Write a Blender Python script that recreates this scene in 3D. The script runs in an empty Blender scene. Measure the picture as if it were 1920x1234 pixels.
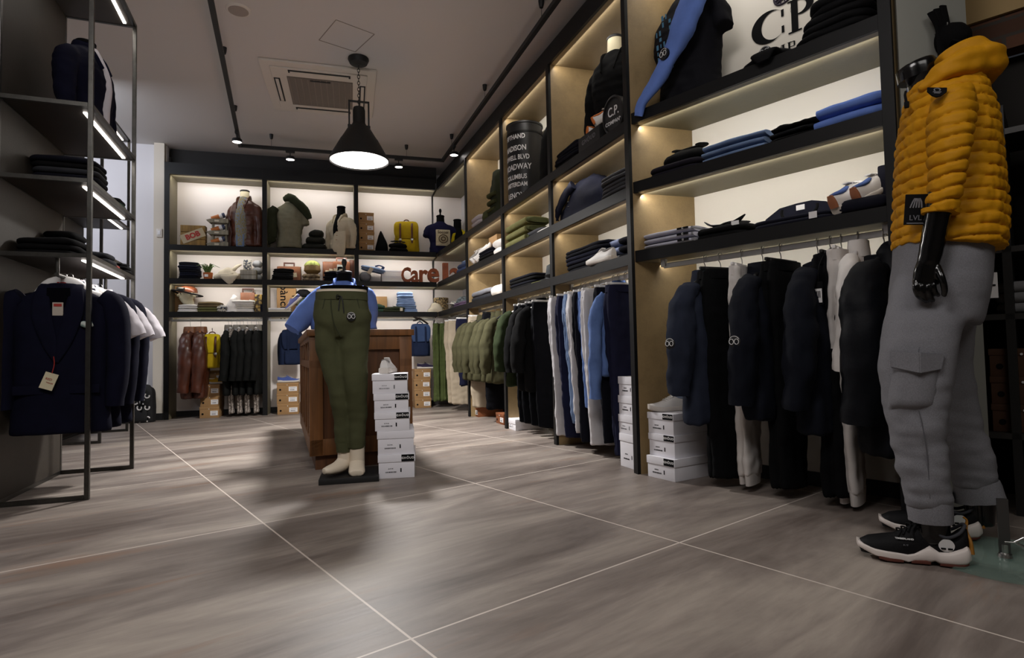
import bpy, bmesh, math, random
import numpy as np
from mathutils import Vector, Matrix, noise
random.seed(7)
PI = math.pi
sc = bpy.context.scene
COL = sc.collection
V = Vector

# ---------------------------------------------------------------- camera and measuring
F_PX, PITCH, ROLL, YAW, EYE = 1084.356, math.radians(2.397), math.radians(-1.1715), math.radians(16.44), 0.70

def _rot():
    c, s = math.cos(PITCH), math.sin(PITCH)
    A = np.array([[1, 0, 0], [0, s, -c], [0, c, s]])
    cr, sr = math.cos(ROLL), math.sin(ROLL)
    B = np.array([[cr, -sr, 0], [sr, cr, 0], [0, 0, 1]]) @ A
    cy, sy = math.cos(YAW), math.sin(YAW)
    return B @ np.array([[cy, -sy, 0], [sy, cy, 0], [0, 0, 1]])
RC = _rot()

def ray(x, y):
    return RC.T @ np.array([(x - 960) / F_PX, (y - 617) / F_PX, 1.0])

def at_z(x, y, z=0.0):
    """the point at height z that the photo shows at pixel x, y"""
    d = ray(x, y)
    t = (z - EYE) / d[2]
    return V((t * d[0], t * d[1], z))

def at_plane(x, y, p, n):
    d = ray(x, y)
    o = np.array([0, 0, EYE]); p = np.array(p, float); n = np.array(n, float)
    t = ((p - o) @ n) / (d @ n)
    return V(o + t * d)

def at_post(x, y, px, py):
    """the point on the upright through (px, py) seen at pixel x, y"""
    return at_plane(x, y, (px, py, 0), (px, py, 0))

class Frame:
    """a run of shelving: u along its front, v into the wall, z up"""
    def __init__(s, o, t):
        s.o = V((o[0], o[1], 0)); s.t = V((t[0], t[1], 0)).normalized()
        s.n = V((-s.t.y, s.t.x, 0)); s.rz = math.atan2(s.t.y, s.t.x)
    def pt(s, u, v, z=0.0):
        return s.o + s.t * u + s.n * v + V((0, 0, z))
    def pick(s, x, y, v=0.0):
        p = at_plane(x, y, s.o + s.n * v, s.n)
        return (p - s.o).dot(s.t), p.z
    def span(s, xl, xr, yt, v, zb):
        """centre u, width and height of what stands on height zb between pixels xl..xr with its top at yt"""
        zc = zb + .05
        ul, ur, zt = s.pick(xl, 600, v)[0], s.pick(xr, 600, v)[0], s.pick((xl + xr) / 2, yt, v)[1]
        ul = s.pick_u(xl, zc, v); ur = s.pick_u(xr, zc, v)
        return (ul + ur) / 2, abs(ur - ul), zt - zb
    def pick_u(s, x, z, v):
        lo, hi = -200.0, 1500.0
        for _ in range(40):
            m = (lo + hi) / 2
            if s.pick(x, m, v)[1] > z: lo = m
            else: hi = m
        return s.pick(x, (lo + hi) / 2, v)[0]

BK = Frame((-2.0, 7.70), (1, 0))
MID = Frame((1.257, 7.65), (.0830, -.99655))
RGT = Frame((1.619, 2.985), (.415, -.910))

# ---------------------------------------------------------------- materials
def lin(c):
    if isinstance(c, str):
        c = c.lstrip('#'); c = [int(c[i:i + 2], 16) / 255 for i in (0, 2, 4)]
    return tuple((x / 12.92 if x <= .04045 else ((x + .055) / 1.055) ** 2.4) for x in c)

_mats = {}
def mat(name, col, rough=.8, kind='plain', metal=0.0, scale=1.0, bump=.3, emit=0.0, spec=.5, var=.12, col2=None, trans=0.0, alpha=1.0):
    if name in _mats: return _mats[name]
    m = bpy.data.materials.new(name); m.use_nodes = True
    nt = m.node_tree; N = nt.nodes; L = nt.links
    b = N['Principled BSDF']
    c = lin(col)
    b.inputs['Base Color'].default_value = (*c, 1)
    b.inputs['Roughness'].default_value = rough
    b.inputs['Metallic'].default_value = metal
    b.inputs['Specular IOR Level'].default_value = spec
    if alpha < 1: b.inputs['Alpha'].default_value = alpha
    if trans: b.inputs['Transmission Weight'].default_value = trans
    if emit:
        b.inputs['Emission Color'].default_value = (*c, 1); b.inputs['Emission Strength'].default_value = emit
    def node(t, **k):
        n = N.new(t)
        for a, v in k.items():
            if a in n.inputs: n.inputs[a].default_value = v
            else: setattr(n, a, v)
        return n
    tc = node('ShaderNodeTexCoord')
    def noise_(sc_, det=4, src=None, rough_=.55):
        n = node('ShaderNodeTexNoise'); n.inputs['Scale'].default_value = sc_; n.inputs['Detail'].default_value = det; n.inputs['Roughness'].default_value = rough_
        L.new(src if src else tc.outputs['Object'], n.inputs['Vector']); return n
    def bump_(h, st, dist=.01):
        bp = node('ShaderNodeBump'); bp.inputs['Strength'].default_value = st; bp.inputs['Distance'].default_value = dist
        L.new(h, bp.inputs['Height']); L.new(bp.outputs['Normal'], b.inputs['Normal'])
    def mixcol(fac, c1, c2):
        r = node('ShaderNodeValToRGB'); r.color_ramp.elements[0].color = (*c1, 1); r.color_ramp.elements[1].color = (*c2, 1)
        r.color_ramp.elements[0].position = .3; r.color_ramp.elements[1].position = .7
        L.new(fac, r.inputs['Fac']); L.new(r.outputs['Color'], b.inputs['Base Color']); return r
    lo = tuple(x * (1 - var) for x in c); hi = tuple(min(1, x * (1 + var)) for x in c)
    if kind == 'fabric':
        n1 = noise_(14 * scale, 3); n2 = noise_(420 * scale, 2)
        mixcol(n1.outputs['Fac'], lo, hi)
        a = node('ShaderNodeMath', operation='MULTIPLY_ADD'); a.inputs[1].default_value = .25
        L.new(n2.outputs['Fac'], a.inputs[0]); L.new(n1.outputs['Fac'], a.inputs[2])
        bump_(a.outputs[0], bump)
        b.inputs['Specular IOR Level'].default_value = min(spec, .13)
    elif kind == 'denim':
        n1 = noise_(9 * scale, 5); n2 = noise_(600 * scale, 2)
        c2 = lin(col2) if col2 else hi
        a = node('ShaderNodeMath', operation='MULTIPLY_ADD'); a.inputs[1].default_value = .35
        L.new(n2.outputs['Fac'], a.inputs[0]); L.new(n1.outputs['Fac'], a.inputs[2])
        mixcol(a.outputs[0], lo, c2); bump_(a.outputs[0], bump)
    elif kind == 'melange':
        n1 = noise_(900 * scale, 2); n2 = noise_(8 * scale, 3)
        mp = node('ShaderNodeMapping'); mp.inputs['Scale'].default_value = (1, 1, .25)
        L.new(tc.outputs['Object'], mp.inputs['Vector']); L.new(mp.outputs[0], n1.inputs['Vector'])
        mixcol(n1.outputs['Fac'], tuple(x * .75 for x in c), tuple(min(1, x * 1.25) for x in c)); bump_(n2.outputs['Fac'], bump)
    elif kind == 'pattern':
        vo = node('ShaderNodeTexVoronoi'); vo.inputs['Scale'].default_value = 26 * scale
        n2 = noise_(20 * scale, 2); L.new(n2.outputs['Color'], vo.inputs['Vector']) if False else L.new(tc.outputs['Object'], vo.inputs['Vector'])
        mixcol(vo.outputs['Distance'], c, lin(col2)); b.inputs['Roughness'].default_value = rough
    elif kind == 'plaid':
        w1 = node('ShaderNodeTexWave'); w1.inputs['Scale'].default_value = 14 * scale; w1.bands_direction = 'X'
        w2 = node('ShaderNodeTexWave'); w2.inputs['Scale'].default_value = 14 * scale; w2.bands_direction = 'Z'
        L.new(tc.outputs['Object'], w1.inputs['Vector']); L.new(tc.outputs['Object'], w2.inputs['Vector'])
        a = node('ShaderNodeMath', operation='MULTIPLY'); L.new(w1.outputs['Fac'], a.inputs[0]); L.new(w2.outputs['Fac'], a.inputs[1])
        mixcol(a.outputs[0], c, lin(col2))
    elif kind == 'wood':
        mp = node('ShaderNodeMapping'); mp.inputs['Scale'].default_value = (18 * scale, 18 * scale, 1.2 * scale)
        L.new(tc.outputs['Object'], mp.inputs['Vector'])
        n1 = noise_(1.6, 6, mp.outputs[0]); n1.inputs['Distortion'].default_value = .6
        n2 = noise_(2.2, 2)
        r = mixcol(n1.outputs['Fac'], tuple(x * .55 for x in c), tuple(x * 1.2 for x in c))
        bump_(n1.outputs['Fac'], bump * .5)
    elif kind == 'mottle':
        n1 = noise_(3.2 * scale, 8, rough_=.7); n2 = noise_(90 * scale, 3)
        a = node('ShaderNodeMath', operation='MULTIPLY_ADD'); a.inputs[1].default_value = .25
        L.new(n2.outputs['Fac'], a.inputs[0]); L.new(n1.outputs['Fac'], a.inputs[2])
        mixcol(a.outputs[0], lo, hi); bump_(n2.outputs['Fac'], bump * .3)
    elif kind == 'brick':
        br = node('ShaderNodeTexBrick'); br.inputs['Scale'].default_value = 1.0
        br.inputs['Brick Width'].default_value = .26; br.inputs['Row Height'].default_value = .075; br.inputs['Mortar Size'].default_value = .008
        br.inputs['Color1'].default_value = (*c, 1); br.inputs['Color2'].default_value = (*lin(col2), 1); br.inputs['Mortar'].default_value = (*lin('#3a342e'), 1)
        mp = node('ShaderNodeMapping'); mp.inputs['Rotation'].default_value = (PI / 2, 0, 0)
        L.new(tc.outputs['Object'], mp.inputs['Vector']); L.new(mp.outputs[0], br.inputs['Vector'])
        L.new(br.outputs['Color'], b.inputs['Base Color']); bump_(br.outputs['Fac'], -.6)
    elif kind == 'leather':
        vo = node('ShaderNodeTexVoronoi'); vo.inputs['Scale'].default_value = 160 * scale
        L.new(tc.outputs['Object'], vo.inputs['Vector']); n1 = noise_(7 * scale, 5)
        mixcol(n1.outputs['Fac'], tuple(x * .6 for x in c), tuple(x * 1.3 for x in c)); bump_(n1.outputs['Fac'], bump)
    _mats[name] = m
    return m

# ---------------------------------------------------------------- mesh building
def catmull(P, m):
    P = [np.array(p, float) for p in P]
    if len(P) < 3 or m <= 1:
        out = []
        for i in range(len(P) - 1):
            for k in range(m): out.append(P[i] + (P[i + 1] - P[i]) * k / m)
        return out + [P[-1]]
    Q = [2 * P[0] - P[1]] + P + [2 * P[-1] - P[-2]]
    out = []
    for i in range(1, len(Q) - 2):
        a, b, c, d = Q[i - 1], Q[i], Q[i + 1], Q[i + 2]
        for k in range(m):
            t = k / m
            out.append(.5 * (2 * b + (c - a) * t + (2 * a - 5 * b + 4 * c - d) * t * t + (3 * b - 3 * c + d - a) * t ** 3))
    return out + [P[-1]]

class MB:
    def __init__(s): s.bm = bmesh.new()
    def face(s, pts):
        try: return s.bm.faces.new([s.bm.verts.new(V(p)) for p in pts])
        except ValueError: return None
    def box(s, c, d, rz=0.0, bev=0.0, R=None):
        r = bmesh.ops.create_cube(s.bm, size=1.0)['verts']
        M = Matrix.Translation(V(c)) @ (R.to_4x4() if R else Matrix.Rotation(rz, 4, 'Z')) @ Matrix.Diagonal((d[0], d[1], d[2], 1))
        bmesh.ops.transform(s.bm, matrix=M, verts=r)
        if bev:
            es = list({e for v in r for e in v.link_edges})
            bmesh.ops.bevel(s.bm, geom=es, offset=bev, segments=2, affect='EDGES', profile=.6)
        return s
    def loft(s, rings, cap=True, closed=True):
        rv = [[s.bm.verts.new(V(p)) for p in r] for r in rings]
        n = len(rv[0])
        for a, b in zip(rv, rv[1:]):
            for i in range(n if closed else n - 1):
                j = (i + 1) % n
                s.bm.faces.new((a[i], a[j], b[j], b[i]))
        if cap and closed:
            s.bm.faces.new(rv[0][::-1]); s.bm.faces.new(rv[-1])
        return s
    def sweep(s, path, rad, n=16, p=2.0, m=4, ref=(1, 0, 0), cap=True):
        rad = [(r, r) if not hasattr(r, '__len__') else r for r in rad]
        pts = catmull(path, m); rr = catmull(rad, m); ref = V(ref); rings = []
        for i, c in enumerate(pts):
            a, b = pts[max(0, i - 1)], pts[min(len(pts) - 1, i + 1)]
            T = V(b - a).normalized(); A = ref - T * ref.dot(T)
            if A.length < 1e-4: A = V((0, 1, 0)) - T * T.y
            A.normalize(); B = T.cross(A)
            ring = []
            for k in range(n):
                th = 2 * PI * k / n; ct, st = math.cos(th), math.sin(th)
                x = math.copysign(abs(ct) ** (2 / p), ct) * max(rr[i][0], 1e-4); y = math.copysign(abs(st) ** (2 / p), st) * max(rr[i][1], 1e-4)
                ring.append(V(c) + A * x + B * y)
            rings.append(ring)
        return s.loft(rings, cap)
    def tube(s, path, r, n=8, m=1, cap=True):
        return s.sweep(path, [r] * len(path), n, 2.0, m, (.31, .52, .79), cap)
    def lathe(s, prof, c=(0, 0, 0), n=24, sx=1.0, sy=1.0, cap=True):
        c = V(c)
        return s.loft([[c + V((r * sx * math.cos(2 * PI * k / n), r * sy * math.sin(2 * PI * k / n), z)) for k in range(n)] for r, z in prof], cap)
    def prism(s, out, d, M=None):
        """polygon in x, z extruded along y by d"""
        M = M or Matrix.Identity(4)
        a = [s.bm.verts.new(M @ V((x, 0, z))) for x, z in out]; b = [s.bm.verts.new(M @ V((x, d, z))) for x, z in out]
        n = len(out)
        s.bm.faces.new(a); s.bm.faces.new(b[::-1])
        for i in range(n):
            j = (i + 1) % n
            s.bm.faces.new((a[j], a[i], b[i], b[j]))
        return s
    def flat(s, out, z0, z1):
        """polygon in x, y extruded from z0 to z1"""
        a = [s.bm.verts.new(V((p[0], p[1], z0))) for p in out]; b = [s.bm.verts.new(V((p[0], p[1], z1))) for p in out]
        n = len(out); s.bm.faces.new(a[::-1]); s.bm.faces.new(b)
        for i in range(n):
            j = (i + 1) % n
            s.bm.faces.new((a[i], a[j], b[j], b[i]))
        return s
    def slab(s, c, w, d, h, p=6.0, k=1, rng=None, n=32, dome=0.0):
        """k soft layers stacked: folded cloth"""
        rng = rng or random; c = V(c); rings = []; hh = h / k
        for l in range(k):
            ox, oy = (rng.uniform(-.006, .006), rng.uniform(-.006, .006)) if k > 1 else (0, 0)
            e = rng.uniform(0, .012) if k > 1 else 0
            for f, z in ((hh * .5, 0.0), (hh * .22, .08), (hh * .04, .3), (0, .5), (hh * .04, .7), (hh * .22, .92), (hh * .5, 1.0)):
                ring = []
                for q in range(n):
                    th = 2 * PI * q / n; ct, st = math.cos(th), math.sin(th)
                    x = math.copysign(abs(ct) ** (2 / p), ct) * (w / 2 - f - e); y = math.copysign(abs(st) ** (2 / p), st) * (d / 2 - f - e)
                    ring.append(c + V((x + ox, y + oy, l * hh + z * hh)))
                rings.append(ring)
        s.loft(rings, False)
        top = rings[-1]; cc = c + V((0, 0, h + dome)); pr = [[cc + (q - cc) * f + V((0, 0, 0)) for q in top] for f in (.75, .5, .25)]
        if dome:
            for f, r in zip((.75, .5, .25), pr):
                for q in r: q.z = c.z + h + dome * (1 - f * f)
        s.loft([top] + pr, False); s.face(pr[-1]); s.face(rings[0][::-1])
        return s
    def text(s, body, size, M, ext=.0006, bold=0.0, xs=1.0, sp=1.0, align='CENTER', bend=None):
        cu = bpy.data.curves.new('lettering', 'FONT'); cu.body = body; cu.size = size; cu.extrude = ext; cu.offset = bold
        cu.align_x = align; cu.align_y = 'CENTER'; cu.space_character = sp; cu.resolution_u = 3
        o = bpy.data.objects.new('lettering', cu); COL.objects.link(o)
        dg = bpy.context.evaluated_depsgraph_get(); me = bpy.data.meshes.new_from_object(o.evaluated_get(dg))
        if bend:
            b2 = bmesh.new(); b2.from_mesh(me); bmesh.ops.subdivide_edges(b2, edges=[e for e in b2.edges if abs(e.verts[0].co.x - e.verts[1].co.x) > .02], cuts=3); b2.to_mesh(me); b2.free()
        for v in me.vertices:
            q = V((v.co.x * xs, v.co.y, v.co.z))
            if bend: q = V((math.sin(q.x / bend) * (bend + q.z), q.y, math.cos(q.x / bend) * (bend + q.z)))
            v.co = M @ q
        s.bm.from_mesh(me); bpy.data.objects.remove(o); bpy.data.meshes.remove(me); bpy.data.curves.remove(cu)
        return s
    def build(s, name, m, parent=None, smooth=35, loc=None, rz=0.0, sub=0, vox=0.0, wr=None, it=2, fn=None):
        me = bpy.data.meshes.new(name)
        bmesh.ops.recalc_face_normals(s.bm, faces=s.bm.faces); s.bm.to_mesh(me); s.bm.free()
        o = bpy.data.objects.new(name, me); COL.objects.link(o)
        if vox or sub:
            if vox:
                md = o.modifiers.new('r', 'REMESH'); md.mode = 'VOXEL'; md.voxel_size = vox
                if it:
                    ms = o.modifiers.new('s', 'SMOOTH'); ms.iterations = it; ms.factor = .5
            if sub:
                md = o.modifiers.new('d', 'SUBSURF'); md.levels = md.render_levels = sub
            dg = bpy.context.evaluated_depsgraph_get(); nm = bpy.data.meshes.new_from_object(o.evaluated_get(dg))
            o.modifiers.clear(); o.data = nm; bpy.data.meshes.remove(me); me = nm; me.name = name
        if wr or fn:
            nr = [v.normal.copy() for v in me.vertices]
            sd = V((random.random() * 50, random.random() * 50, 0))
            for v, n in zip(me.vertices, nr):
                if wr:
                    q = V((v.co.x * wr[1] * (wr[2] if len(wr) > 2 else 1), v.co.y * wr[1] * (wr[2] if len(wr) > 2 else 1), v.co.z * wr[1])) + sd
                    f = noise.noise(q) + .5 * noise.noise(q * 2.3)
                    z_ = v.co.z; v.co += n * f * wr[0]
                    if len(wr) > 3: v.co.z = z_          # keeps the thickness: lies under another piece
                    elif z_ > -.004 and v.co.z < .0005: v.co.z = max(z_, .0005)
                if fn: v.co = fn(v.co.copy(), n)
        me.materials.clear(); me.materials.append(m)
        if smooth:
            for p in me.polygons: p.use_smooth = True
            if smooth < 180: me.set_sharp_from_angle(angle=math.radians(smooth))
        if parent is not None: o.parent = parent
        if loc is not None: o.location = loc
        o.rotation_euler.z = rz
        return o

def tag(o, label, cat, group=None):
    o['label'] = label; o['category'] = cat
    if group: o['group'] = group
    return o
def thing(name, label, cat, loc=(0, 0, 0), rz=0.0, group=None):
    o = bpy.data.objects.new(name, None); COL.objects.link(o); o.location = loc; o.rotation_euler.z = rz; o.empty_display_size = .05
    return tag(o, label, cat, group)
def structure(o): o['kind'] = 'structure'; return o
def dup(root, loc, rz, label, group=None, swap=None):
    """a copy of a thing with copies of its parts and sub-parts"""
    r = root.copy(); COL.objects.link(r); r.location = loc; r.rotation_euler.z = rz; r['label'] = label
    if group: r['group'] = group
    def rec(src, dst):
        for ch in list(src.children):
            c = ch.copy(); COL.objects.link(c); c.parent = dst
            c.matrix_parent_inverse = ch.matrix_parent_inverse.copy()
            if swap and c.type == 'MESH' and c.data.materials and c.data.materials[0] in swap:
                key = (c.data.name, swap[c.data.materials[0]].name)
                if key not in _swapc:
                    d = c.data.copy(); d.materials[0] = swap[c.data.materials[0]]; _swapc[key] = d
                c.data = _swapc[key]
            rec(ch, c)
    rec(root, r)
    return r
_swapc = {}
ORD = ['first', 'second', 'third', 'fourth', 'fifth', 'sixth', 'seventh', 'eighth', 'ninth', 'tenth']
def rank(i, n):
    """i counted from the bottom of a stack of n"""
    if n == 1: return ''
    if i == n - 1: return 'topmost'
    if i == 0: return 'lowest'
    if n == 3: return 'middle'
    return ORD[i] + ' from bottom'
def Mx(loc=(0, 0, 0), rx=0.0, ry=0.0, rz=0.0, s=1.0):
    return Matrix.Translation(V(loc)) @ Matrix.Rotation(rz, 4, 'Z') @ Matrix.Rotation(ry, 4, 'Y') @ Matrix.Rotation(rx, 4, 'X') @ Matrix.Scale(s, 4)
# ================================================================ materials
BLACK = mat('black_metal', '#0e0e0f', .5, bump=.1, spec=.25)
BLACKM = mat('black_matt', '#0c0c0d', .6)
BRONZE = mat('bronze_laminate', '#87724f', .5, 'mottle', scale=2.2, var=.22, bump=.3)
TAUPE = mat('taupe_laminate', '#77705a', .55, 'mottle', var=.08)
PANEL = mat('white_back_panel', '#efe9dd', .6, 'plain')
PANELB = mat('white_back_panel_cool', '#f1e9e4', .6, 'plain')
CHROME = mat('chrome', '#c2c2c0', .28, metal=1.0)
STEEL = mat('dark_steel', '#4a4946', .35, 'mottle', metal=.9, scale=6, var=.3)
WHITEP = mat('white_paint', '#d5d3d6', .7)
CEIL = mat('ceiling_paint', '#cbc8c5', .85)
PLASTW = mat('white_plastic', '#cfc9c0', .45)
PLASTG = mat('grey_grille', '#6f675f', .6)
LED = mat('led_strip', '#fff4ea', .5, emit=9.0)
CARD = mat('brown_card', '#9d7a50', .8, 'mottle', scale=3, var=.08)
CARDD = mat('brown_card_dark', '#94683c', .8, 'mottle', scale=3, var=.08)
PAPER = mat('white_paper', '#e8e6e6', .7)
WBOX = mat('white_box_card', '#e9e8ee', .6)
INK = mat('black_ink', '#0f0f11', .7, spec=.1)
GREYINK = mat('grey_ink', '#77777c', .7)
WHITEINK = mat('white_ink', '#e4e4e4', .6)
REDINK = mat('red_ink', '#a32a22', .7)

# ================================================================ floor
def floor_material():
    m = bpy.data.materials.new('stone_tile_floor'); m.use_nodes = True
    nt = m.node_tree; N = nt.nodes; L = nt.links; b = N['Principled BSDF']
    tc = N.new('ShaderNodeTexCoord')
    br = N.new('ShaderNodeTexBrick'); br.offset = 0; br.squash = 1
    br.inputs['Scale'].default_value = 1; br.inputs['Brick Width'].default_value = 1.09; br.inputs['Row Height'].default_value = 1.31
    br.inputs['Mortar Size'].default_value = .0035; br.inputs['Mortar Smooth'].default_value = .1; br.inputs['Bias'].default_value = 0
    br.inputs['Color1'].default_value = (0, 0, 0, 1); br.inputs['Color2'].default_value = (1, 1, 1, 1)
    L.new(tc.outputs['Object'], br.inputs['Vector'])
    def streak(sx, sy, det, off):
        mp = N.new('ShaderNodeMapping'); mp.inputs['Scale'].default_value = (sx, sy, 1); mp.inputs['Location'].default_value = (off, off * .7, 0)
        n = N.new('ShaderNodeTexNoise'); n.inputs['Scale'].default_value = 1; n.inputs['Detail'].default_value = det; n.inputs['Roughness'].default_value = .62; n.inputs['Distortion'].default_value = .5
        L.new(tc.outputs['Object'], mp.inputs['Vector']); L.new(mp.outputs[0], n.inputs['Vector']); return n
    n1 = streak(.8, 3.2, 9, 3.1); n2 = streak(3.0, 26, 6, 9.7); n3 = streak(.9, 5.2, 5, 21.3)
    r1 = N.new('ShaderNodeValToRGB'); e = r1.color_ramp.elements
    e[0].position = .35; e[0].color = (*lin('#655b55'), 1); e[1].position = .65; e[1].color = (*lin('#a0968c'), 1)
    k = r1.color_ramp.elements.new(.5); k.color = (*lin('#827871'), 1)
    L.new(n1.outputs['Fac'], r1.inputs['Fac'])
    r2 = N.new('ShaderNodeValToRGB'); r2.color_ramp.elements[0].position = .3; r2.color_ramp.elements[0].color = (.86, .86, .86, 1); r2.color_ramp.elements[1].position = .62; r2.color_ramp.elements[1].color = (1.07, 1.07, 1.07, 1)
    L.new(n2.outputs['Fac'], r2.inputs['Fac'])
    mu = N.new('ShaderNodeMix'); mu.data_type = 'RGBA'; mu.blend_type = 'MULTIPLY'; mu.inputs['Factor'].default_value = 1
    L.new(r1.outputs['Color'], mu.inputs['A']); L.new(r2.outputs['Color'], mu.inputs['B'])
    r3 = N.new('ShaderNodeValToRGB'); r3.color_ramp.elements[0].position = .60; r3.color_ramp.elements[0].color = (0, 0, 0, 1); r3.color_ramp.elements[1].position = .76; r3.color_ramp.elements[1].color = (.7, .7, .7, 1)
    L.new(n3.outputs['Fac'], r3.inputs['Fac'])
    mr = N.new('ShaderNodeMix'); mr.data_type = 'RGBA'; L.new(r3.outputs['Color'], mr.inputs['Factor']); L.new(mu.outputs['Result'], mr.inputs['A']); mr.inputs['B'].default_value = (*lin('#8e6a51'), 1)
    # each tile a little lighter or darker
    tb = N.new('ShaderNodeMapRange'); tb.inputs['To Min'].default_value = .92; tb.inputs['To Max'].default_value = 1.06
    L.new(br.outputs['Color'], tb.inputs['Value'])
    mt = N.new('ShaderNodeMix'); mt.data_type = 'RGBA'; mt.blend_type = 'MULTIPLY'; mt.inputs['Factor'].default_value = 1
    L.new(mr.outputs['Result'], mt.inputs['A']); L.new(tb.outputs['Result'], mt.inputs['B'])
    mg = N.new('ShaderNodeMix'); mg.data_type = 'RGBA'; L.new(br.outputs['Fac'], mg.inputs['Factor']); L.new(mt.outputs['Result'], mg.inputs['A']); mg.inputs['B'].default_value = (*lin('#cfc4ba'), 1)
    L.new(mg.outputs['Result'], b.inputs['Base Color'])
    rr = N.new('ShaderNodeMapRange'); rr.inputs['To Min'].default_value = .34; rr.inputs['To Max'].default_value = .55
    L.new(n1.outputs['Fac'], rr.inputs['Value']); L.new(rr.outputs['Result'], b.inputs['Roughness'])
    bp = N.new('ShaderNodeBump'); bp.inputs['Strength'].default_value = .25; bp.inputs['Distance'].default_value = .004
    L.new(n2.outputs['Fac'], bp.inputs['Height']); L.new(bp.outputs['Normal'], b.inputs['Normal'])
    b.inputs['Specular IOR Level'].default_value = .35
    return m
ANG = math.atan2(.485, 1.219)
o = MB().box((0, 0, -.03), (16, 18, .06)).build('floor', floor_material(), loc=(-.325, 2.692, 0), rz=ANG); structure(o)
CZ = 3.30
structure(MB().box((.3, 3.2, CZ + .05), (9.4, 11.4, .1)).build('ceiling', CEIL))
structure(MB().box((-1.2, 8.29, 1.65), (6.4, .1, 3.3)).build('wall_back', WHITEP))
structure(MB().box((-3.06, 7.84, 1.65), (2.1, .08, 3.3)).build('wall_back.001', WHITEP))
structure(MB().box((-2.075, 7.79, 1.65), (.11, .14, 3.3)).build('trim_1', mat('cream_paint', '#d3cbbd', .75)))
structure(MB().box((-3.06, 7.785, .04), (2.0, .03, .08)).build('baseboard_back', BLACKM))
structure(MB().box((-2.076, 7.71, .04), (.11, .02, .08)).build('baseboard_back.001', BLACKM))
structure(MB().box((-4.15, 3.2, 1.65), (.1, 11.2, 3.3)).build('wall_left', WHITEP))
structure(MB().box((.3, -2.35, 1.65), (9.0, .1, 3.3)).build('wall_front', mat('front_wall', '#8f8880', .8)))
# wall behind the right hand shelving
a, b_ = MID.pt(-.5, .43), MID.pt(4.62, .43)
structure(MB().flat([(a.x, a.y), (b_.x, b_.y), (b_.x + .1, b_.y + .01), (a.x + .1, a.y + .01)], 0, CZ).build('wall_right', WHITEP))
a, b_ = RGT.pt(-.05, .43), RGT.pt(1.34, .43)
structure(MB().flat([(a.x, a.y), (b_.x, b_.y), (b_.x + .09, b_.y + .04), (a.x + .09, a.y + .04)], 0, CZ).build('wall_right.001', WHITEP))
# pillar past the end of the shelving, dark brick wall beyond it
PILL = mat('pillar_paint', '#8e8f88', .8)
p0 = RGT.pt(1.345, .02)
d1 = ray(1737, 300); P1 = V((d1[0], d1[1], 0)).normalized() * 2.86
d2 = ray(1826, 300); P2 = V((d2[0], d2[1], 0)).normalized() * 3.02
p3 = P2 + (p0 - P1) * .9 + V((.15, .4, 0))
structure(MB().flat([(p0.x, p0.y), (P1.x, P1.y), (P2.x, P2.y), (p3.x, p3.y)], 0, CZ).build('pillar', PILL))
BRICK = mat('dark_brick', '#5d3a26', .85, 'brick', col2='#3d2517')
# far wall frame: runs from beside the pillar towards the viewer's right
d3 = ray(1815, 100); Q0 = V((d3[0], d3[1], 0)).normalized() * 3.45
FARW = Frame((Q0.x, Q0.y), (.50, -.866))
zb = FARW.pick(1870, 32)[1]; zl = FARW.pick(1870, 97)[1]
def wallbox(F, u0, u1, z0, z1, v0, v1, name, m):
    o = MB().box(((u0 + u1) / 2, (v0 + v1) / 2, (z0 + z1) / 2), (u1 - u0, v1 - v0, z1 - z0)).build(name, m)
    o.location = F.o; o.rotation_euler.z = F.rz
    return structure(o)
wallbox(FARW, -.6, 3.2, zl, zb, 0, .1, 'wall_far', BRICK)
wallbox(FARW, -.6, 3.2, zb, CZ, -.02, .1, 'wall_far.001', mat('beige_paint', '#a98f62', .8))
wallbox(FARW, -.6, 3.2, 0, zl, .12, .2, 'wall_far.002', mat('dark_wall', '#17130f', .85))

# ================================================================ shelving
GAPSHADE = mat('painted_gap_shade', '#1d1b1a', .8)  # dark strips stand in for the shade above both shelf runs
structure(MB().box((-.36, 7.92, 3.19), (3.28, .02, .215)).build('shade_strip_1', GAPSHADE))
a, b_ = MID.pt(.0, .2), MID.pt(4.55, .2)
structure(MB().flat([(a.x, a.y), (b_.x, b_.y), (b_.x + .02, b_.y), (a.x + .02, a.y)], 3.08, 3.298).build('shade_strip_2', GAPSHADE))
ZS = [(1.21, 1.272), (1.61, 1.672), (2.015, 2.077)]      # undersides and tops of the three shelves
ZTOP, ZFAS = 2.93, 3.07
def wpart(mb, name, m, root, smooth=0):
    o = mb.build(name, m, root, smooth); o.location = -V(root.location); return o
def xy(p): return (p.x, p.y)
lamps = []; LEDK = .52
def led(F, u0, u1, z, power, v=.04, col=(1, .95, .88), tilt=38):
    l = bpy.data.lights.new('shelf_light', 'AREA'); l.shape = 'RECTANGLE'; l.size = abs(u1 - u0); l.size_y = .02; l.energy = power * LEDK; l.color = col
    o = bpy.data.objects.new('shelf_light', l); COL.objects.link(o)
    a = math.radians(tilt)
    d = F.n * math.cos(a) + V((0, 0, -math.sin(a))); zax = -d; xax = F.t.copy(); yax = zax.cross(xax)
    o.matrix_world = Matrix.Translation(F.pt((u0 + u1) / 2, v, z)) @ Matrix((xax, yax, zax)).transposed().to_4x4()
    lamps.append(o)
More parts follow.
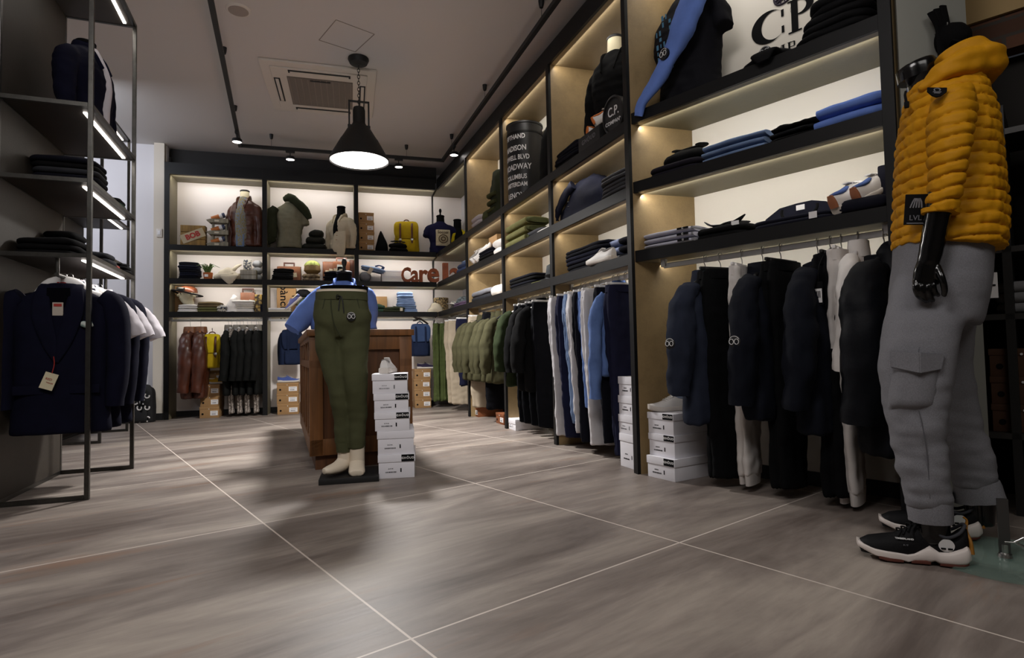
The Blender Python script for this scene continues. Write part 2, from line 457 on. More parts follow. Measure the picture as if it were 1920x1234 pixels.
def unit(F, u0, u1, D, label, skew=None, panel=PANEL, left=True, right=False, shelf_m=TAUPE, side_m=BRONZE, rail=None, pw=(3, 3, 3, 3), wp=.046, corner=False):
    X = skew or F.n
    root = thing('shelving_unit', label, 'shelving', F.pt(u0, 0, 0), 0, 'built-in display shelving')
    def P(u, v): return F.pt(u, 0) + X * v
    ups = [u for u, k in ((u0, left), (u1, right)) if k]
    for u in ups:
        wpart(MB().flat([xy(P(u - wp / 2, .02)), xy(P(u + wp / 2, .02)), xy(P(u + wp / 2, D)), xy(P(u - wp / 2, D))], 0, ZTOP), 'divider', side_m, root)
        wpart(MB().flat([xy(P(u - wp / 2, 0)), xy(P(u + wp / 2, 0)), xy(P(u + wp / 2, .02)), xy(P(u - wp / 2, .02))], 0, ZTOP), 'divider_edge', BLACK, root)
    ua, ub = u0 + (wp / 2 if left else 0), u1 - wp / 2 - .0006
    uL, uR = u0 - (wp / 2 if left else -.02), (u1 + wp / 2 if right else u1 - wp / 2 - .0006)
    for z0, z1 in ZS:
        wpart(MB().flat([xy(P(ua, .018)), xy(P(ub, .018)), xy(P(ub, D)), xy(P(ua, D))], z0, z1), 'shelf', shelf_m, root)
        wpart(MB().flat([xy(P(ua, 0)), xy(P(ub, 0)), xy(P(ub, .018)), xy(P(ua, .018))], z0, z1 + .002), 'shelf_edge', BLACK, root)
    wpart(MB().flat([xy(P(uL, .0205)), xy(P(uR, .0205)), xy(P(uR, D)), xy(P(uL, D))], ZTOP, ZTOP + .04), 'top_panel', shelf_m, root)
    wpart(MB().flat([xy(P(uL, 0)), xy(P(uR, 0)), xy(P(uR, .02)), xy(P(uL, .02))], ZTOP, ZFAS), 'fascia', BLACK, root)
    wpart(MB().flat([xy(P(uL, D + .0005)), xy(P(uR, D + .0005)), xy(P(uR, D + .018)), xy(P(uL, D + .018))], .07, ZTOP), 'back_panel', panel, root)
    wpart(MB().flat([xy(P(ua, D - .012)), xy(P(ub, D - .012)), xy(P(ub, D)), xy(P(ua, D))], 0, .07), 'plinth', BLACKM, root)
    if rail:
        v, ra, rb, z = rail
        mb = MB(); a, b = F.pt(ra, v, z), F.pt(rb, v, z)
        M = Matrix.Rotation(F.rz, 3, 'Z')
        mb.box((a + b) / 2, ((b - a).length, .012, .028), R=M, bev=.003)
        wpart(mb, 'hanging_rail', CHROME, root)
        for e in (a, b):
            wpart(MB().box(e + V((0, 0, .02)), (.03, .024, .052), R=M, bev=.003), 'rail_bracket', CHROME, root)
    for z, p in zip((ZS[0][0], ZS[1][0], ZS[2][0], ZTOP), pw):
        if p: led(F, ua + .02, ub - .02, z - .014, p * abs(ub - ua), v=.045 if z > 1.3 else .15)
    return root
def ybx(y): return (7.65 - y) / .99655
XD = V((1, 0, 0))
PB = (2.0, 3.6, 3.4, 3.8)
unit(BK, -.012 + .025, 1.0925, .35, 'shelving bay at left end of back wall, brown leather jackets hanging below', panel=PANELB, side_m=TAUPE, rail=(.08, .05, 1.05, 1.174), pw=PB, wp=.054)
unit(BK, 1.0925, 2.1945, .35, 'middle shelving bay of back wall behind the blue jacket', panel=PANELB, side_m=TAUPE, rail=(.08, 1.14, 2.15, 1.174), pw=PB, wp=.054)
unit(BK, 2.1945, 3.257, .35, 'shelving bay at right end of back wall with standing wooden letters', panel=PANELB, side_m=TAUPE, rail=(.08, 2.24, 3.2, 1.174), pw=PB, wp=.054)
# the corner bay: the back wall panel and shelves run on behind it
UM = [ybx(y) for y in (6.40, 5.22, 4.15, 3.02)]
c = thing('shelving_unit', 'corner shelving bay beside the wooden letters, cream trousers hanging below', 'shelving', BK.pt(3.26, 0, 0), 0, 'built-in display shelving')
cor = MID.pt(0, 0); e1 = MID.pt(UM[0] - .023, 0)
for z0, z1 in ZS:
    wpart(MB().flat([(1.258, 7.70), (1.275, 7.70), (e1.x + .018, e1.y), (e1.x + .40, e1.y), (1.72, 8.05), (1.258, 8.05)], z0, z1), 'shelf', TAUPE, c)
    wpart(MB().flat([(1.25, 7.70), (e1.x, e1.y), (e1.x + .018, e1.y), (1.27, 7.70)], z0, z1 + .002), 'shelf_edge', BLACK, c)
wpart(MB().flat([(1.258, 7.72), (e1.x + .02, e1.y), (e1.x + .40, e1.y), (1.72, 8.05), (1.258, 8.05)], ZTOP, ZTOP + .04), 'top_panel', TAUPE, c)
wpart(MB().flat([(1.25, 7.70), (e1.x, e1.y), (e1.x + .02, e1.y), (1.27, 7.70)], ZTOP, ZFAS), 'fascia', BLACK, c)
wpart(MB().flat([(1.257, 8.05), (1.72, 8.05), (1.72, 8.068), (1.257, 8.068)], .07, ZTOP), 'back_panel', PANELB, c)
wpart(MB().flat([(1.72, 8.05), (e1.x + .40, e1.y), (e1.x + .418, e1.y), (1.74, 8.05)], .07, ZTOP), 'back_panel', PANEL, c)
mb = MB(); a, b = MID.pt(.12, .1, 1.174), MID.pt(UM[0] - .06, .1, 1.174); M_ = Matrix.Rotation(MID.rz, 3, 'Z')
mb.box((a + b) / 2, ((b - a).length, .012, .028), R=M_); wpart(mb, 'hanging_rail', CHROME, c)
for e in (a, b): wpart(MB().box(e + V((0, 0, .02)), (.03, .024, .052), R=M_), 'rail_bracket', CHROME, c)
for z, p in zip((ZS[0][0], ZS[1][0], ZS[2][0], ZTOP), (1.5, 2.2, 2.2, 2.4)): led(MID, .15, UM[0] - .06, z - .014, p, v=.045 if z > 1.3 else .15)
PM = (2.2, 2.8, 2.6, 3.4)
unit(MID, UM[0], UM[1], .39, 'narrow shelving bay with olive jackets hanging below white sneakers', skew=XD, rail=(.12, UM[0] + .1, UM[1] - .05, 1.174), pw=PM, shelf_m=mat('brown_shelf', '#7d6d52', .55, 'mottle', scale=2, var=.15))
unit(MID, UM[1], UM[2], .39, 'shelving bay below the black printed basket, black trousers hanging', skew=XD, rail=(.12, UM[1] + .1, UM[2] - .05, 1.174), pw=PM, shelf_m=_mats['brown_shelf'])
unit(MID, UM[2], UM[3], .39, 'shelving bay with white and navy trousers hanging, black round plaque above', skew=XD, rail=(.12, UM[2] + .1, UM[3] - .05, 1.174), pw=PM, shelf_m=_mats['brown_shelf'])
r_end = 1.305
root = unit(RGT, 0.014, r_end, .37, 'wide shelving bay at right with white lettered back panel', skew=None, left=False, right=True, rail=(.07, .16, 1.26, 1.174), pw=(1.5, 3.4, 3.2, 3.6), shelf_m=TAUPE)
# its left divider runs parallel to the back wall
u0 = V((1.628, 3.0, 0))
wpart(MB().flat([(1.622, 3.0186), (1.622, 2.972), (2.03, 2.972), (2.03, 3.0186)], 0, ZTOP), 'divider', BRONZE, root)
wpart(MB().flat([(1.602, 3.0186), (1.602, 2.972), (1.622, 2.972), (1.622, 3.0186)], 0, ZTOP), 'divider_edge', BLACK, root)
# ================================================================ builders of single things
def catr(xs, ys, x):
    return float(np.interp(x, xs, ys))

def sneaker(label, loc, rz, upper, sole, lace, inner, L=.29, tilt=0.0, roll=0.0, group=None, heel=None, name='sneaker', cat='shoe', hi=.085, soleh=.03):
    r = thing(name, label, cat, loc, rz, group)
    if tilt or roll: r.rotation_euler = (roll, tilt, rz)
    W = ([0, .06, .2, .4, .55, .72, .86, .95, 1], [.022, .034, .039, .037, .042, .05, .044, .028, .008])
    def rings(ss, zf, p, sh=0.0):
        out = []
        for s in ss:
            w, z0, z1 = zf(s); c = (z0 + z1) / 2; h = (z1 - z0) / 2; ring = []
            for k in range(20):
                th = 2 * PI * k / 20; ct, st = math.cos(th), math.sin(th)
                ring.append(V((s * L, math.copysign(abs(ct) ** (2 / p), ct) * w + sh * s, c + math.copysign(abs(st) ** (2 / p), st) * h)))
            out.append(ring)
        return out
    k = L / .29
    spring = lambda s: max(0, s - .78) ** 2 * .35 * k
    ss = [0, .03, .08, .16, .26, .36, .46, .56, .66, .76, .84, .9, .95, .985, 1]
    MB().loft(rings(ss, lambda s: (catr(*W, s) * k + .003, spring(s), soleh * k + spring(s) * 1.0 + (.006 if s < .2 else 0)), 4.5)).build('sole', sole, r, 50)
    H = ([0, .06, .2, .34, .42, .5, .6, .72, .85, .95, 1], [hi * .98, hi * 1.02, hi * .86, hi * .9, hi * 1.02, hi * .94, hi * .8, hi * .65, hi * .56, soleh + .012, soleh + .004])
    def up(s):
        w = catr(*W, s) * k * (.94 if s > .4 else .9); b = soleh * k * .6 + spring(s)
        return w, 2 * b - catr(*H, s) * k - spring(s) * .6, catr(*H, s) * k + spring(s) * .6
    MB().loft(rings([.012, .04, .1, .18, .26, .34, .42, .5, .58, .66, .74, .82, .89, .94, .975], up, 2.5)).build('upper', upper, r, 60, fn=lambda c, n: V((c.x, c.y, max(c.z, .01))))
    MB().sweep([(.03 * L, 0, hi * k * .995), (.12 * L, 0, hi * k * .93), (.25 * L, 0, hi * k * .88), (.37 * L, 0, hi * k * .93)], [(.012 * k, .006 * k), (.024 * k, .010 * k), (.024 * k, .010 * k), (.014 * k, .007 * k)], 14, 2, 3, ref=(0, 1, 0)).build('lining', inner, r, 60)
    MB().sweep([(.60 * L, 0, hi * k * .76), (.48 * L, 0, hi * k * .98), (.38 * L, 0, hi * k * 1.16)], [(.016 * k, .004), (.02 * k, .005), (.018 * k, .003)], 10, 3, 3, ref=(0, 1, 0)).build('tongue', upper, r, 60)
    mb = MB()
    for i in range(5):
        s = .44 + i * .05; z = catr(*H, s) * k + .004
        mb.tube([(s * L, -.022 * k, z - .008), (s * L + .004, 0, z + .003), (s * L, .022 * k, z - .008)], .0022 * k, 6, 3)
    mb.build('laces', lace, r, 60)
    if heel: MB().sweep([(.0 * L, 0, soleh * k), (.005 * L, 0, .06 * k), (.012 * L, 0, .088 * k)], [(.022 * k, .008 * k), (.022 * k, .008 * k), (.014 * k, .006 * k)], 12, 2.5, 3, ref=(0, 1, 0)).build('heel_tab', heel, r, 60)
    return r

def barcode(mb, x0, z0, w, h, y, seed):
    rg = random.Random(seed); x = x0
    while x < x0 + w:
        d = rg.uniform(.0012, .0045); mb.box((x + d / 2, y, z0), (d, .0006, h)); x += d + rg.uniform(.001, .003)

def white_box(label, loc, rz, w, d, h, logo=True, seed=1, group=None, lid=.045, side='right'):
    r = thing('shoe_box', label, 'shoe box', loc, rz, group)
    MB().box((0, 0, (h - .004) / 2), (w - .008, d - .008, h - .004), bev=.002).build('box_body', WBOX, r, 30)
    MB().box((0, 0, h - lid / 2), (w, d, lid), bev=.002).build('lid', WBOX, r, 30)
    if logo:
        cx = w / 2 - .005 - .036 if side == 'right' else -w / 2 + .041
        pl = MB().box((cx, -d / 2 - .0008, h - lid / 2), (.072, .001, lid - .005)).build('logo_plate', INK, r, 0)
        MB().text('GHŌUD', .017, Mx((cx, -d / 2 - .0016, h - lid / 2), PI / 2), bold=.0004, sp=1.25).build('logo', WHITEINK, pl, 0)
    mb = MB(); y = -d / 2 + .0033
    barcode(mb, -w * .30, h * .26, .06, .007, y, seed); mb.text('38 39 40', .008, Mx((-w * .16, y, h * .40), PI / 2))
    mb.box((w * .115, y, h * .33), (.007, .0006, .022)); mb.box((w * .115, y - .0004, h * .33), (.004, .0006, .004))
    mb.build('size_print', GREYINK if seed % 7 == 0 else INK, r, 0)
    return r

def brown_box(label, loc, rz, w, d, h, seed=1, group=None, m=None, dot=True):
    r = thing('shoe_box', label, 'shoe box', loc, rz, group); m = m or CARD
    MB().box((0, 0, h / 2 - .002), (w - .006, d - .006, h - .004), bev=.002).build('box_body', m, r, 30)
    MB().box((0, 0, h - .0135), (w, d, .027), bev=.002).build('lid', m, r, 30)
    MB().box((w * .24, -d / 2 + .002, h * .42), (w * .38, .002, h * .42)).build('paper_label', PAPER, r, 0)
    mb = MB(); barcode(mb, w * .12, h * .34, w * .2, h * .12, -d / 2 + .0006, seed); mb.box((w * .24, -d / 2 + .0006, h * .52), (w * .25, .0006, .004)); mb.build('label_print', GREYINK, r, 0)
    if dot:
        mb = MB(); mb.lathe([(.0, 0), (.012, 0), (.012, .002), (0, .002)], n=16); bmesh.ops.transform(mb.bm, matrix=Mx((-w * .34, -d / 2 + .003, h * .36), PI / 2), verts=mb.bm.verts); mb.build('finger_hole', INK, r, 0)
    mb = MB(); mb.lathe([(.0, 0), (.005, 0), (.005, .002), (0, .002)], n=10); bmesh.ops.transform(mb.bm, matrix=Mx((-w * .02, -d / 2 - .0002, h * .8), PI / 2), verts=mb.bm.verts); mb.build('sticker', PAPER, r, 0)
    return r

def fold(label, loc, rz, w, d, h, m, k=2, cat='folded garment', name='folded_garment', group=None, collar=None, dome=0.0, wr=(.004, 14), p=5, tagm=None, seed=None):
    """one folded garment; with a collar or a tag it is an Empty and its parts"""
    rg = random.Random(seed if seed is not None else int(w * 1e4 + h * 1e5 + loc[0] * 977))
    if not dome: wr = (wr[0], wr[1], 1, 1)
    mb = MB().slab((0, 0, 0), w, d, h, p=p, k=k, rng=rg, dome=dome)
    if not collar and not tagm:
        o = mb.build(name, m, None, 40, loc=loc, rz=rz, wr=wr); return tag(o, label, cat, group)
    r = thing(name, label, cat, loc, rz, group)
    mb.build('folded_body', m, r, 40, wr=wr)
    if collar:
        zc = h + dome
        c = MB().sweep([(-.075, -d * .18, zc + .004), (-.07, d * .12, zc + .018), (0, d * .22, zc + .024), (.07, d * .12, zc + .018), (.075, -d * .18, zc + .004)], [(.006, .02), (.008, .026), (.008, .028), (.008, .026), (.006, .02)], 10, 2.5, 4, ref=(0, 0, 1))
        c.build('collar', collar, r, 60)
    if tagm:
        MB().box((w * .3, -d / 2 - .001, h * .55), (.035, .0015, min(.05, h * .7)), bev=0).build('hang_tag', tagm, r, 0)
    return r

def stack(items, F, u, v, zb, w, d, mats_, what, cat='folded garment', h=.045, k=2, group=None, skew=0.0, names='folded_garment', **kw):
    """a pile of folded garments, each one a thing"""
    z = zb; n = items
    for i in range(n):
        m = mats_[i % len(mats_)]; p = F.pt(u + random.uniform(-.006, .006), v + d / 2 + random.uniform(-.005, .005), z)
        lab = (what if n == 1 else what + ', ' + rank(i, n) + ' of its pile')
        hh = h * random.uniform(.92, 1.04)
        fold(lab, p, F.rz + skew + random.uniform(-.03, .03), w, d, hh, m, k, cat, names, group, dome=(.012 if i == n - 1 else 0), seed=random.randint(0, 999), **kw)
        z += hh + .0006
    return z

def hanger(r, m, w=.2, drop=.09, slope=.06, clip=False, hookm=None, bar=True, thick=.012):
    """hook over the rail at z = 0"""
    h = MB().tube([(-.0135, 0, -.006), (-.0135, 0, .010), (-.008, 0, .019), (.004, 0, .020), (.0135, 0, .010), (.0135, 0, -.014), (.004, 0, -.028), (0, 0, -.042), (0, 0, -drop)], .0025, 8, 3).build('hanger_hook', hookm or CHROME, r, 60)
    mb = MB()
    if clip:
        mb.box((0, 0, -drop), (w * 2, .014, .016), bev=.004)
        b = mb.build('hanger_bar', m, r, 40)
        for s in (-1, 1):
            MB().box((s * w * .72, 0, -drop - .022), (.024, .03, .05), bev=.006).build('hanger_clip', m, b, 40)
    else:
        mb.sweep([(-w, 0, -drop - slope), (-w * .5, 0, -drop - slope * .38), (0, 0, -drop), (w * .5, 0, -drop - slope * .38), (w, 0, -drop - slope)], [(.012, thick), (.013, thick), (.018, thick), (.013, thick), (.012, thick)], 10, 3, 4, ref=(0, 0, 1))
        mb.build('hanger_bar', m, r, 60)

def jacket_hang(label, loc, rz, m, Lb=.66, W=.21, T=.055, Ls=.58, slv=(.062, .05), hm=None, collar='stand', group=None, name='hanging_jacket', cat='jacket', badge=False, colm=None, short=False, wr=(.007, 9), bend=.04, drop=.09, splay=.05, hood=False, vox=.012, lim=None):
    r = thing(name, label, cat, loc, rz, group)
    kx = 1.0 if lim is None else min(1.0, lim / (W + splay + slv[0] + .02))
    sq = lambda c, n: V((c.x * kx, c.y, c.z)) if c.x < 0 else c       # pressed against the wall on its inner side
    hanger(r, hm or BLACKM, W * .86 * (1 if kx == 1 else .8), drop)
    z0 = -drop - .015
    mb = MB().sweep([(0, 0, z0 - Lb), (0, 0, z0 - Lb * .96), (0, 0, z0 - Lb * .7), (0, 0, z0 - Lb * .45), (0, 0, z0 - .16), (0, 0, z0 - .07), (0, 0, z0 - .02), (0, 0, z0 + .02)],
                    [(W * .92, T * .86), (W * .96, T), (W * .95, T * 1.05), (W * .97, T * 1.05), (W * .98, T * .95), (W * .8, T * .7), (W * .45, T * .7), (W * .32, T * .75)], 24, 2.4, 3)
    mb.build('jacket_body', m, r, 60, vox=vox, wr=wr, fn=lambda c, n: sq(c + n * .009 * noise.noise(V((c.x * 20, c.y * 20, c.z * 3.5))), n))
    e = (slv[0] * .82, slv[1] * .82)
    for s in (-1, 1):
        if short: pts = [(s * W * .78, 0, z0 - .06), (s * (W + .05), -.004, z0 - .15), (s * (W + .09), -.004, z0 - .25)]; rd = [(.05, T * .8), slv, (slv[0] * .96, slv[1])]
        else: pts = [(s * W * .62, 0, z0 - .045), (s * (W + splay * .15), -.002, z0 - .13), (s * (W + splay), bend * .2, z0 - .34), (s * (W + splay * .9), bend * -.5, z0 - Ls)]; rd = [(.040, T * .6), (slv[0] * .9, slv[1] * .85), (slv[0], slv[1]), e]
        sl = MB().sweep(pts, rd, 26, 2.2, 12).build('sleeve', m, r, 60, wr=(wr[0] * 1.2, wr[1] * 1.5), fn=lambda c, n: sq(c + n * (.004 * noise.noise(V((c.x * 9 + c.z * 6, c.y * 9, c.z * 13))) + .006 * noise.noise(V((c.x * 34, c.y * 34, c.z * 6)))), n))
        if badge and s == badge:
            lens_badge(sl, (s * (W + splay + slv[0] * 1.0), -.0, z0 - .33), s)
    cm = colm or m
    if hood:
        MB().sweep([(0, .0, z0 + .045), (0, .03, z0 + .01), (0, .065, z0 - .10), (0, .06, z0 - .2)], [(.06, .035), (.095, .05), (.12, .05), (.05, .02)], 18, 2.2, 5).build('hood', cm, r, 60, wr=(.008, 12))
    else:
        MB().sweep([(0, 0, z0 - .02), (0, 0, z0 + .02), (0, 0, z0 + .055)], [(W * .36, T * .9), (W * .34, T * .85), (W * .30, T * .8)], 20, 2.3, 4).build('collar', cm, r, 60, wr=(.003, 16))
    return r

def lens_badge(parent, loc, side=1, rz=None, sz=.028, m=None):
    """round goggle-lens patch with two light rings, facing the end of the sleeve"""
    R = Mx(loc, PI / 2, 0, (PI / 2 if side > 0 else -PI / 2) if rz is None else rz)
    mb = MB(); mb.lathe([(0, -.012), (sz, -.012), (sz, .004), (sz * .8, .007), (0, .007)], n=24); bmesh.ops.transform(mb.bm, matrix=R, verts=mb.bm.verts)
    b = mb.build('lens_badge', BLACKM, parent, 40)
    mb = MB()
    for q in (-.42, .42):
        mb.tube([(q * sz + .36 * sz * math.cos(a), .42 * sz * math.sin(a), .009) for a in np.linspace(0, 2 * PI, 17)], sz * .06, 6)
    mb.tube([(sz * .88 * math.cos(a), sz * .88 * math.sin(a), .006) for a in np.linspace(.5, 2.6, 12)], sz * .05, 6)
    bmesh.ops.transform(mb.bm, matrix=R, verts=mb.bm.verts)
    mb.build('lens_ring', WHITEINK, b, 60)
    return b

def trousers_hang(label, loc, rz, m, Lt=1.0, W=.14, T=.03, taper=.72, clipm=None, group=None, spread=.5, cuff=False, wr=(.006, 8), drop=.07, hookm=None, cat='trousers', foldleg=True, pocket=False, rib=None):
    r = thing('hanging_trousers', label, cat, loc, rz, group)
    hanger(r, clipm or PLASTW, W * .95, drop, clip=True, hookm=hookm)
    z0 = -drop - .012
    mb = MB()
    if foldleg:
        for s in (-1, 1):
            y = s * T * .55
            mb.sweep([(0, y * .6, z0), (0, y * .7, z0 - .10), (0, y, z0 - .28), (.01 * s, y, z0 - Lt * .6), (.012 * s, y, z0 - Lt * .97), (.012 * s, y, z0 - Lt)],
                     [(W * .92, T * .5), (W * 1.0, T * .62), (W * .98, T * .6), (W * .84, T * .55), (W * taper, T * .55), (W * taper, T * .5)], 20, 2.6, 4)
    else:
        mb.sweep([(0, 0, z0), (0, 0, z0 - .12), (0, 0, z0 - .30)], [(W, T * .8), (W * 1.08, T), (W * 1.0, T * .9)], 22, 2.6, 4)
        for s in (-1, 1):
            mb.sweep([(s * W * .48, 0, z0 - .16), (s * W * (.5 + .02), 0, z0 - .34), (s * W * spread, 0, z0 - Lt * .62), (s * W * spread, 0, z0 - Lt * .97), (s * W * spread, 0, z0 - Lt)],
                     [(W * .5, T * .9), (W * .5, T), (W * .44, T * .9), (W * .5 * taper, T * .8), (W * .48 * taper, T * .75)], 18, 2.5, 4)
    sd_ = random.uniform(0, 9)
    mb.build('trouser_legs', m, r, 60, vox=.009, wr=wr, fn=lambda c, n: c + n * (.006 * noise.noise(V((c.x * 24 + sd_, c.y * 20, c.z * 4))) + .004 * noise.noise(V((c.x * 12, c.y * 12 + sd_, c.z * 26)))))
    MB().sweep([(0, 0, z0 - .045), (0, 0, z0 + .002)], [(W * .955, T * 1.02), (W * .93, T * 1.0)], 22, 2.6, 2).build('waistband', rib or m, r, 50)
    if pocket:
        MB().box((-W * .3, -T * 1.0, z0 - .36), (W * .8, .012, .17), bev=.005).build('pocket', m, r, 40)
    if cuff:
        for s in (-1, 1):
            x = .012 * s if foldleg else s * W * spread; y = s * T * .55 if foldleg else 0
            MB().sweep([(x, y, z0 - Lt - .05), (x, y, z0 - Lt + .015)], [(W * taper * (.86 if foldleg else .44), T * .5), (W * taper * (.95 if foldleg else .48), T * .6)], 18, 2.4, 3).build('cuff', rib or m, r, 50)
    return r

def backpack(label, loc, rz, body, flap, strap, w=.28, h=.40, d=.14, group=None, hang=False, buckles=True, pocket=True):
    """front faces -y, base at z = 0"""
    r = thing('backpack', label, 'backpack', loc, rz, group)
    MB().sweep([(0, 0, 0), (0, 0, .02), (0, 0, h * .5), (0, 0, h * .86), (0, 0, h)], [(w * .46, d * .42), (w * .5, d * .5), (w * .49, d * .5), (w * .45, d * .46), (w * .25, d * .28)], 26, 3.4, 5).build('bag_body', body, r, 60, wr=(.006, 9))
    mb = MB().sweep([(0, .0, h * .98), (0, -d * .33, h * .97), (0, -d * .56, h * .84), (0, -d * .60, h * .62), (0, -d * .57, h * .46)], [(w * .30, .02), (w * .44, .018), (w * .50, .012), (w * .49, .012), (w * .40, .010)], 18, 3.2, 5)
    mb.build('flap', flap, r, 60, wr=(.004, 10))
    if pocket: MB().sweep([(0, -d * .50, h * .04), (0, -d * .55, h * .08), (0, -d * .55, h * .36), (0, -d * .50, h * .40)], [(w * .34, .02), (w * .38, .034), (w * .38, .030), (w * .33, .012)], 18, 3.5, 4).build('front_pocket', body, r, 60)
    for s in (-1, 1):
        x = s * w * .24
        st = MB().sweep([(x, -d * .1, h * 1.0), (x, -d * .46, h * .955), (x, -d * .70, h * .82), (x, -d * .74, h * .58), (x, -d * .74, h * .3)], [(.013, .004)] * 5, 8, 4, 5).build('strap', strap, r, 60)
        if buckles: MB().box((x, -d * .76, h * .42), (.036, .012, .028), bev=.004).build('buckle', CHROME, st, 40)
        MB().sweep([(s * w * .2, d * .46, h * .93), (s * w * .3, d * .72, h * .75), (s * w * .34, d * .7, h * .4), (s * w * .36, d * .5, h * .1)], [(.024, .008)] * 4, 8, 3, 5).build('shoulder_strap', body, r, 60)
    MB().tube([(-.035, 0, h * .98), (-.03, 0, h * 1.06), (0, 0, h * 1.09), (.03, 0, h * 1.06), (.035, 0, h * .98)], .007, 8, 4).build('carry_loop', strap, r, 60)
    if hang:
        MB().tube([(0, -.01, h * 1.08 + hang), (0, 0, h * 1.08 + hang + .02), (0, .01, h * 1.08 + hang), (0, 0, h * 1.07)], .003, 6, 3).build('hanger_hook', BLACKM, r, 60)
    return r

TORSO_Z = [0, .06, .30, .56, .76, .87, .94, 1.0]
TORSO_R = [(.178, .115), (.18, .118), (.168, .112), (.192, .125), (.20, .108), (.165, .088), (.10, .075), (.062, .06)]
def torso_sweep(mb, h, sx=1.0, sy=1.0, z0=0.0, dy=0.0, lean=0.0):
    return mb.sweep([(0, dy + lean * z, z0 + z * h) for z in TORSO_Z], [(a * sx, b * sy) for a, b in TORSO_R], 26, 2.3, 4)
def torso_sleeves(mb, h, kind, w=.055, z0=0.0, sx=1.0, fwd=0.0):
    k = h / .62
    for s in (-1, 1):
        zs = z0 + h * .80
        if kind == 'short': mb.sweep([(s * .12 * sx, 0, zs + .01), (s * .188 * sx, 0, zs - .035 * k), (s * .232 * sx, -.01, zs - .17 * k)], [(w * .9, w), (w * .95, w * 1.1), (w * .82, w * 1.05)], 18, 2, 5)
        else: mb.sweep([(s * .12 * sx, 0, zs + .01), (s * .188 * sx, 0, zs - .05 * k), (s * .222 * sx, -.01 - fwd * .3, zs - .25 * k), (s * .225 * sx, -.03 - fwd, zs - h * .80)], [(w * .9, w), (w * .98, w * 1.08), (w * .86, w), (w * .68, w * .8)], 18, 2, 5)
    return mb
def bust(label, loc, rz, top, h=.62, neck=WHITEP, neckcap=BLACKM, sleeve='short', inner=None, innerw=.055, collar=True, knob=False, sx=1.0, name='dress_form', z0=.02, plinth=True, wr=(.007, 8), wrap=None, fwd=0.0, vox=.011, necklen=.09):
    """headless tailor's form, front towards -y"""
    r = thing(name, label, 'mannequin bust', loc, rz)
    MB().lathe([(.058, h + z0 - .07), (.056, h + z0), (.054, h + z0 + necklen * .6), (.052, h + z0 + necklen)], n=20, sy=.95).build('neck', neck, r, 60)
    cp = MB().lathe([(.0, h + z0 + necklen), (.056, h + z0 + necklen), (.058, h + z0 + necklen + .012), (.05, h + z0 + necklen + .02), (0, h + z0 + necklen + .022)], n=20, sy=.95).build('neck_cap', neckcap, r, 40)
    if knob: MB().lathe([(.016, h + z0 + necklen + .01), (.010, h + z0 + necklen + .05), (.020, h + z0 + necklen + .085), (.014, h + z0 + necklen + .11), (0, h + z0 + necklen + .118)], n=14).build('knob', neckcap, cp, 60)
    if plinth: MB().lathe([(.15, 0), (.15, .012), (.04, .016), (.035, z0 + .05)], n=24, sy=.7).build('stand', BLACKM, r, 40)
    mb = torso_sweep(MB(), h, sx, 1.0, z0)
    if sleeve: torso_sleeves(mb, h, sleeve, sx=sx, z0=z0, fwd=fwd)
    body = mb.build('garment', top, r, 60, vox=vox, wr=wr, fn=lambda c, n: V(((c + n * (.008 * noise.noise(V((c.x * 16 + c.z * 6, c.y * 16, c.z * 7))) + .005 * noise.noise(V((c.x * 10, c.y * 10, c.z * 30))))).xy.to_tuple() + (c.z,))))
    if inner:
        MB().sweep([(0, -.045 - .012, z0 + .0), (0, -.062, z0 + h * .3), (0, -.076, z0 + h * .58), (0, -.05, z0 + h * .80), (0, -.02, z0 + h * .98)], [(innerw, .075), (innerw * 1.05, .072), (innerw * 1.0, .068), (innerw * .9, .06), (.045, .05)], 18, 2.4, 5).build('inner_shirt', inner, r, 60, wr=(.003, 12))
    if collar:
        for s in (-1, 1):
            MB().sweep([(s * .02, .062, z0 + h * 1.02), (s * .066, .03, z0 + h * 1.0), (s * .072, -.045, z0 + h * .93), (s * .05, -.115, z0 + h * .74)], [(.006, .028), (.008, .032), (.008, .032), (.004, .012)], 10, 2.5, 4, ref=(1, 0, 0)).build('lapel', top, r, 60)
    return r
# ================================================================ ceiling fixtures
g = at_z(672, 110, CZ)
lampr = thing('pendant_lamp', 'black industrial bell pendant lamp hanging on a chain', 'lamp', (g.x, g.y, CZ))
zm = lambda y: at_post(674, y, g.x, g.y).z - CZ
MB().lathe([(.0, 0), (.088, 0), (.090, -.012), (.075, -.045), (.03, -.062), (.0, -.062)][::-1], n=28).build('canopy', BLACKM, lampr, 40)
zr, zt = zm(303), zm(205)
mb = MB(); zc = -.06; i = 0; zy = zm(190)
while zc > zy - .02:
    a = np.linspace(0, 2 * PI, 13)
    mb.tube([((.010 * math.cos(t) if i % 2 else 0), (0 if i % 2 else .010 * math.cos(t)), zc - .018 + .018 * math.sin(t)) for t in a], .0028, 6); zc -= .028; i += 1
mb.build('chain', BLACKM, lampr, 60)
R_ = .252
zs_, zq = zm(237), zm(252)
prof = [(.046, zt), (.052, zt - .012), (.052, zs_ + .03), (.066, zs_), (.10, zs_ - .03), (.142, zq - .03), (.16, zq - .055), (R_ - .02, zr + .055), (R_, zr + .018), (R_ + .004, zr)]
MB().lathe(prof + [(R_ - .004, zr), (R_ - .026, zr + .055), (.15, zq - .058), (.09, zs_ - .04), (.03, zs_ - .02)], n=48, cap=False).build('lamp_shade', BLACKM, lampr, 40)
MB().lathe([(0, zt + .012), (.046, zt + .012), (.05, zt - .004), (.045, zt - .02)][::-1], n=28).build('shade_cap', BLACKM, lampr, 40)
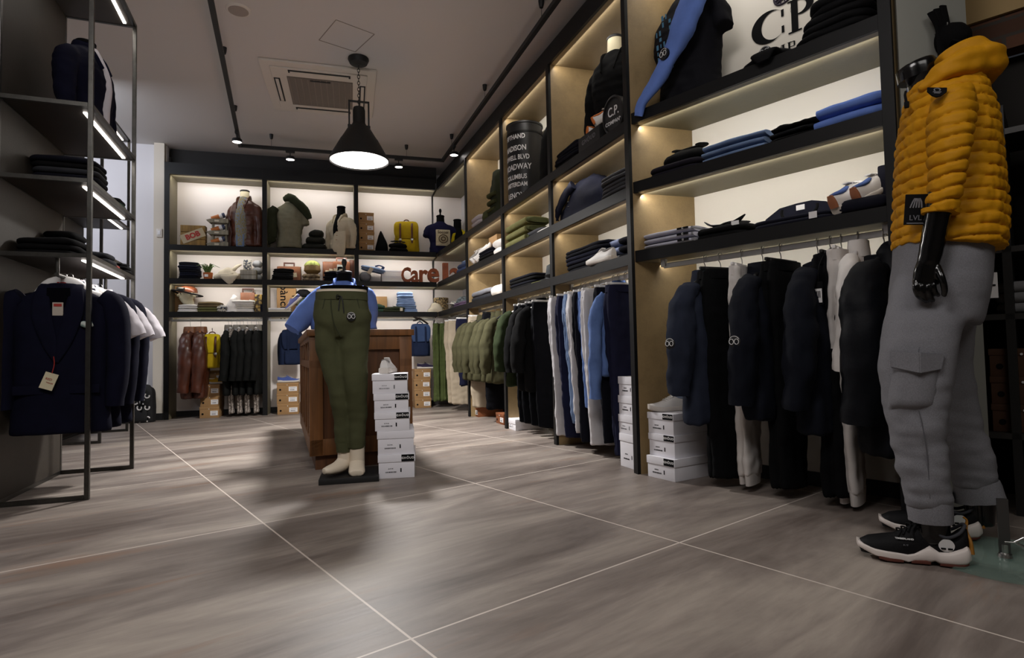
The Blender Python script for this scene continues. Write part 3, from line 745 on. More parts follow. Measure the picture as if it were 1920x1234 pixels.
MB().lathe([(R_ - .010, zr + .012), (R_ - .03, zr + .055), (.144, zq - .062), (.08, zs_ - .046), (.0, zs_ - .04)], n=48, cap=False).build('shade_lining', mat('lamp_lining', '#fffaf5', .5, emit=6.0), lampr, 60)
mb = MB(); zb_ = zm(240); zt2 = zm(191)
for s in (-1, 1):
    mb.box((s * .082, 0, (zb_ + zt2) / 2), (.014, .022, zt2 - zb_), bev=.002)
    mb.box((s * .070, 0, zb_ + .01), (.05, .03, .026), bev=.004)
mb.box((0, 0, zt2), (.178, .022, .012), bev=.002)
mb.build('yoke', BLACKM, lampr, 40)

def pl(x, y): q = at_z(x, y, CZ); return V((q.x, q.y, 0))
A, B, C_, D = pl(497, 107), pl(717, 131), pl(690, 216), pl(502, 203)
cc = (A + B + C_ + D) / 4; ax = (B - A).normalized(); rzz = math.atan2(ax.y, ax.x)
ac = thing('air_conditioner', 'white square ceiling cassette air conditioner with grey grille', 'air conditioner', (cc.x, cc.y, CZ), rzz)
W2, D2 = .50, .53
mb = MB(); mb.box((0, 0, -.012), (2 * W2, 2 * D2, .024), bev=.01); mb.box((0, 0, -.028), (2 * W2 - .16, 2 * D2 - .16, .02), bev=.012); mb.build('cover', PLASTW, ac, 30)
MB().box((0, .0, -.040), (.58, .60, .012), bev=.004).build('intake_grille', PLASTG, ac, 30)
mb = MB()
for i in range(11): mb.box((-.275 + i * .055, 0, -.047), (.006, .585, .004))
mb.build('grille_rib', mat('grille_rib', '#857b72', .6), ac, 0)
for x, y, sx, sy in ((0, -.40, .54, .055), (0, .40, .54, .055), (-.38, 0, .055, .50), (.38, 0, .055, .50)):
    s_ = MB().box((x, y, -.036), (sx, sy, .012), bev=.003).build('air_outlet', BLACKM, ac, 30)
    k = .30
    MB().box((x, y + (.008 if sx > sy else 0), -.043), (sx * (.94 if sx > sy else .5), sy * (.5 if sx > sy else .94), .005), bev=.001).build('louvre', PLASTW, s_, 0)
MB().box((0, -.27, -.048), (.18, .025, .006), bev=.002).build('latch', BLACKM, ac, 0)
A, B, C_, D = pl(630, 37), pl(702, 64), pl(666, 97), pl(598, 75)
mb = MB()
for p, q in ((A, B), (B, C_), (C_, D), (D, A)):
    m_ = (p + q) / 2; mb.box((m_.x, m_.y, CZ - .001), ((q - p).length, .006, .003), R=Matrix.Rotation(math.atan2((q - p).y, (q - p).x), 3, 'Z'))
tag(mb.build('access_panel', mat('joint_grey', '#8f867f', .9), None, 0), 'outline of a square access panel flush in the ceiling', 'ceiling panel')
q = at_z(447, 18, CZ)
t = thing('ceiling_speaker', 'round flush white ceiling speaker near the track rail', 'speaker', q)
MB().lathe([(.0, -.012), (.078, -.012), (.086, -.006), (.088, 0)], n=36).build('speaker_ring', PLASTW, t, 40)
MB().lathe([(.0, -.0135), (.070, -.0135), (.071, -.011)], n=36).build('speaker_grille', mat('speaker_cloth', '#9c928b', .8), t, 40)

ZT = CZ - .16
tr = thing('track_rail', 'black lighting track running in a U below the ceiling', 'light track', (0, 0, ZT))
P0, P1_, P2_, P3_ = [at_z(x, y, ZT) for x, y in ((395, 0), (450, 273), (830, 301), (1041, 5))]
e0 = P1_ + (P0 - P1_) * 1.9; e3 = P2_ + (P3_ - P2_) * 1.5
for p, q in ((e0, P1_), (P1_, P2_), (P2_, e3)):
    d = q - p; MB().box(((p.x + q.x) / 2, (p.y + q.y) / 2, 0), (d.length + .035, .036, .035), R=Matrix.Rotation(math.atan2(d.y, d.x), 3, 'Z'), bev=.002).build('track_bar', BLACKM, tr, 0)
for i, (x, y) in enumerate(((425, 125), (449, 228), (507, 272), (762, 297), (827, 275), (897, 188), (1013, 40))):
    seg = [(e0, P1_), (e0, P1_), (P1_, P2_), (P1_, P2_), (P2_, e3), (P2_, e3), (P2_, e3)][i]
    q = at_z(x, y, ZT); d = (seg[1] - seg[0]).normalized(); q = seg[0] + d * (q - seg[0]).dot(d)
    b = MB().lathe([(.0, .105), (.014, .105), (.019, .125), (.022, .16), (0, .16)], (q.x, q.y, 0), 14).build('ceiling_cup', BLACKM, tr, 40)
    MB().tube([(q.x, q.y, 0), (q.x, q.y, .12)], .0018, 6).build('suspension_wire', BLACKM, b, 60)
for i, (x, y, seg, lab) in enumerate(((457, 262, (e0, P1_), 'track spotlight at the far left corner of the black rail'), (545, 297, (P1_, P2_), 'track spotlight hanging left of the bell pendant'), (747, 311, (P1_, P2_), 'track spotlight hanging right of the bell pendant'), (833, 284, (P2_, e3), 'track spotlight at the far right corner of the black rail'))):
    q = at_z(x, y, ZT - .09); d = (seg[1] - seg[0]).normalized(); q = seg[0] + d * (q - seg[0]).dot(d)
    s_ = thing('track_spotlight', lab, 'spotlight', (q.x, q.y, ZT - .018), 0, 'spotlights on the black track')
    MB().box((0, 0, -.012), (.10 if 0 < i < 3 else .03, .03 if 0 < i < 3 else .1, .024), bev=.002).build('adapter', BLACKM, s_, 0)
    MB().tube([(0, 0, -.02), (0, 0, -.07)], .006, 8).build('stem', BLACKM, s_, 60)
    h_ = MB().lathe([(0, -.07), (.045, -.072), (.050, -.078), (.050, -.105), (.046, -.108)], n=24, cap=False).build('lamp_head', BLACKM, s_, 40)
    MB().lathe([(0, -.104), (.045, -.104)], n=24, cap=False).build("lens", mat('spot_lens', '#fff6f0', .4, emit=14.0), h_, 40)

# ================================================================ counter, jogger legs, shoe boxes
OAK = mat('counter_oak', '#7a4f28', .5, 'wood', bump=.3)
OAKD = mat('counter_oak_panel', '#633c1d', .55, 'wood', bump=.3)
GLASS = mat('display_glass', '#dfe6e4', .05, alpha=.22)
f0 = at_z(583, 905); f0 = at_z(574, 886)
crz = math.radians(5.3); wc, lc, hc = .64, 1.95, .872
ct = thing('wooden_counter', 'brown panelled wooden shop counter with a glazed strip under its top', 'counter', (f0.x + .02, f0.y + .02, 0), crz)
# local x across the front, y towards the back wall
MB().box((wc / 2, lc / 2, .055), (wc - .07, lc - .07, .11)).build('plinth', OAKD, ct, 0)
MB().box((wc / 2, lc / 2, hc - .02), (wc + .03, lc + .03, .04), bev=.004).build('worktop', OAK, ct, 30)
mb = MB()
for x in (.04, wc - .04):
    for y in (.04, lc - .04): mb.box((x, y, (.09 + hc - .04) / 2), (.08, .08, hc - .13), bev=.003)
mb.box((wc / 2, .04, .14), (wc, .076, .10), bev=.002); mb.box((wc / 2, .04, hc - .085), (wc, .076, .09), bev=.002)
for x in (.04, wc - .04):
    mb.box((x, lc / 2, .14), (.076, lc, .10), bev=.002); mb.box((x, lc / 2, hc - .055), (.076, lc, .03), bev=.002); mb.box((x, lc / 2, .655), (.076, lc, .05), bev=.002)
    for i in range(1, 5): mb.box((x, .04 + i * (lc - .08) / 5, .46), (.07, .06, .74), bev=.002)
mb.build('counter_frame', OAK, ct, 30)
MB().box((wc / 2, .045, .45), (wc - .14, .03, .58)).build('front_panel', OAKD, ct, 0)
for i in range(5):
    y0 = .04 + (i + .5) * (lc - .08) / 5
    for x in (.045, wc - .045):
        MB().box((x, y0, .41), (.03, (lc - .08) / 5 - .05, .46)).build('side_panel', OAKD, ct, 0)
        MB().box((x, y0, .74), (.006, (lc - .08) / 5 - .05, .13)).build('glass_pane', GLASS, ct, 0)
MB().box((wc / 2, lc / 2, .64), (wc - .1, lc - .1, .012)).build('inner_shelf', WHITEP, ct, 0)

OLIVE = mat('olive_twill', '#484a33', .85, 'fabric', var=.10, bump=.25)
FOOT = mat('cream_mannequin', '#d8cbb6', .45)
b0, b1 = at_z(597, 911), at_z(711, 903)
brz = math.atan2((b1 - b0).y, (b1 - b0).x); bw = (b1 - b0).length
lg = thing('leg_mannequin', 'cream leg mannequin in olive joggers on a black base before the counter', 'mannequin', (b0.x, b0.y, 0), brz)
MB().box((bw / 2, .155, .0155), (bw, .31, .031), bev=.003).build('base_plate', BLACKM, lg, 30)
ppm = F_PX / (RC @ np.array([b0.x + .1, b0.y + .13, 0]))[2]
def LP(x, y, yy):          # a point of the legs from its pixel, at depth yy behind the base's front edge
    n = V((-math.sin(brz), math.cos(brz), 0)); p = at_plane(x, y, b0 + n * yy, n) - b0
    return V((p.x * math.cos(brz) + p.y * math.sin(brz), yy, p.z))
def leg(pix, yy, rad): return [LP(x, y, yy + dy) for x, y, dy in pix]
# feet and shins
for pix, yy, rr in (([(646, 850, 0), (645, 866, 0), (634, 876, -.05), (617, 882, -.10), (606, 884, -.12)], .17, [(.039, .042), (.044, .046), (.040, .036), (.034, .026), (.020, .016)]),
                    ([(669.5, 850, 0), (669, 868, .0), (669, 878, -.04), (669, 885, -.09), (669, 888, -.12)], .15, [(.043, .043), (.045, .048), (.045, .042), (.046, .03), (.036, .018)])):
    pts = [LP(x, y, yy + dy) for x, y, dy in pix]
    MB().sweep([pts[0] + V((0, .0, .10))] + pts, [rr[0]] + rr, 18, 2.1, 5, ref=(1, .1, 0)).build('foot', FOOT, lg, 60, sub=1, fn=lambda c, n: V((c.x, c.y, max(c.z, .0315))))
tors = .15
mb = MB()
mb.sweep([LP(641, 556, tors), LP(642, 580, tors), LP(643, 606, tors), LP(644, 634, tors)], [(.145, .10), (.153, .112), (.155, .118), (.10, .09)], 28, 2.4, 5)
H_ = lambda y, x, hw, dy, f=1.05: (LP(x, y, tors + dy), (hw / 300, hw / 300 * f))
for rows in ([(608, 620, 27, 0), (650, 616, 22, -.005), (690, 625, 18.5, -.02), (735, 634.5, 16.5, -.015), (785, 641, 13.8, .01), (820, 643, 13, .015), (842, 644, 12.5, .02)],
             [(608, 665, 27, 0), (650, 663, 26, -.01), (690, 664, 23.5, -.03), (722, 666, 20, -.035), (770, 670, 17, 0), (815, 670, 15, .0), (842, 669.5, 14, 0)]):
    q = [H_(*r_) for r_ in rows]
    mb.sweep([a for a, b in q], [b for a, b in q], 22, 2.2, 5)
jog = mb.build('jogger_trousers', OLIVE, lg, 60, vox=.009, it=4, wr=(.009, 9, .6))
p = LP(641, 553, tors)
wb = MB().sweep([p + V((0, 0, -.035)), p + V((0, 0, .012))], [(.148, .104), (.146, .102)], 28, 2.4, 2).build('waistband', OLIVE, lg, 60)
MB().sweep([p + V((0, 0, .0)), p + V((0, 0, .026))], [(.140, .096), (.140, .096)], 28, 2.4, 2).build('hip_top', FOOT, lg, 60)
for x, y, s in ((644, 838, .9), (669.5, 838, 1)):
    q = LP(x, y, tors + .012); MB().sweep([q + V((0, 0, -.028)), q + V((0, 0, .028))], [(.043 * s, .045 * s), (.049 * s, .05 * s)], 20, 2.1, 4).build('cuff', OLIVE, lg, 60, wr=(.004, 40, 1.5))
mb = MB()
for dx, dz in ((-.008, -.10), (.010, -.115)): mb.tube([p + V((0 + dx * .3, -.106, -.02)), p + V((dx, -.114, -.05)), p + V((dx * 1.6, -.118, dz))], .003, 6, 4)
mb.tube([p + V((-.0, -.108, -.02)), p + V((-.022, -.114, -.012)), p + V((-.02, -.112, -.032)), p + V((0, -.108, -.022))], .003, 6, 3); mb.build('drawstring', BLACKM, lg, 60)
OLIVED = mat('olive_seam', '#2c301b', .9)
mb = MB(); mb.tube([p + V((-.055, -.100, -.03)), p + V((-.052, -.113, -.09)), p + V((-.035, -.124, -.18)), p + V((.0, -.12, -.25))], .0026, 6, 4)
for s in (-1, 1): mb.tube([p + V((s * .088, -.088, -.03)), p + V((s * .105, -.085, -.10)), p + V((s * .146, -.03, -.15))], .003, 6, 4)
mb.build('seam', OLIVED, jog, 60)
lens_badge(jog, p + V((.055, -.118, -.135)), 1, rz=0.12, sz=.026)

bd = at_z(743, 897); boxrz = math.atan2((at_z(779, 895) - at_z(709, 899)).y, (at_z(779, 895) - at_z(709, 899)).x)
z = 0.0; fx = at_z(709, 899); n_ = V((-math.sin(boxrz), math.cos(boxrz), 0)); tx_ = V((math.cos(boxrz), math.sin(boxrz), 0))
for i, (xl, xr, yt, lg_) in enumerate(((709, 779, 852, 1), (706, 776, 808, 0), (702, 769, 773, 1), (699, 766, 738, 1), (697, 765, 701, 1))):
    a_, b2 = at_plane(xl, yt, fx, n_), at_plane(xr, yt, fx, n_); w_ = (b2 - a_).length; c_ = (a_ + b2) / 2
    zt_ = at_plane((xl + xr) / 2, yt, fx, n_).z
    c_ = V((c_.x, c_.y, 0)) + n_ * (.165 + random.uniform(-.004, .004))
    white_box('white shoe box in the stack beside the counter, ' + rank(i, 5), (c_.x, c_.y, z), boxrz + random.uniform(-.02, .02), w_, .32, zt_ - z - .0005, bool(lg_), 3 + i, 'white shoe boxes stacked by the counter', lid=.044 if i < 2 else .038)
    z = zt_
WSHOE = mat('white_leather', '#e4e1dd', .5, 'leather', var=.03, bump=.06); WSHOE = mat('white_shoe', '#dedbd8', .5)
SOLEW = mat('white_rubber', '#cfc8c0', .6); INNER = mat('grey_lining', '#8f8c88', .9, 'fabric')
q = at_plane(722, 700, fx + n_ * .12, n_)
sneaker('white trainer seen from behind on the shoe box stack by the counter', (q.x - .01, q.y - .06, z), boxrz + PI / 2 - .12, WSHOE, SOLEW, WSHOE, INNER, L=.27)
# ================================================================ goods on the back wall shelves
Z1, Z2, Z3 = 1.2745, 1.6745, 2.0795
NAVY = mat('navy_cloth', '#1c1f2e', .9, 'fabric'); DNAVY = mat('dark_navy', '#0e0f18', .9, 'fabric'); BLK = mat('black_cloth', '#0b0b0c', .9, 'fabric', var=.2)
CHAR = mat('charcoal_cloth', '#2c2d31', .9, 'fabric'); GREY = mat('grey_cloth', '#7f8086', .9, 'fabric'); WHT = mat('white_cloth', '#dedad6', .9, 'fabric', var=.04)
CREAM = mat('cream_cloth', '#d3c9b4', .9, 'fabric', var=.06); DENIM = mat('blue_denim', '#5f78a6', .9, 'denim', col2='#8199c0'); DDEN = mat('dark_denim', '#26314d', .9, 'denim', col2='#3a4a70')
MDEN = mat('mid_denim', '#485c7e', .9, 'denim', col2='#6a80a4'); OLV = mat('olive_cloth', '#43462b', .9, 'fabric'); OLVL = mat('olive_light', '#6b6a45', .9, 'fabric'); OLVD = mat('olive_dark', '#2d3122', .9, 'fabric')
FOREST = mat('forest_green', '#2e4236', .9, 'fabric'); LEATH = mat('brown_leather', '#4a2415', .38, 'leather', bump=.25); TAN = mat('tan_wood', '#9c5a2c', .5, 'wood')
YEL = mat('yellow_canvas', '#b89c1c', .8, 'fabric'); YELB = mat('bright_yellow', '#d4bb1f', .75, 'fabric'); BLUE = mat('royal_blue', '#6581c8', .8, 'fabric', var=.08)
GREYT = mat('grey_green_tee', '#7d7b68', .9, 'fabric'); PUFF = mat('dark_puffer', '#23241f', .5, 'fabric'); STRAP = mat('brown_strap', '#5f3218', .5, 'leather')
CASE = mat('brown_case', '#8f5838', .5, 'leather', bump=.15); CASED = mat('dark_case', '#5f3524', .5, 'leather', bump=.15); GWOOD = mat('grey_wood', '#8d8775', .7, 'wood'); TERRA = mat('terracotta', '#a85a26', .7)
LEAF = mat('leaf_green', '#4f6a33', .6); SKIN = mat('stone_head', '#c9c2a6', .6, 'mottle', scale=6); BLS = mat('lavender_canvas', '#6a6fa6', .8, 'fabric'); ORNG = mat('orange', '#c96a1e', .6)
LEOP = mat('leopard_print', '#b39a6e', .8, 'pattern', col2='#2a2018', scale=2.4); PLAID = mat('grey_plaid', '#2a2b30', .85, 'plaid', col2='#3f4045', scale=1.4); PATT = mat('floral_print', '#d0cbbd', .85, 'pattern', col2='#3b4150', scale=2)
LETTER = mat('rust_letter', '#a4532a', .55, 'leather', bump=.2); LETTERD = mat('rust_side', '#5e3b2b', .6); GLASSG = mat('pale_glass', '#a9c2a4', .15, trans=.3); PURP = mat('mauve_cloth', '#5c4b62', .9, 'fabric')
def S(F, xl, xr, yt, v, zb): return F.span(xl, xr, yt, v, zb)

# --- top row, left bay
u, w, h = S(BK, 338, 385, 422, .10, Z3)
t = thing('wooden_crate', 'wooden crate front with a tilted paper sign in red letters', 'crate', BK.pt(u, .10, Z3))
mb = MB()
for i in range(3): mb.box((0, .05, h * (i + .5) / 3), (w, .10, h / 3 - .006), bev=.003)
mb.build('crate_boards', mat('crate_wood', '#8a6a32', .7, 'wood'), t, 30)
sg = MB().box((0, 0, 0), (w * .98, .004, h * .42), R=Matrix.Rotation(-.42, 3, 'Y')).build('paper_sign', mat('kraft_paper', '#b5a688', .8), t, 0, loc=(0, -.004, h * .5))
MB().text('BOB', .085, Mx((0, -.003, 0), PI / 2, -.42), bold=.004).build('sign_letters', REDINK, sg, 0)
u, w, h = S(BK, 386, 428, 402, .10, Z3)
t = thing('tiered_display_stand', 'grey three-tier wooden display stand between crate and leather jacket', 'display stand', BK.pt(u, .1, Z3))
ht = h * .80
for i in range(3):
    zt_ = .03 + i * ht * .45
    b = MB().prism([(-w * .5, zt_ + .012), (-w * .36, zt_ - .018), (w * .5, zt_ - .018), (w * .5, zt_ + .035), (-w * .3, zt_ + .028)], .12).build('tray', GWOOD, t, 0)
    MB().box((-w * .02, -.001, zt_ + .005), (w * .2, .002, .022)).build('price_label', CREAM, b, 0)
mb = MB()
for x in (-w * .22, w * .38): mb.box((x, .06, ht * .47), (.022, .05, ht * .9))
mb.build('upright', GWOOD, t, 0)
for i in range(3):
    zt_ = .03 + i * ht * .45 + .048
    p = BK.pt(u, .11, Z3 + zt_)
    c = thing('spray_can', 'white and orange can lying tilted on the ' + ['lowest', 'middle', 'top'][i] + ' tier of the grey stand', 'can', p + V((.0, .04, .012)), 0, 'cans on the tiered stand')
    c.rotation_euler = (0, PI / 2 - .38, 0)
    MB().lathe([(0, -.075), (.032, -.075), (.032, .02), (0, .02)], n=18).build('can_body', mat('can_orange', '#b86a2c', .4), c, 40)
    MB().lathe([(0, .02), (.0325, .02), (.0325, .055), (0, .055)], n=18).build('can_band', PAPER, c, 40)
    MB().lathe([(0, .055), (.033, .055), (.030, .085), (0, .085)], n=18).build('can_cap', mat('slate_blue', '#3d4560', .5), c, 40)
TEEY = mat('ochre_print_tee', '#8d7f45', .9, 'pattern', col2='#7f8794', scale=2.2)
def bustF(F, px, ycap, v, zb, label, top, knob=False, rot=0.0, necklen=.09, **k):
    z = F.pick(px, ycap, v)[1]; u = F.pick_u(px, (z + zb) / 2, v)
    h = z - zb - .02 - necklen - .022 - (.10 if knob else 0)
    return bust(label, F.pt(u, v, zb), F.rz + rot, top, h=h, knob=knob, necklen=necklen, **k), u, h
b, u, h = bustF(BK, 459, 357, .17, Z3, 'bust in brown leather jacket over an ochre and blue shirt', LEATH, neck=mat('cream_neck', '#d9cfae', .7), sleeve='long', inner=TEEY, innerw=.078, rot=-.3, sx=.86, wr=(.008, 7), necklen=.075)
MB().box((0, -.118, .08), (.10, .02, .16), bev=.008).build('denim_hem', MDEN, b, 40)
# --- top row, middle bay
b, u, h = bustF(BK, 543, 366, .17, Z3, 'bust in grey-green tee with a dark jacket slung over its shoulder', GREYT, neck=_mats['cream_neck'], sleeve='short', collar=False, necklen=.08, sx=.86)
MB().sweep([(-.16, -.06, h * .88), (-.215, -.07, h * .72), (-.215, -.08, h * .42), (-.235, -.075, h * .24), (-.20, -.07, h * .13)], [(.05, .05), (.075, .065), (.075, .06), (.085, .05), (.05, .03)], 18, 2.4, 5).build('draped_jacket', OLVD, b, 60, wr=(.012, 10))
MB().sweep([(-.06, -.02, h * 1.10), (.02, -.06, h * 1.12), (.11, -.07, h * 1.0), (.20, -.05, h * .84), (.245, -.05, h * .68)], [(.03, .03), (.06, .05), (.075, .05), (.07, .05), (.03, .03)], 18, 2.4, 5, ref=(0, 1, 0)).build('draped_hood', OLVD, b, 60, wr=(.012, 12))
u, w, h = S(BK, 565, 612, 430, .07, Z3)
for i in range(3):
    ww = w * (1 - i * .2)
    fold('dark olive folded puffer jacket between the two busts, ' + rank(i, 3) + ' of its pile', BK.pt(u + .0 + i * .012, .20, Z3 + i * h / 3), .05 * i, ww, .26, h / 3 * 1.02, PUFF, 1, 'folded jacket', 'folded_jacket', 'dark folded puffers', dome=.015 if i == 2 else 0, p=3.2, wr=(.008, 14))
IV = mat('ivory_wool', '#c6bba3', .9, 'fabric', var=.05)
b, u, h = bustF(BK, 637, 387, .14, Z3, 'bust in ivory blazer over a black shirt, coat front hanging past the shelf', IV, neck=BLK, neckcap=BLK, sleeve='long', inner=BLK, innerw=.045, rot=-.65, necklen=.10, sx=.86)
b.location += V((.02, 0, 0))
for x0, lo in ((.085, -.10), (.02, -.04)):
    MB().sweep([(x0 + .02, -.125, h * .5), (x0 + .03, -.155, h * .2), (x0 + .03, -.165, 0), (x0 + .02, -.16, lo)], [(.055, .012), (.07, .014), (.07, .012), (.05, .006)], 14, 3, 4).build('coat_front', IV, b, 60, wr=(.005, 12))
mb = MB()
for z in (.25, .38, .5): mb.lathe([(0, 0), (.008, 0), (.008, .004), (0, .004)], (.055, -.176 if z < .3 else -.165, h * z), 8)
mb.build('buttons', TAN, b, 40)
# --- top row, right bay
u, w, h = S(BK, 673, 702, 398, .06, Z3)
for i in range(4): brown_box('brown shoe box left of the yellow backpack, ' + rank(i, 4) + ' of its pile', BK.pt(u + random.uniform(-.004, .004), .06 + .15, Z3 + i * h / 4), 0, w, .27, h / 4 - .0005, 20 + i, 'brown boxes on the top shelf')
u, w, h = S(BK, 704, 729, 431, .08, Z3)
t = MB().sweep([(0, 0, 0), (0, 0, h * .35), (-.005, 0, h * .7), (-.01, 0, h)], [(w * .5, .09), (w * .44, .085), (w * .25, .06), (w * .04, .01)], 20, 3, 4).build('folded_garment', BLK, None, 60, loc=BK.pt(u, .18, Z3), wr=(.008, 10)); tag(t, 'black garment folded to a peak beside the brown box pile', 'folded garment')
u, w, h = S(BK, 728, 766, 452, .04, Z3)
fold('crumpled black garment lying before the yellow backpack', BK.pt(u, .11, Z3), .1, w, .14, h * .8, BLK, 2, collar=CHAR, dome=.02, p=3, wr=(.012, 14))
u, w, h = S(BK, 740, 789, 413, .10, Z3)
backpack('yellow canvas backpack with brown straps on the top shelf', BK.pt(u, .22, Z3), -.18, YEL, YEL, STRAP, w * .94, h * .98, .15)
NT = mat('navy_tee', '#1a1a38', .9, 'fabric')
b, u, h = bustF(BK, 826, 388, .16, Z3, 'bust in navy tee with a beige soccer print on its chest', NT, neck=BLK, neckcap=BLK, sleeve='short', collar=False, knob=True, necklen=.07, sx=.88, z0=.0, plinth=False)
pr = MB().sweep([(.012, -.12, h * .22), (.012, -.128, h * .4), (.012, -.132, h * .56), (.012, -.116, h * .70)], [(.098, .012)] * 4, 8, 8, 4, ref=(1, 0, 0)).build('chest_print', mat('print_beige', '#b0a68a', .85, 'mottle', scale=8, var=.3), b, 60)
mb = MB(); mb.text('Soccer', .056, Mx((.012, -.1475, h * .62), PI / 2 + .0), bold=.001); mb.build('print_letters', mat('print_brown', '#5c4a36', .8), pr, 0)
mb = MB(); mb.tube([(.012 + .06 * math.cos(a), -.149, h * .42 + .055 * math.sin(a)) for a in np.linspace(0, 2 * PI, 21)], .006, 6); mb.tube([(.012 + .028 * math.cos(a), -.149, h * .42 + .026 * math.sin(a)) for a in np.linspace(0, 2 * PI, 15)], .007, 6); mb.build('print_ball', _mats['print_brown'], pr, 60)
b, u, h = bustF(BK, 858, 409, .2, Z3, 'black bust in a yellow garment at the corner of the top shelf', mat('yellow_black_top', '#c9b51e', .85, 'fabric'), neck=BLK, neckcap=BLK, sleeve='short', collar=False, necklen=.12, inner=BLK, innerw=.08, z0=.0, plinth=False)
# --- second row, left bay
u, w, h = S(BK, 330, 373, 491, .05, Z2)
stack(5, BK, u, .05, Z2, w * .95, .24, [DNAVY, NAVY], 'dark navy jeans folded beside the potted plant', 'jeans', h / 5, 2, 'dark jeans at far left', names='folded_jeans')
u, w, h = S(BK, 379, 400, 491, .12, Z2)
t = thing('potted_plant', 'small spiky green plant in an orange pot', 'plant', BK.pt(u, .14, Z2))
MB().lathe([(0, 0), (.045, 0), (.055, .09), (.052, .09), (.045, .08), (0, .08)], n=20).build('pot', TERRA, t, 40)
MB().box((-.01, -.052, .05), (.04, .006, .03)).build('pot_label', PAPER, t, 0)
mb = MB(); rg = random.Random(3)
for i in range(46):
    a = rg.uniform(0, 2 * PI); l_ = rg.uniform(.08, .15); r0 = rg.uniform(0, .03); e_ = rg.uniform(.25, .9)
    c_ = V((math.cos(a), math.sin(a), 0)); p0_ = c_ * r0 + V((0, 0, .08)); p1_ = p0_ + c_ * l_ * e_ * .4 + V((0, 0, l_ * .7)); p2_ = p0_ + c_ * l_ * e_ + V((0, 0, l_ * (1.0 - e_ * .5)))
    mb.sweep([p0_, p1_, p2_], [(.006, .002), (.006, .002), (.001, .001)], 6, 2, 3)
mb.build('foliage', LEAF, t, 60)
u, w, h = S(BK, 397, 452, 499, .03, Z2)
t = thing('folded_garment', 'crumpled cream garment spilling over the shelf edge beside the plant', 'folded garment', BK.pt(u, .12, Z2))
MB().slab((0, 0, 0), w, .2, h * .5, p=2.6, dome=h * .45).build('folded_body', CREAM, t, 60, wr=(.022, 13))
MB().sweep([(w * .1, -.06, h * .4), (w * .12, -.115, h * .2), (w * .14, -.125, -.03), (w * .18, -.125, -.055)], [(.10, .012), (.09, .012), (.05, .01), (.02, .006)], 14, 3, 4).build('hanging_sleeve', CREAM, t, 60, wr=(.008, 14))
MB().sweep([(w * .1, 0, h * .55), (w * .25, .0, h * .95), (w * .45, .02, h * 1.25)], [(.03, .02), (.025, .02), (.012, .012)], 12, 2, 4).build('raised_sleeve', CREAM, t, 60, wr=(.006, 16))
u, w, h = S(BK, 450, 481, 506, .06, Z2)
t = thing('drawer_box', 'small grey wooden box with two drawers', 'box', BK.pt(u, .06, Z2))
MB().box((0, .10, h / 2), (w, .2, h), bev=.003).build('box_body', GWOOD, t, 0)
for i in range(2): MB().box((0, -.003, h * (.27 + .46 * i)), (w * .92, .008, h * .40), bev=.002).build('drawer', mat('pale_grey_wood', '#b3b0a4', .7, 'wood'), t, 0)
z = Z2 + h
u, w, h2 = S(BK, 456, 471, 487, .08, z); t = MB().box((0, .02, h2 / 2), (w, .03, h2), bev=.002).build('picture_card', PATT, None, 0, loc=BK.pt(u, .08, z)); tag(t, 'small printed picture card standing on the grey drawer box', 'card')
u, w, h2 = S(BK, 471, 491, 487, .12, Z2); fold('grey and white garment folded upright at the right end of the shelf', BK.pt(u, .2, Z2), 0, w, .16, h2, mat('silver_cloth', '#a5a7ab', .8, 'fabric'), 3, p=3, wr=(.01, 12))
# --- second row, middle bay
def suitcase(label, F, xl, xr, yt, v, zb, m, d=.12, handle=True, stickers=2, seed=0, flat=False):
    u, w, h = S(F, xl, xr, yt, v, zb); hh = h - (.055 if handle else 0)
    r = thing('suitcase', label, 'suitcase', F.pt(u, v, zb), F.rz)
    MB().box((0, d / 2, hh / 2), (w, d, hh), bev=.022).build('case_body', m, r, 40)
    mb = MB(); mb.box((0, d / 2, hh / 2), (w + .004, .012, hh + .004), bev=.003); mb.build('case_seam', CASED, r, 0)
    if handle:
        mb = MB(); mb.box((-.06, d / 2, hh + .02), (.016, .03, .05), bev=.003); mb.box((.06, d / 2, hh + .02), (.016, .03, .05), bev=.003); mb.box((0, d / 2, hh + .046), (.136, .03, .016), bev=.004); mb.build('case_handle', CASED, r, 30)
    rg = random.Random(seed)
    for i in range(stickers):
        c = rg.choice(['#cfd8d0', '#a8c4c4', '#d8cdb0'])
        MB().box((rg.uniform(-.3, .3) * w, -.001, rg.uniform(.3, .75) * hh), (.07, .003, .055), R=Matrix.Rotation(rg.uniform(-.2, .2), 3, 'Y')).build('travel_sticker', mat('sticker_' + c[1:], c, .6), r, 0)
    return r
suitcase('small brown suitcase behind the pile of black garments', BK, 519, 564, 491, .14, Z2, CASE, seed=2)
u, w, h = S(BK, 508, 551, 503, .03, Z2)
stack(3, BK, u, .03, Z2, w * .95, .14, [BLK, mat('black_sheen', '#15171a', .45, 'fabric'), BLK], 'black garment folded before the small brown suitcase', h=h / 3, k=2, group='black garments in the middle bay', wr=(.006, 14))
u, w, h = S(BK, 566, 602, 513, .06, Z2)
t = fold('beige patterned cloth folded under the cactus pot', BK.pt(u, .15, Z2), 0, w, .17, h, mat('beige_print', '#a08e72', .9, 'pattern', col2='#6a5a48'), 2, p=3, wr=(.008, 14))
zb_ = Z2 + h; u, w, h = S(BK, 569, 601, 487, .08, zb_)
t = thing('potted_cactus', 'round green cactus in a brown bowl on folded cloth', 'plant', BK.pt(u, .15, zb_))
MB().lathe([(0, 0), (.06, 0), (w * .5, h * .25), (w * .46, h * .62), (w * .42, h * .62), (0, h * .6)], n=28).build('bowl', mat('brown_bowl', '#7a6237', .5), t, 50)
mb = MB(); n_ = 28; rings = []
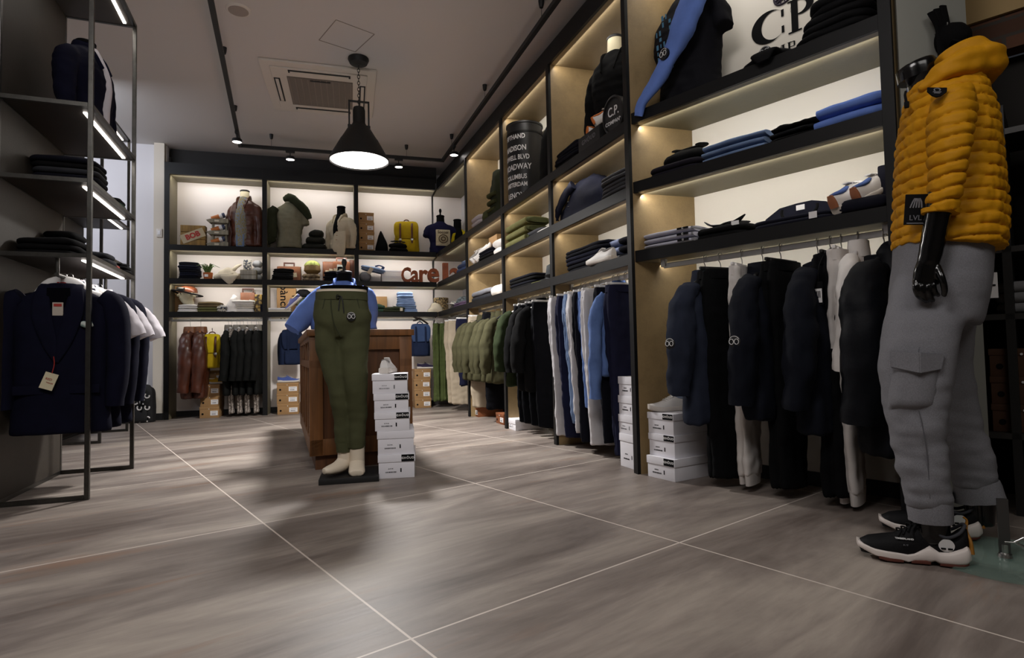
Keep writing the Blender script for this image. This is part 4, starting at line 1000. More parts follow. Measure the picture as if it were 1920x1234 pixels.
for i in range(9):
    a = i / 8 * PI / 2; rr = w * .44 * math.cos(a) + .002; rings.append([V((rr * (1 + .07 * math.cos(10 * 2 * PI * k / 80)) * math.cos(2 * PI * k / 80), rr * (1 + .07 * math.cos(10 * 2 * PI * k / 80)) * math.sin(2 * PI * k / 80), h * .58 + h * .42 * math.sin(a))) for k in range(80)])
mb.loft(rings); mb.build('cactus_body', mat('cactus_green', '#9aa457', .7), t, 60)
suitcase('square brown suitcase at the back of the middle bay', BK, 605, 634, 490, .2, Z2, CASE, handle=False, seed=5)
suitcase('brown suitcase with travel stickers standing before the square one', BK, 624, 657, 482, .08, Z2, CASE, .10, seed=9, stickers=4)
suitcase('narrow dark brown suitcase next to the right post', BK, 656, 665, 487, .12, Z2, CASED, .16, handle=False, stickers=0)
u, w, h = S(BK, 606, 641, 508, .0, Z2)
stack(2, BK, u, .01, Z2, w, .07, [DNAVY], 'dark navy garment folded before the brown suitcases', h=h / 2, k=2, group='navy garments by the suitcases')
# --- second row, right bay
u, w, h = S(BK, 674, 696, 508, .05, Z2); fold('grey knit folded under the denim shirt', BK.pt(u, .13, Z2), 0, w, .2, h, GREY, 1, p=3.5)
zb_ = Z2 + h; u, w, h = S(BK, 675, 727, 495, .04, Z2)
t = thing('folded_shirt', 'light denim shirt lying askew over grey knit', 'folded shirt', BK.pt(u - .005, .15, zb_))
MB().slab((0, 0, 0), w * .92, .24, .05, p=3, k=2, dome=.02).build('folded_body', DENIM, t, 60, wr=(.010, 12)); t.rotation_euler = (0, .22, -.25)
MB().sweep([(.03, -.06, .075), (.08, -.07, .095), (.12, -.01, .09), (.10, .06, .075)], [(.008, .018)] * 4, 10, 3, 4, ref=(0, 0, 1)).build('collar', DDEN, t, 60)
MB().box((-.01, -.125, .0), (.05, .004, .09), R=Matrix.Rotation(.35, 3, 'Y')).build('hang_tag', CREAM, t, 0)
for i in range(2):
    u, w, h = S(BK, 716, 753, 507, .1, Z2)
    t = thing('flat_box', ('upper' if i else 'lower') + ' white flat box left of the wooden letters', 'box', BK.pt(u, .2, Z2 + i * h / 2), 0, 'white flat boxes')
    MB().box((0, 0, h * .25 - .003), (w, .2, h / 2 - .008), bev=.003).build('box_body', PAPER, t, 0); MB().box((0, 0, h * .44), (w + .004, .204, h * .1)).build('lid', CHAR if 0 else WBOX, t, 0)
for ch, xl, xr, yt, nm in (('C', 753, 771, 501, 'capital'), ('a', 771, 786, 507, 'first small'), ('r', 787, 803, 506, 'small'), ('e', 802, 824, 503, 'small'), ('l', 831, 841, 493, 'tall'), ('a', 844, 863, 500, 'second small')):
    u, w, h = S(BK, xl, xr, yt, .04, Z2)
    if ch == 'a' and xl > 800: h *= .92
    cu = MB().text(ch, 1.0, Matrix.Identity(4), ext=.5, bold=.022)
    xs_ = [v.co.x for v in cu.bm.verts]; ys_ = [v.co.y for v in cu.bm.verts]
    sx, sy = w * 1.0 / (max(xs_) - min(xs_)), h / (max(ys_) - min(ys_)); mx, my = (max(xs_) + min(xs_)) / 2, min(ys_)
    for v in cu.bm.verts: v.co = V(((v.co.x - mx) * sx, -v.co.z * .07 + .035, (v.co.y - my) * sy))
    o = cu.build('wooden_letter', LETTER, None, 30, loc=BK.pt(u, .04, Z2)); tag(o, 'rust brown standing wooden letter ' + ch + ', the ' + nm + ' one', 'letter', 'standing wooden letters')
# --- lowest row, left bay
u, w, h = S(BK, 323, 362, 534, .26, Z1)
t = MB().box((0, .03, h / 2), (w, .06, h), bev=.003).build('cardboard_sheet', CARD, None, 0, loc=BK.pt(u, .26, Z1)); tag(t, 'brown cardboard panel leaning behind the helmeted head', 'cardboard')
u, w, h = S(BK, 331, 374, 571, .05, Z1)
stack(2, BK, u, .05, Z1, w, .2, [WHT], 'white shirt folded under the helmeted head', 'folded shirt', h / 2, 2, 'white shirts under the helmet', names='folded_shirt')
zb_ = Z1 + h; u, w, h = S(BK, 330, 370, 535, .1, zb_)
def head(label, loc, rz, m, h, hat, hatm):
    r = thing('hat_mannequin', label, 'mannequin head', loc, rz)
    MB().sweep([(0, .02, 0), (0, .02, h * .12), (0, .0, h * .24), (0, -.012, h * .42), (0, -.004, h * .62), (0, .01, h * .82), (0, .012, h * .93)], [(.05, .05), (.042, .048), (.052, .068), (.066, .085), (.076, .096), (.07, .088), (.03, .04)], 22, 2.1, 5).build('head', m, r, 60)
    MB().sweep([(0, -.092, h * .62), (0, -.112, h * .50), (0, -.100, h * .46)], [(.008, .008), (.016, .014), (.010, .008)], 10, 2, 4).build('nose', m, r, 60)
    MB().sweep([(-.024, -.090, h * .37), (0, -.098, h * .375), (.024, -.090, h * .37)], [(.004, .006)] * 3, 8, 2, 3).build('mouth', m, r, 60)
    for s in (-1, 1):
        MB().lathe([(0, -.008), (.011, 0), (0, .008)], (s * .030, -.088, h * .585), 10).build('eye', CHAR, r, 60)
        MB().sweep([(s * .076, .01, h * .48), (s * .082, .016, h * .56), (s * .078, .012, h * .64)], [(.006, .012), (.008, .018), (.005, .012)], 8, 2, 3).build('ear', m, r, 60)
    if hat == 'helmet':
        MB().lathe([(.088, h * .66), (.090, h * .74), (.082, h * .90), (.052, h * 1.02), (0, h * 1.06)], n=28, sy=1.2).build('helmet_shell', hatm, r, 60)
        MB().sweep([(-.11, -.02, h * .60), (-.08, -.125, h * .72), (0, -.16, h * .78), (.08, -.125, h * .72), (.11, -.02, h * .60), (.10, .09, h * .52), (0, .145, h * .50), (-.10, .09, h * .52), (-.11, -.02, h * .60)], [(.007, .026)] * 9, 10, 2.5, 4, ref=(0, 0, 1)).build('helmet_brim', CHAR, r, 60)
        MB().sweep([(-.09, -.07, h * .80), (0, -.115, h * .86), (.09, -.07, h * .80)], [(.022, .012)] * 3, 10, 2.5, 4, ref=(0, 0, 1)).build('goggles', STEEL, r, 60)
    else:
        MB().lathe([(.082, h * .66), (.092, h * .76), (.085, h * .90), (.05, h * 1.0), (0, h * 1.03)], n=28, sy=1.18).build('cap_crown', hatm, r, 60)
        MB().sweep([(-.075, -.075, h * .70), (0, -.15, h * .68), (.075, -.075, h * .70)], [(.006, .05), (.006, .06), (.006, .05)], 10, 2.4, 4, ref=(0, 0, 1)).build('cap_peak', hatm, r, 60)
    return r
head('pale display head in a brown leather helmet, facing left', BK.pt(u, .16, zb_), -1.05, SKIN, h * .96, 'helmet', mat('helmet_leather', '#6b3a24', .3, 'leather'))
u, w, h = S(BK, 366, 415, 566, .04, Z1)
stack(2, BK, u, .04, Z1, w, .22, [OLVL, mat('khaki_brown', '#6b5c44', .9, 'fabric')], 'khaki garment folded right of the helmeted head', h=h / 2, k=2, group='khaki garments on the low shelf')
u, w, h = S(BK, 404, 428, 574, .01, Z1); fold('crumpled navy and white garment in the middle of the low shelf', BK.pt(u, .08, Z1), .2, w, .12, h, PATT, 2, p=3, dome=.02, wr=(.012, 14))
suitcase('upright brown case with blue sticker behind the white shirts', BK, 450, 478, 540, .2, Z1, CASE, .09, seed=21)
u, w, h = S(BK, 430, 477, 563, .05, Z1)
stack(3, BK, u, .05, Z1, w * .95, .14, [WHT, mat('off_white', '#cfc9c0', .9, 'fabric'), WHT], 'white shirt folded before the upright case', 'folded shirt', h / 3, 2, 'white shirts on the low shelf', names='folded_shirt')
u, w, h = S(BK, 421, 446, 552, .03, Z1)
t = MB().sweep([(0, 0, 0), (0, .01, h * .4), (.02, .03, h * .8), (.01, .04, h)], [(w * .5, .05), (w * .4, .045), (w * .25, .03), (w * .06, .01)], 18, 2.4, 5).build('folded_shirt', WHT, None, 60, loc=BK.pt(u, .08, Z1), wr=(.014, 16)); tag(t, 'white shirt bunched to a peak left of the folded white shirts', 'folded shirt')
u, w, h = S(BK, 478, 491, 552, .1, Z1)
t = MB().box((0, .06, h / 2), (w, .12, h), bev=.003).build('printed_box', mat('printed_card', '#c9a85a', .7, 'pattern', col2='#3a2f26', scale=1.2), None, 0, loc=BK.pt(u, .1, Z1)); tag(t, 'tall yellow printed box at the right end of the low shelf', 'box')
u, w, h = S(BK, 488, 495, 570, .03, Z1)
t = MB().box((0, .05, h / 2), (w * 1.1, .06, h), bev=.003).build('navy_box', NAVY, None, 0, loc=BK.pt(u, .03, Z1)); tag(t, 'small navy box before the yellow printed box', 'box')
# --- lowest row, middle bay
u, w, h = S(BK, 503, 545, 577, .03, Z1)
for i in range(2):
    t = MB().box((0, .1, h * .25), (w, .2, h * .42), bev=.002).build('magazine', PAPER if i else mat('ivory_paper', '#d6cfc0', .7), None, 0, loc=BK.pt(u, .03, Z1 + i * h * .5)); tag(t, ('upper' if i else 'lower') + ' pale magazine lying before the kraft box', 'magazine', 'magazines on the low shelf')
u, w, h = S(BK, 519, 555, 537, .25, Z1 + h)
t = thing('kraft_box', 'upright kraft cardboard box with black lettering running down', 'box', BK.pt(u, .25, Z1))
MB().box((0, .04, (h + .03) / 2), (w, .08, h + .03), bev=.003).build('box_body', CARD, t, 0)
MB().text('pànchic', .13, Mx((-w * .14, -.001, h * .42 + .02), PI / 2, PI / 2), bold=.002, xs=1.15).build('box_lettering', INK, t, 0)
u, w, h = S(BK, 535, 566, 551, .02, Z1)
p = BK.pt(u, .07, Z1)
sneaker('lavender trainer propped on its toe before the kraft box', p, .06, BLS, SOLEW, PAPER, CREAM, L=.27, group='lavender trainers')
o = [x for x in COL.objects if x.get('label') == 'lavender trainer propped on its toe before the kraft box'][0]
o.rotation_euler = (0, .74, PI + .12)
o.location = BK.pt(u + w * .52, .08, Z1 + .182)
u, w, h = S(BK, 553, 587, 568, .03, Z1)
sneaker('lavender trainer lying flat beside the propped one', BK.pt(u - w * .5, .10, Z1), -.1, BLS, SOLEW, PAPER, CREAM, L=.27, group='lavender trainers')
u, w, h = S(BK, 557, 581, 541, .2, Z1)
head('pale glass display head in a black flat cap', BK.pt(u, .24, Z1), -.35, GLASSG, h * .96, 'cap', BLK)
u, w, h = S(BK, 584, 606, 553, .15, Z1)
t = thing('shoe_stand', 'clear shoe stand behind the blue jacket', 'stand', BK.pt(u, .2, Z1)); MB().box((0, 0, .004), (.1, .1, .008)).build('stand_base', GLASS, t, 0); MB().box((0, .0, h * .35), (.02, .004, h * .7)).build('stand_plate', GLASS, t, 0)
sneaker('white shoe raised on the clear stand behind the blue jacket', BK.pt(u + .10, .2, Z1 + h * .7), PI, WSHOE, SOLEW, WSHOE, INNER, L=.25)
# --- lowest row, right bay
u, w, h = S(BK, 694, 726, 556, .25, Z1)
t = MB().box((0, .04, h / 2), (w, .08, h), bev=.003).build('cardboard_box', CARD, None, 0, loc=BK.pt(u, .25, Z1)); tag(t, 'plain kraft box standing behind the green garments', 'box')
u, w, h = S(BK, 695, 722, 568, .06, Z1); fold('green garment bundled before the plain kraft box', BK.pt(u, .15, Z1), .1, w, .16, h * .8, FOREST, 2, p=2.8, dome=.02, wr=(.014, 13))
u, w, h = S(BK, 720, 762, 574, .0, Z1)
t = fold('dark green garment hanging over the shelf edge left of the jeans', BK.pt(u, .10, Z1), -.08, w, .17, h * .8, OLVD, 2, p=2.6, dome=.02, wr=(.014, 13), tagm=CREAM)
u, w, h = S(BK, 743, 783, 545, .05, Z1)
for i in range(5):
    fold('light blue jeans folded in the right bay, ' + rank(i, 5) + ' of its pile', BK.pt(u - .012 + .012 * (4 - i) * .5, .17, Z1 + i * h * .17), 0, w * (1 - .045 * i), .22, h * .165 * (1 if i < 4 else 1.7), DENIM, 2, 'jeans', 'folded_jeans', 'light jeans in the right bay', dome=.0, p=4, wr=(.005, 14))
u, w, h = S(BK, 803, 832, 568, .05, Z1)
t = MB().sweep([(0, 0, 0), (0, 0, h * .5), (-.03, 0, h)], [(w * .5, .06), (w * .42, .05), (w * .12, .02)], 18, 3, 4).build('cloth_bag', CREAM, None, 60, loc=BK.pt(u, .12, Z1), wr=(.01, 14)); tag(t, 'beige cloth bag lying before the leopard print hat box', 'bag')
u, w, h = S(BK, 815, 843, 558, .15, Z1)
t = thing('hat_box', 'leopard print drum box at the corner of the low shelf', 'box', BK.pt(u, .24, Z1)); MB().lathe([(0, 0), (w * .48, 0), (w * .48, h * .8), (0, h * .8)], n=28).build('drum', LEOP, t, 40); MB().lathe([(0, h * .8), (w * .5, h * .74), (w * .5, h), (0, h)], n=28).build('drum_lid', LEOP, t, 40)
# ================================================================ goods on the right hand shelves
# --- corner bay
u, w, h = S(MID, 843, 869, 543, .10, Z1)
t = thing('baseball_cap', 'dark camouflage cap at the corner of the low shelf', 'cap', MID.pt(u, .2, Z1 + .04), MID.rz - .3)
CAMO = mat('camo_cloth', '#2d3338', .85, 'pattern', col2='#5b6468', scale=1.2)
MB().lathe([(.085, 0), (.088, .04), (.075, .085), (.04, .115), (0, .122)], n=26, sy=1.15).build('cap_crown', CAMO, t, 60)
MB().sweep([(-.06, -.085, .012), (0, -.16, .03), (.06, -.085, .012)], [(.004, .05), (.004, .06), (.004, .05)], 10, 2.4, 4, ref=(0, 0, 1)).build('cap_peak', WHT, t, 60)
u, w, h = S(MID, 845, 872, 562, .03, Z1); fold('mauve garment folded below the camouflage cap', MID.pt(u, .12, Z1), MID.rz, max(w, .3), .18, .05, PURP, 2, p=3, wr=(.010, 14), dome=.01)
u, w, h = S(MID, 838, 858, 560, .05, Z1); t = fold('white floral scarf bunched beside the leopard drum box', MID.pt(u - .08, .10, Z1), MID.rz, .14, .12, .10, PATT, 2, cat='scarf', name='folded_scarf', p=2.4, wr=(.016, 16))
u, w, h = S(MID, 853, 871, 478, .03, Z2)
t = fold('blue denim jeans folded beside the last wooden letter', MID.pt(u, .12, Z2), MID.rz, max(w, .22), .2, h * .5, DDEN, 2, 'jeans', 'folded_jeans', collar=DENIM, dome=.03, p=3, wr=(.012, 12))
# --- narrow bay
u, w, h = S(MID, 871, 898, 408, .05, Z3)
stack(3, MID, u, .06, Z3, w * .9, .2, [mat('pale_mauve_white', '#c3bcbf', .9, 'fabric', var=.04)], 'white shirt folded below the olive rucksack', 'folded shirt', h / 3, 1, 'white shirts on the narrow bay', names='folded_shirt')
u, w, h = S(MID, 912, 931, 318, .10, Z3)
t = thing('backpack', 'tall olive rucksack standing against the post on the top shelf', 'backpack', MID.pt(u, .22, Z3), MID.rz)
MB().sweep([(0, 0, 0), (0, -.02, .05), (0, 0, h * .3), (0, 0, h * .7), (0, 0, h * .96), (0, 0, h)], [(.17, .12), (.18, .13), (.15, .11), (.13, .10), (.10, .08), (.06, .05)], 22, 3, 5).build('bag_body', OLVD, t, 60, wr=(.018, 9))
for i in range(3): MB().sweep([(-.10, -.10, h * (.22 + i * .15)), (0, -.135, h * (.2 + i * .15)), (.10, -.10, h * (.22 + i * .15))], [(.02, .03)] * 3, 10, 2.4, 4, ref=(0, 0, 1)).build('strap', OLV, t, 60, wr=(.004, 20))
MB().sweep([(-.08, -.10, .0), (-.09, -.12, .07), (-.06, -.11, .11)], [(.10, .05), (.11, .06), (.07, .03)], 14, 2.4, 4).build('side_pocket', OLV, t, 60, wr=(.008, 14))
u, w, h = S(MID, 872, 903, 460, .0, Z2)
for i in (0, 1):
    p = MID.pt(u - .05 + i * .115, .02, Z2)
    o = sneaker(('left' if i == 0 else 'right') + ' white trainer propped upright on its heel in the narrow bay', p, MID.rz + PI / 2, WSHOE, SOLEW, WSHOE, INNER, L=.27, group='white trainers in the narrow bay')
    o.rotation_euler = (0, -.86, MID.rz + PI / 2 - .05); o.location = MID.pt(u - .05 + i * .115, .03, Z2 + .012)
u, w, h = S(MID, 889, 919, 466, .02, Z2); stack(2, MID, u, .03, Z2, w, .18, [BLK, DNAVY], 'black garment folded right of the white trainers', h=h / 2.2, k=2, group='black garments in the narrow bay')
u, w, h = S(MID, 914, 929, 442, .18, Z2); t = thing('kraft_box', 'small kraft box with black print behind the white cap', 'box', MID.pt(u, .2, Z2), MID.rz); MB().box((0, .04, h / 2), (w, .08, h), bev=.002).build('box_body', CARD, t, 0); MB().text('G', .09, Mx((0, -.001, h * .6), PI / 2), bold=.003).build('box_lettering', INK, t, 0)
u, w, h = S(MID, 918, 933, 448, .03, Z2); o = fold('bunched white garment below the kraft box by the post', MID.pt(u, .12, Z2), MID.rz, w * 1.2, .16, h, WHT, 2, p=2.6, wr=(.02, 13))
u, w, h = S(MID, 878, 916, 543, .03, Z1); stack(2, MID, u, .04, Z1, w, .2, [CHAR, GREY], 'grey garment folded in the narrow bay', h=h / 2, k=1, group='grey garments in the narrow bay')
u, w, h = S(MID, 915, 934, 534, .03, Z1); o = fold('white cap and cloth bundled beside the grey folded garments', MID.pt(u, .12, Z1), MID.rz, w * 1.15, .18, h, WHT, 1, 'cap', 'baseball_cap', p=2.2, wr=(.012, 14))
# --- basket bay
ul, _ = MID.pick(957, 330, .14); ur, _ = MID.pick(1008, 330, .14)
uc = MID.pick_u(984, Z3 + .3, .19) + .015; zt_ = MID.pick(984, 238, .19)[1]; hb = zt_ - Z3; rb = .165
t = thing('laundry_basket', 'tall black drum basket printed with white street names', 'basket', MID.pt(uc, .19, Z3), MID.rz + .52)
MB().lathe([(0, .0), (rb, 0), (rb, hb - .02), (rb + .008, hb - .015), (rb + .008, hb), (rb - .006, hb), (rb - .006, .02), (0, .02)], n=48).build('drum', mat('black_drum', '#131314', .45), t, 40)
MB().lathe([(rb + .001, hb * .86), (rb + .005, hb * .86), (rb + .005, hb * .88), (rb + .001, hb * .88)], n=48, cap=False).build('rim_band', BLACK, t, 40)
mb = MB()
for tx, zf, sz, xs in (('FIFTHAND', .80, .060, .8), ('MADISON', .655, .068, .80), ('POWELL BLVD', .54, .062, .74), ('BROADWAY', .42, .074, .78), ('COLUMBUS', .295, .060, .78), ('AMSTERDAM', .20, .056, .78), ('LENOX', .065, .070, .85)):
    M_ = Mx((0, 0, hb * zf + .005), PI / 2)
    MB().text(tx, sz, M_, ext=.0008, bold=.0012, xs=xs, bend=rb + .0015).build('street_name', WHITEINK, t, 0)
p = MID.pt(uc + .28, .14, Z3)
u, w, h = S(MID, 1003, 1026, 215, .10, Z3)
t = MB().sweep([(0, 0, 0), (0, 0, h * .3), (.02, .01, h * .75), (.08, .03, h)], [(.10, .10), (.10, .09), (.08, .07), (.03, .02)], 20, 2.8, 5).build('standing_bag', BLK, None, 60, loc=MID.pt(u, .2, Z3), rz=MID.rz, wr=(.012, 9)); tag(t, 'tall black soft bag standing right of the printed basket', 'bag')
u, w, h = S(MID, 938, 984, 415, .02, Z2)
for i in range(3):
    p = MID.pt(u - .012 + .01 * i, .15, Z2 + i * h / 3.05)
    o = thing('rolled_trousers', 'olive trousers rolled in the pile below the basket, ' + rank(i, 3), 'trousers', p, MID.rz, 'rolled olive trousers')
    hh = h / 3.1
    MB().sweep([(-w * .5, 0, hh * .5), (-w * .3, 0, hh * .5), (w * .3, 0, hh * .5), (w * .46, 0, hh * .5)], [(.11, hh * .48), (.125, hh * .5), (.125, hh * .5), (.12, hh * .46)], 20, 3, 4, ref=(0, 1, 0)).build('roll', OLVL, o, 60, wr=(.005, 14, 1, 1))
    MB().sweep([(w * .44, 0, hh * .5), (w * .5, 0, hh * .5)], [(.115, hh * .44), (.09, hh * .3)], 20, 3, 2, ref=(0, 1, 0)).build('hem', OLV, o, 60, wr=(.008, 20))
u, w, h = S(MID, 972, 1012, 420, .05, Z2); fold('dark checked shirt laid tilted right of the rolled olive trousers', MID.pt(u, .17, Z2), MID.rz, w, .24, h * .55, PLAID, 2, 'folded shirt', 'folded_shirt', collar=BLK, dome=.01)
u, w, h = S(MID, 1000, 1026, 427, .05, Z2); stack(2, MID, u, .06, Z2, w, .2, [WHT], 'white shirt folded next to the post below the basket', 'folded shirt', h / 2.4, 1, 'white shirts below the basket', names='folded_shirt')
u, w, h = S(MID, 948, 1000, 518, .02, Z1); stack(4, MID, u - .01, .03, Z1, w * .9, .2, [BLK, DNAVY], 'black tee folded above the white hangers', 'folded tee', h / 4, 1, 'black tees above the white hangers', names='folded_tee')
u, w, h = S(MID, 992, 1012, 526, .02, Z1); fold('olive cloth folded before the grey felt hat', MID.pt(u, .08, Z1), MID.rz, w, .12, h * .5, OLVL, 2, p=3)
u, w, h = S(MID, 1006, 1029, 494, .05, Z1)
t = thing('felt_hat', 'dark grey felt hat standing next to the post', 'hat', MID.pt(u, .17, Z1), MID.rz)
MB().lathe([(.13, .01), (.135, .02), (.09, .03), (.085, h * .6), (.075, h * .92), (.05, h), (0, h * .98)], n=28).build('hat_crown', mat('grey_felt', '#3c3f41', .95, 'fabric'), t, 60, wr=(.006, 9)); MB().lathe([(.088, .03), (.09, .035), (.09, .06), (.087, .062)], n=28, cap=False).build('hat_band', BLK, t, 40)
# --- plaque bay
u, w, h = S(MID, 1031, 1083, 274, .02, Z3); z_ = stack(3, MID, u, .03, Z3, w * .95, .22, [BLK, DNAVY, DNAVY], 'black garment folded left of the orange lined shoes', h=h / 3, k=2, group='black garments under the plaque', wr=(.008, 13))
u, w, h = S(MID, 1079, 1120, 296, .0, Z3)
t = thing('shoe_box', 'small black display block with pale lettering below the orange lined shoes', 'box', MID.pt(u, .01, Z3), MID.rz)
h = max(h, .11)
MB().box((0, .09, h / 2), (w * .95, .16, h), bev=.002).build('block', BLACKM, t, 0); MB().text('GHŌUD', .045, Mx((0, .008, h * .55), PI / 2), sp=1.25).build('block_lettering', GREYINK, t, 0)
for i, (xl, xr, dz, rz_, lab) in enumerate(((1080, 1112, 0, .5, 'white shoe with orange lining lying on the black block'), (1094, 1134, .05, -.2, 'white shoe with orange lining propped above its partner'))):
    uu = MID.pick_u((xl + xr) / 2, Z3 + h + .05, .05)
    o = sneaker(lab, MID.pt(uu + .02, .06, Z3 + h + dz), MID.rz + PI * .42 + rz_ * .3, WSHOE, SOLEW, WSHOE, ORNG, L=.25, group='white shoes with orange lining', heel=ORNG)
    if i: o.rotation_euler = (0, -.55, MID.rz + PI * .40); o.location = MID.pt(uu + .02, .06, Z3 + h + .02)
u1, z1 = MID.pick(1151, 213, .06)
t = thing('round_plaque', 'black round plaque with white brand lettering standing on the top shelf', 'plaque', MID.pt(u1 - .0, .06, Z3), MID.rz + .12)
rp = .105; cz = z1 - Z3
mb = MB(); mb.lathe([(0, -.04), (rp, -.04), (rp, .012), (rp - .012, .016), (rp - .014, .004), (0, .004)], n=48); bmesh.ops.transform(mb.bm, matrix=Mx((0, 0, rp + .002), PI / 2) @ Matrix.Diagonal((1, 1.18, 1, 1)), verts=mb.bm.verts)
for v in mb.bm.verts: v.co.z += .02
mb.build('disc', mat('plaque_black', '#1b1b1c', .4), t, 40)
mb = MB(); zq_ = rp + .02
mb.text('C.P.', .085, Mx((0, -.0055, zq_ + .025), PI / 2), xs=.8, bold=.001); mb.text('COMPANY', .034, Mx((0, -.0055, zq_ - .042), PI / 2), bold=.0006)
mb.build('plaque_lettering', WHITEINK, t, 0)
b, u, h = bustF(MID, 1156, 66, .22, Z3, 'black jacketed bust above the round plaque, half hidden by the post', BLK, neck=mat('cream_neck2', '#d9cfae', .7), sleeve='long', necklen=.09, rot=.5, sx=.9)
u, w, h = S(MID, 1032, 1122, 326, .03, Z2)
t = thing('folded_jacket', 'navy jacket sagging on the shelf below the black folded garments', 'folded jacket', MID.pt(u, .17, Z2), MID.rz)
NVJ = mat('navy_jacket', '#191b2a', .85, 'fabric')
MB().sweep([(0, 0, 0), (.0, 0, h * .15), (.02, .01, h * .5), (.05, .03, h * .85), (.06, .04, h)], [(w * .5, .13), (w * .49, .12), (w * .40, .10), (w * .27, .07), (w * .12, .03)], 24, 2.6, 5).build('folded_body', NVJ, t, 60, wr=(.022, 8), fn=lambda c, n: c + n * .010 * noise.noise(V((c.x * 22 + c.z * 14, c.y * 20, c.z * 9))))
MB().sweep([(-w * .18, -.06, h * .92), (-w * .36, -.10, h * .55), (-w * .47, -.12, h * .15), (-w * .40, -.12, .012)], [(.05, .022), (.06, .026), (.055, .024), (.045, .012)], 18, 2.4, 9).build('sleeve', NVJ, t, 60, wr=(.016, 12))
mb = MB(); 
for q in (.42, .30): mb.lathe([(0, 0), (.008, 0), (.008, .004), (0, .004)], (-w * .10, -.135, h * q), 8)
mb.build('snap_button', STEEL, t, 40)
u, w, h = S(MID, 1108, 1176, 320, .02, Z2)
for i in range(3):
    hh = h / 3.2
    o = fold('dark grey checked trousers folded right of the navy jacket, ' + rank(i, 3) + ' of the pile', MID.pt(u + .0 + .01 * i, .16, Z2 + i * hh), MID.rz + .05 * (i - 1), w * .9, .25, hh, PLAID, 2, 'trousers', 'folded_trousers', 'checked trousers', dome=.02 if i == 2 else 0, p=4, wr=(.005, 12))
    if i == 2: pass
u, w, h = S(MID, 1050, 1134, 456, .02, Z1); stack(3, MID, u - .02, .03, Z1, w * .9, .24, [DNAVY, mat('indigo_cloth', '#161829', .9, 'fabric'), DNAVY], 'dark navy sweater folded above the white trousers', 'folded sweater', h / 3.2, 2, 'navy sweaters', names='folded_sweater', wr=(.008, 12))
u, w, h = S(MID, 1092, 1158, 472, .02, Z1)
sneaker('white trainer pointing left in front of the rolled grey jeans', MID.pt(u + .14, .05, Z1), MID.rz + PI + .1, WSHOE, SOLEW, WSHOE, INNER, L=.29)
u, w, h = S(MID, 1135, 1166, 446, .10, Z1)
for i in range(3):
    hh = h / 3.1
    o = thing('rolled_jeans', 'rolled jeans behind the white trainer, ' + rank(i, 3) + ' of the pile', 'jeans', MID.pt(u, .22, Z1 + i * hh), MID.rz, 'rolled jeans')
    MB().sweep([(-.16, 0, hh * .5), (-.1, 0, hh * .5), (.06, 0, hh * .5)], [(.10, hh * .44), (.12, hh * .49), (.12, hh * .49)], 18, 3, 4, ref=(0, 1, 0)).build('roll', mat('grey_blue', '#7b86a6', .9, 'denim') if i else GREY, o, 60, wr=(.004, 14, 1, 1))
    MB().sweep([(.055, 0, hh * .5), (.10, 0, hh * .5), (.20, 0, hh * .5)], [(.115, hh * .46), (.12, hh * .5), (.11, hh * .46)], 18, 3, 4, ref=(0, 1, 0)).build('dark_roll', DNAVY, o, 60, wr=(.004, 14, 1, 1))

# --- wide bay: brand lettering on the back panel of the top row
uC = RGT.pick(1400, 60, .36)
def onpanel(x, y): return RGT.pick(x, y, .367)
let = thing('wall_lettering', 'black brand lettering with a sketched jacket figure on the white back panel', 'lettering', RGT.pt(0, .3675, 0), RGT.rz)
def crescent(mb, cx, cz, rx, rz_, thick, gap):
    """serif C: thick on the left, hairline at top and bottom"""
    out, inn = [], []
    for k in range(41):
        a = gap + (2 * PI - 2 * gap) * k / 40
        out.append((cx + rx * math.cos(a), cz + rz_ * math.sin(a))); inn.append((cx + thick * .52 + (rx - thick * .55) * math.cos(a), cz + (rz_ - .006 - thick * .10) * math.sin(a)))
    for k in range(40): mb.face([(out[k][0], -.001, out[k][1]), (out[k + 1][0], -.001, out[k + 1][1]), (inn[k + 1][0], -.001, inn[k + 1][1]), (inn[k][0], -.001, inn[k][1])])
cu_, cz_ = onpanel(1441, 50)
_, zc0 = onpanel(1436, 81); _, zc1 = onpanel(1452, 18)
ua_, _ = onpanel(1413, 55); ub_, _ = onpanel(1470, 40)
mb = MB()
cx, cz, rx, rz_ = (ua_ + ub_) / 2, (zc0 + zc1) / 2, abs(ub_ - ua_) / 2 * 1.15, abs(zc1 - zc0) / 2 * 1.08
crescent(mb, cx, cz, rx, rz_, rx * .55, .62)
for sg_ in (1, -1): mb.box((cx + rx * .80, -.001, cz + sg_ * rz_ * .50), (rx * .14, .001, rz_ * .42))
px_ = cx + rx * 1.75
mb2 = MB()
def serif_stem(m, x, z0, z1, wd):
    m.box((x, -.001, (z0 + z1) / 2), (wd, .001, z1 - z0)); 
    for z in (z0, z1): m.box((x, -.001, z), (wd * 2.0, .001, wd * .22))
z0_, z1_ = cz - rz_ * .95, cz + rz_ * .95
serif_stem(mb2, px_ - rx * .3, z0_, z1_, rx * .36)
crescent(mb2, -(px_ + rx * .1), z1_ - rz_ * .5, rx * .62, rz_ * .5, rx * .36, .0)
for v in mb2.bm.verts: pass
# mirrored bowl of the P
for f in [f for f in mb2.bm.faces if all(v.co.x < -.01 for v in f.verts)]:
    for v in f.verts: v.tag = True
for v in mb2.bm.verts:
    if v.tag: v.co.x = -v.co.x
mb.build('letter_C', INK, let, 0); mb2.build('letter_P', INK, let, 0)
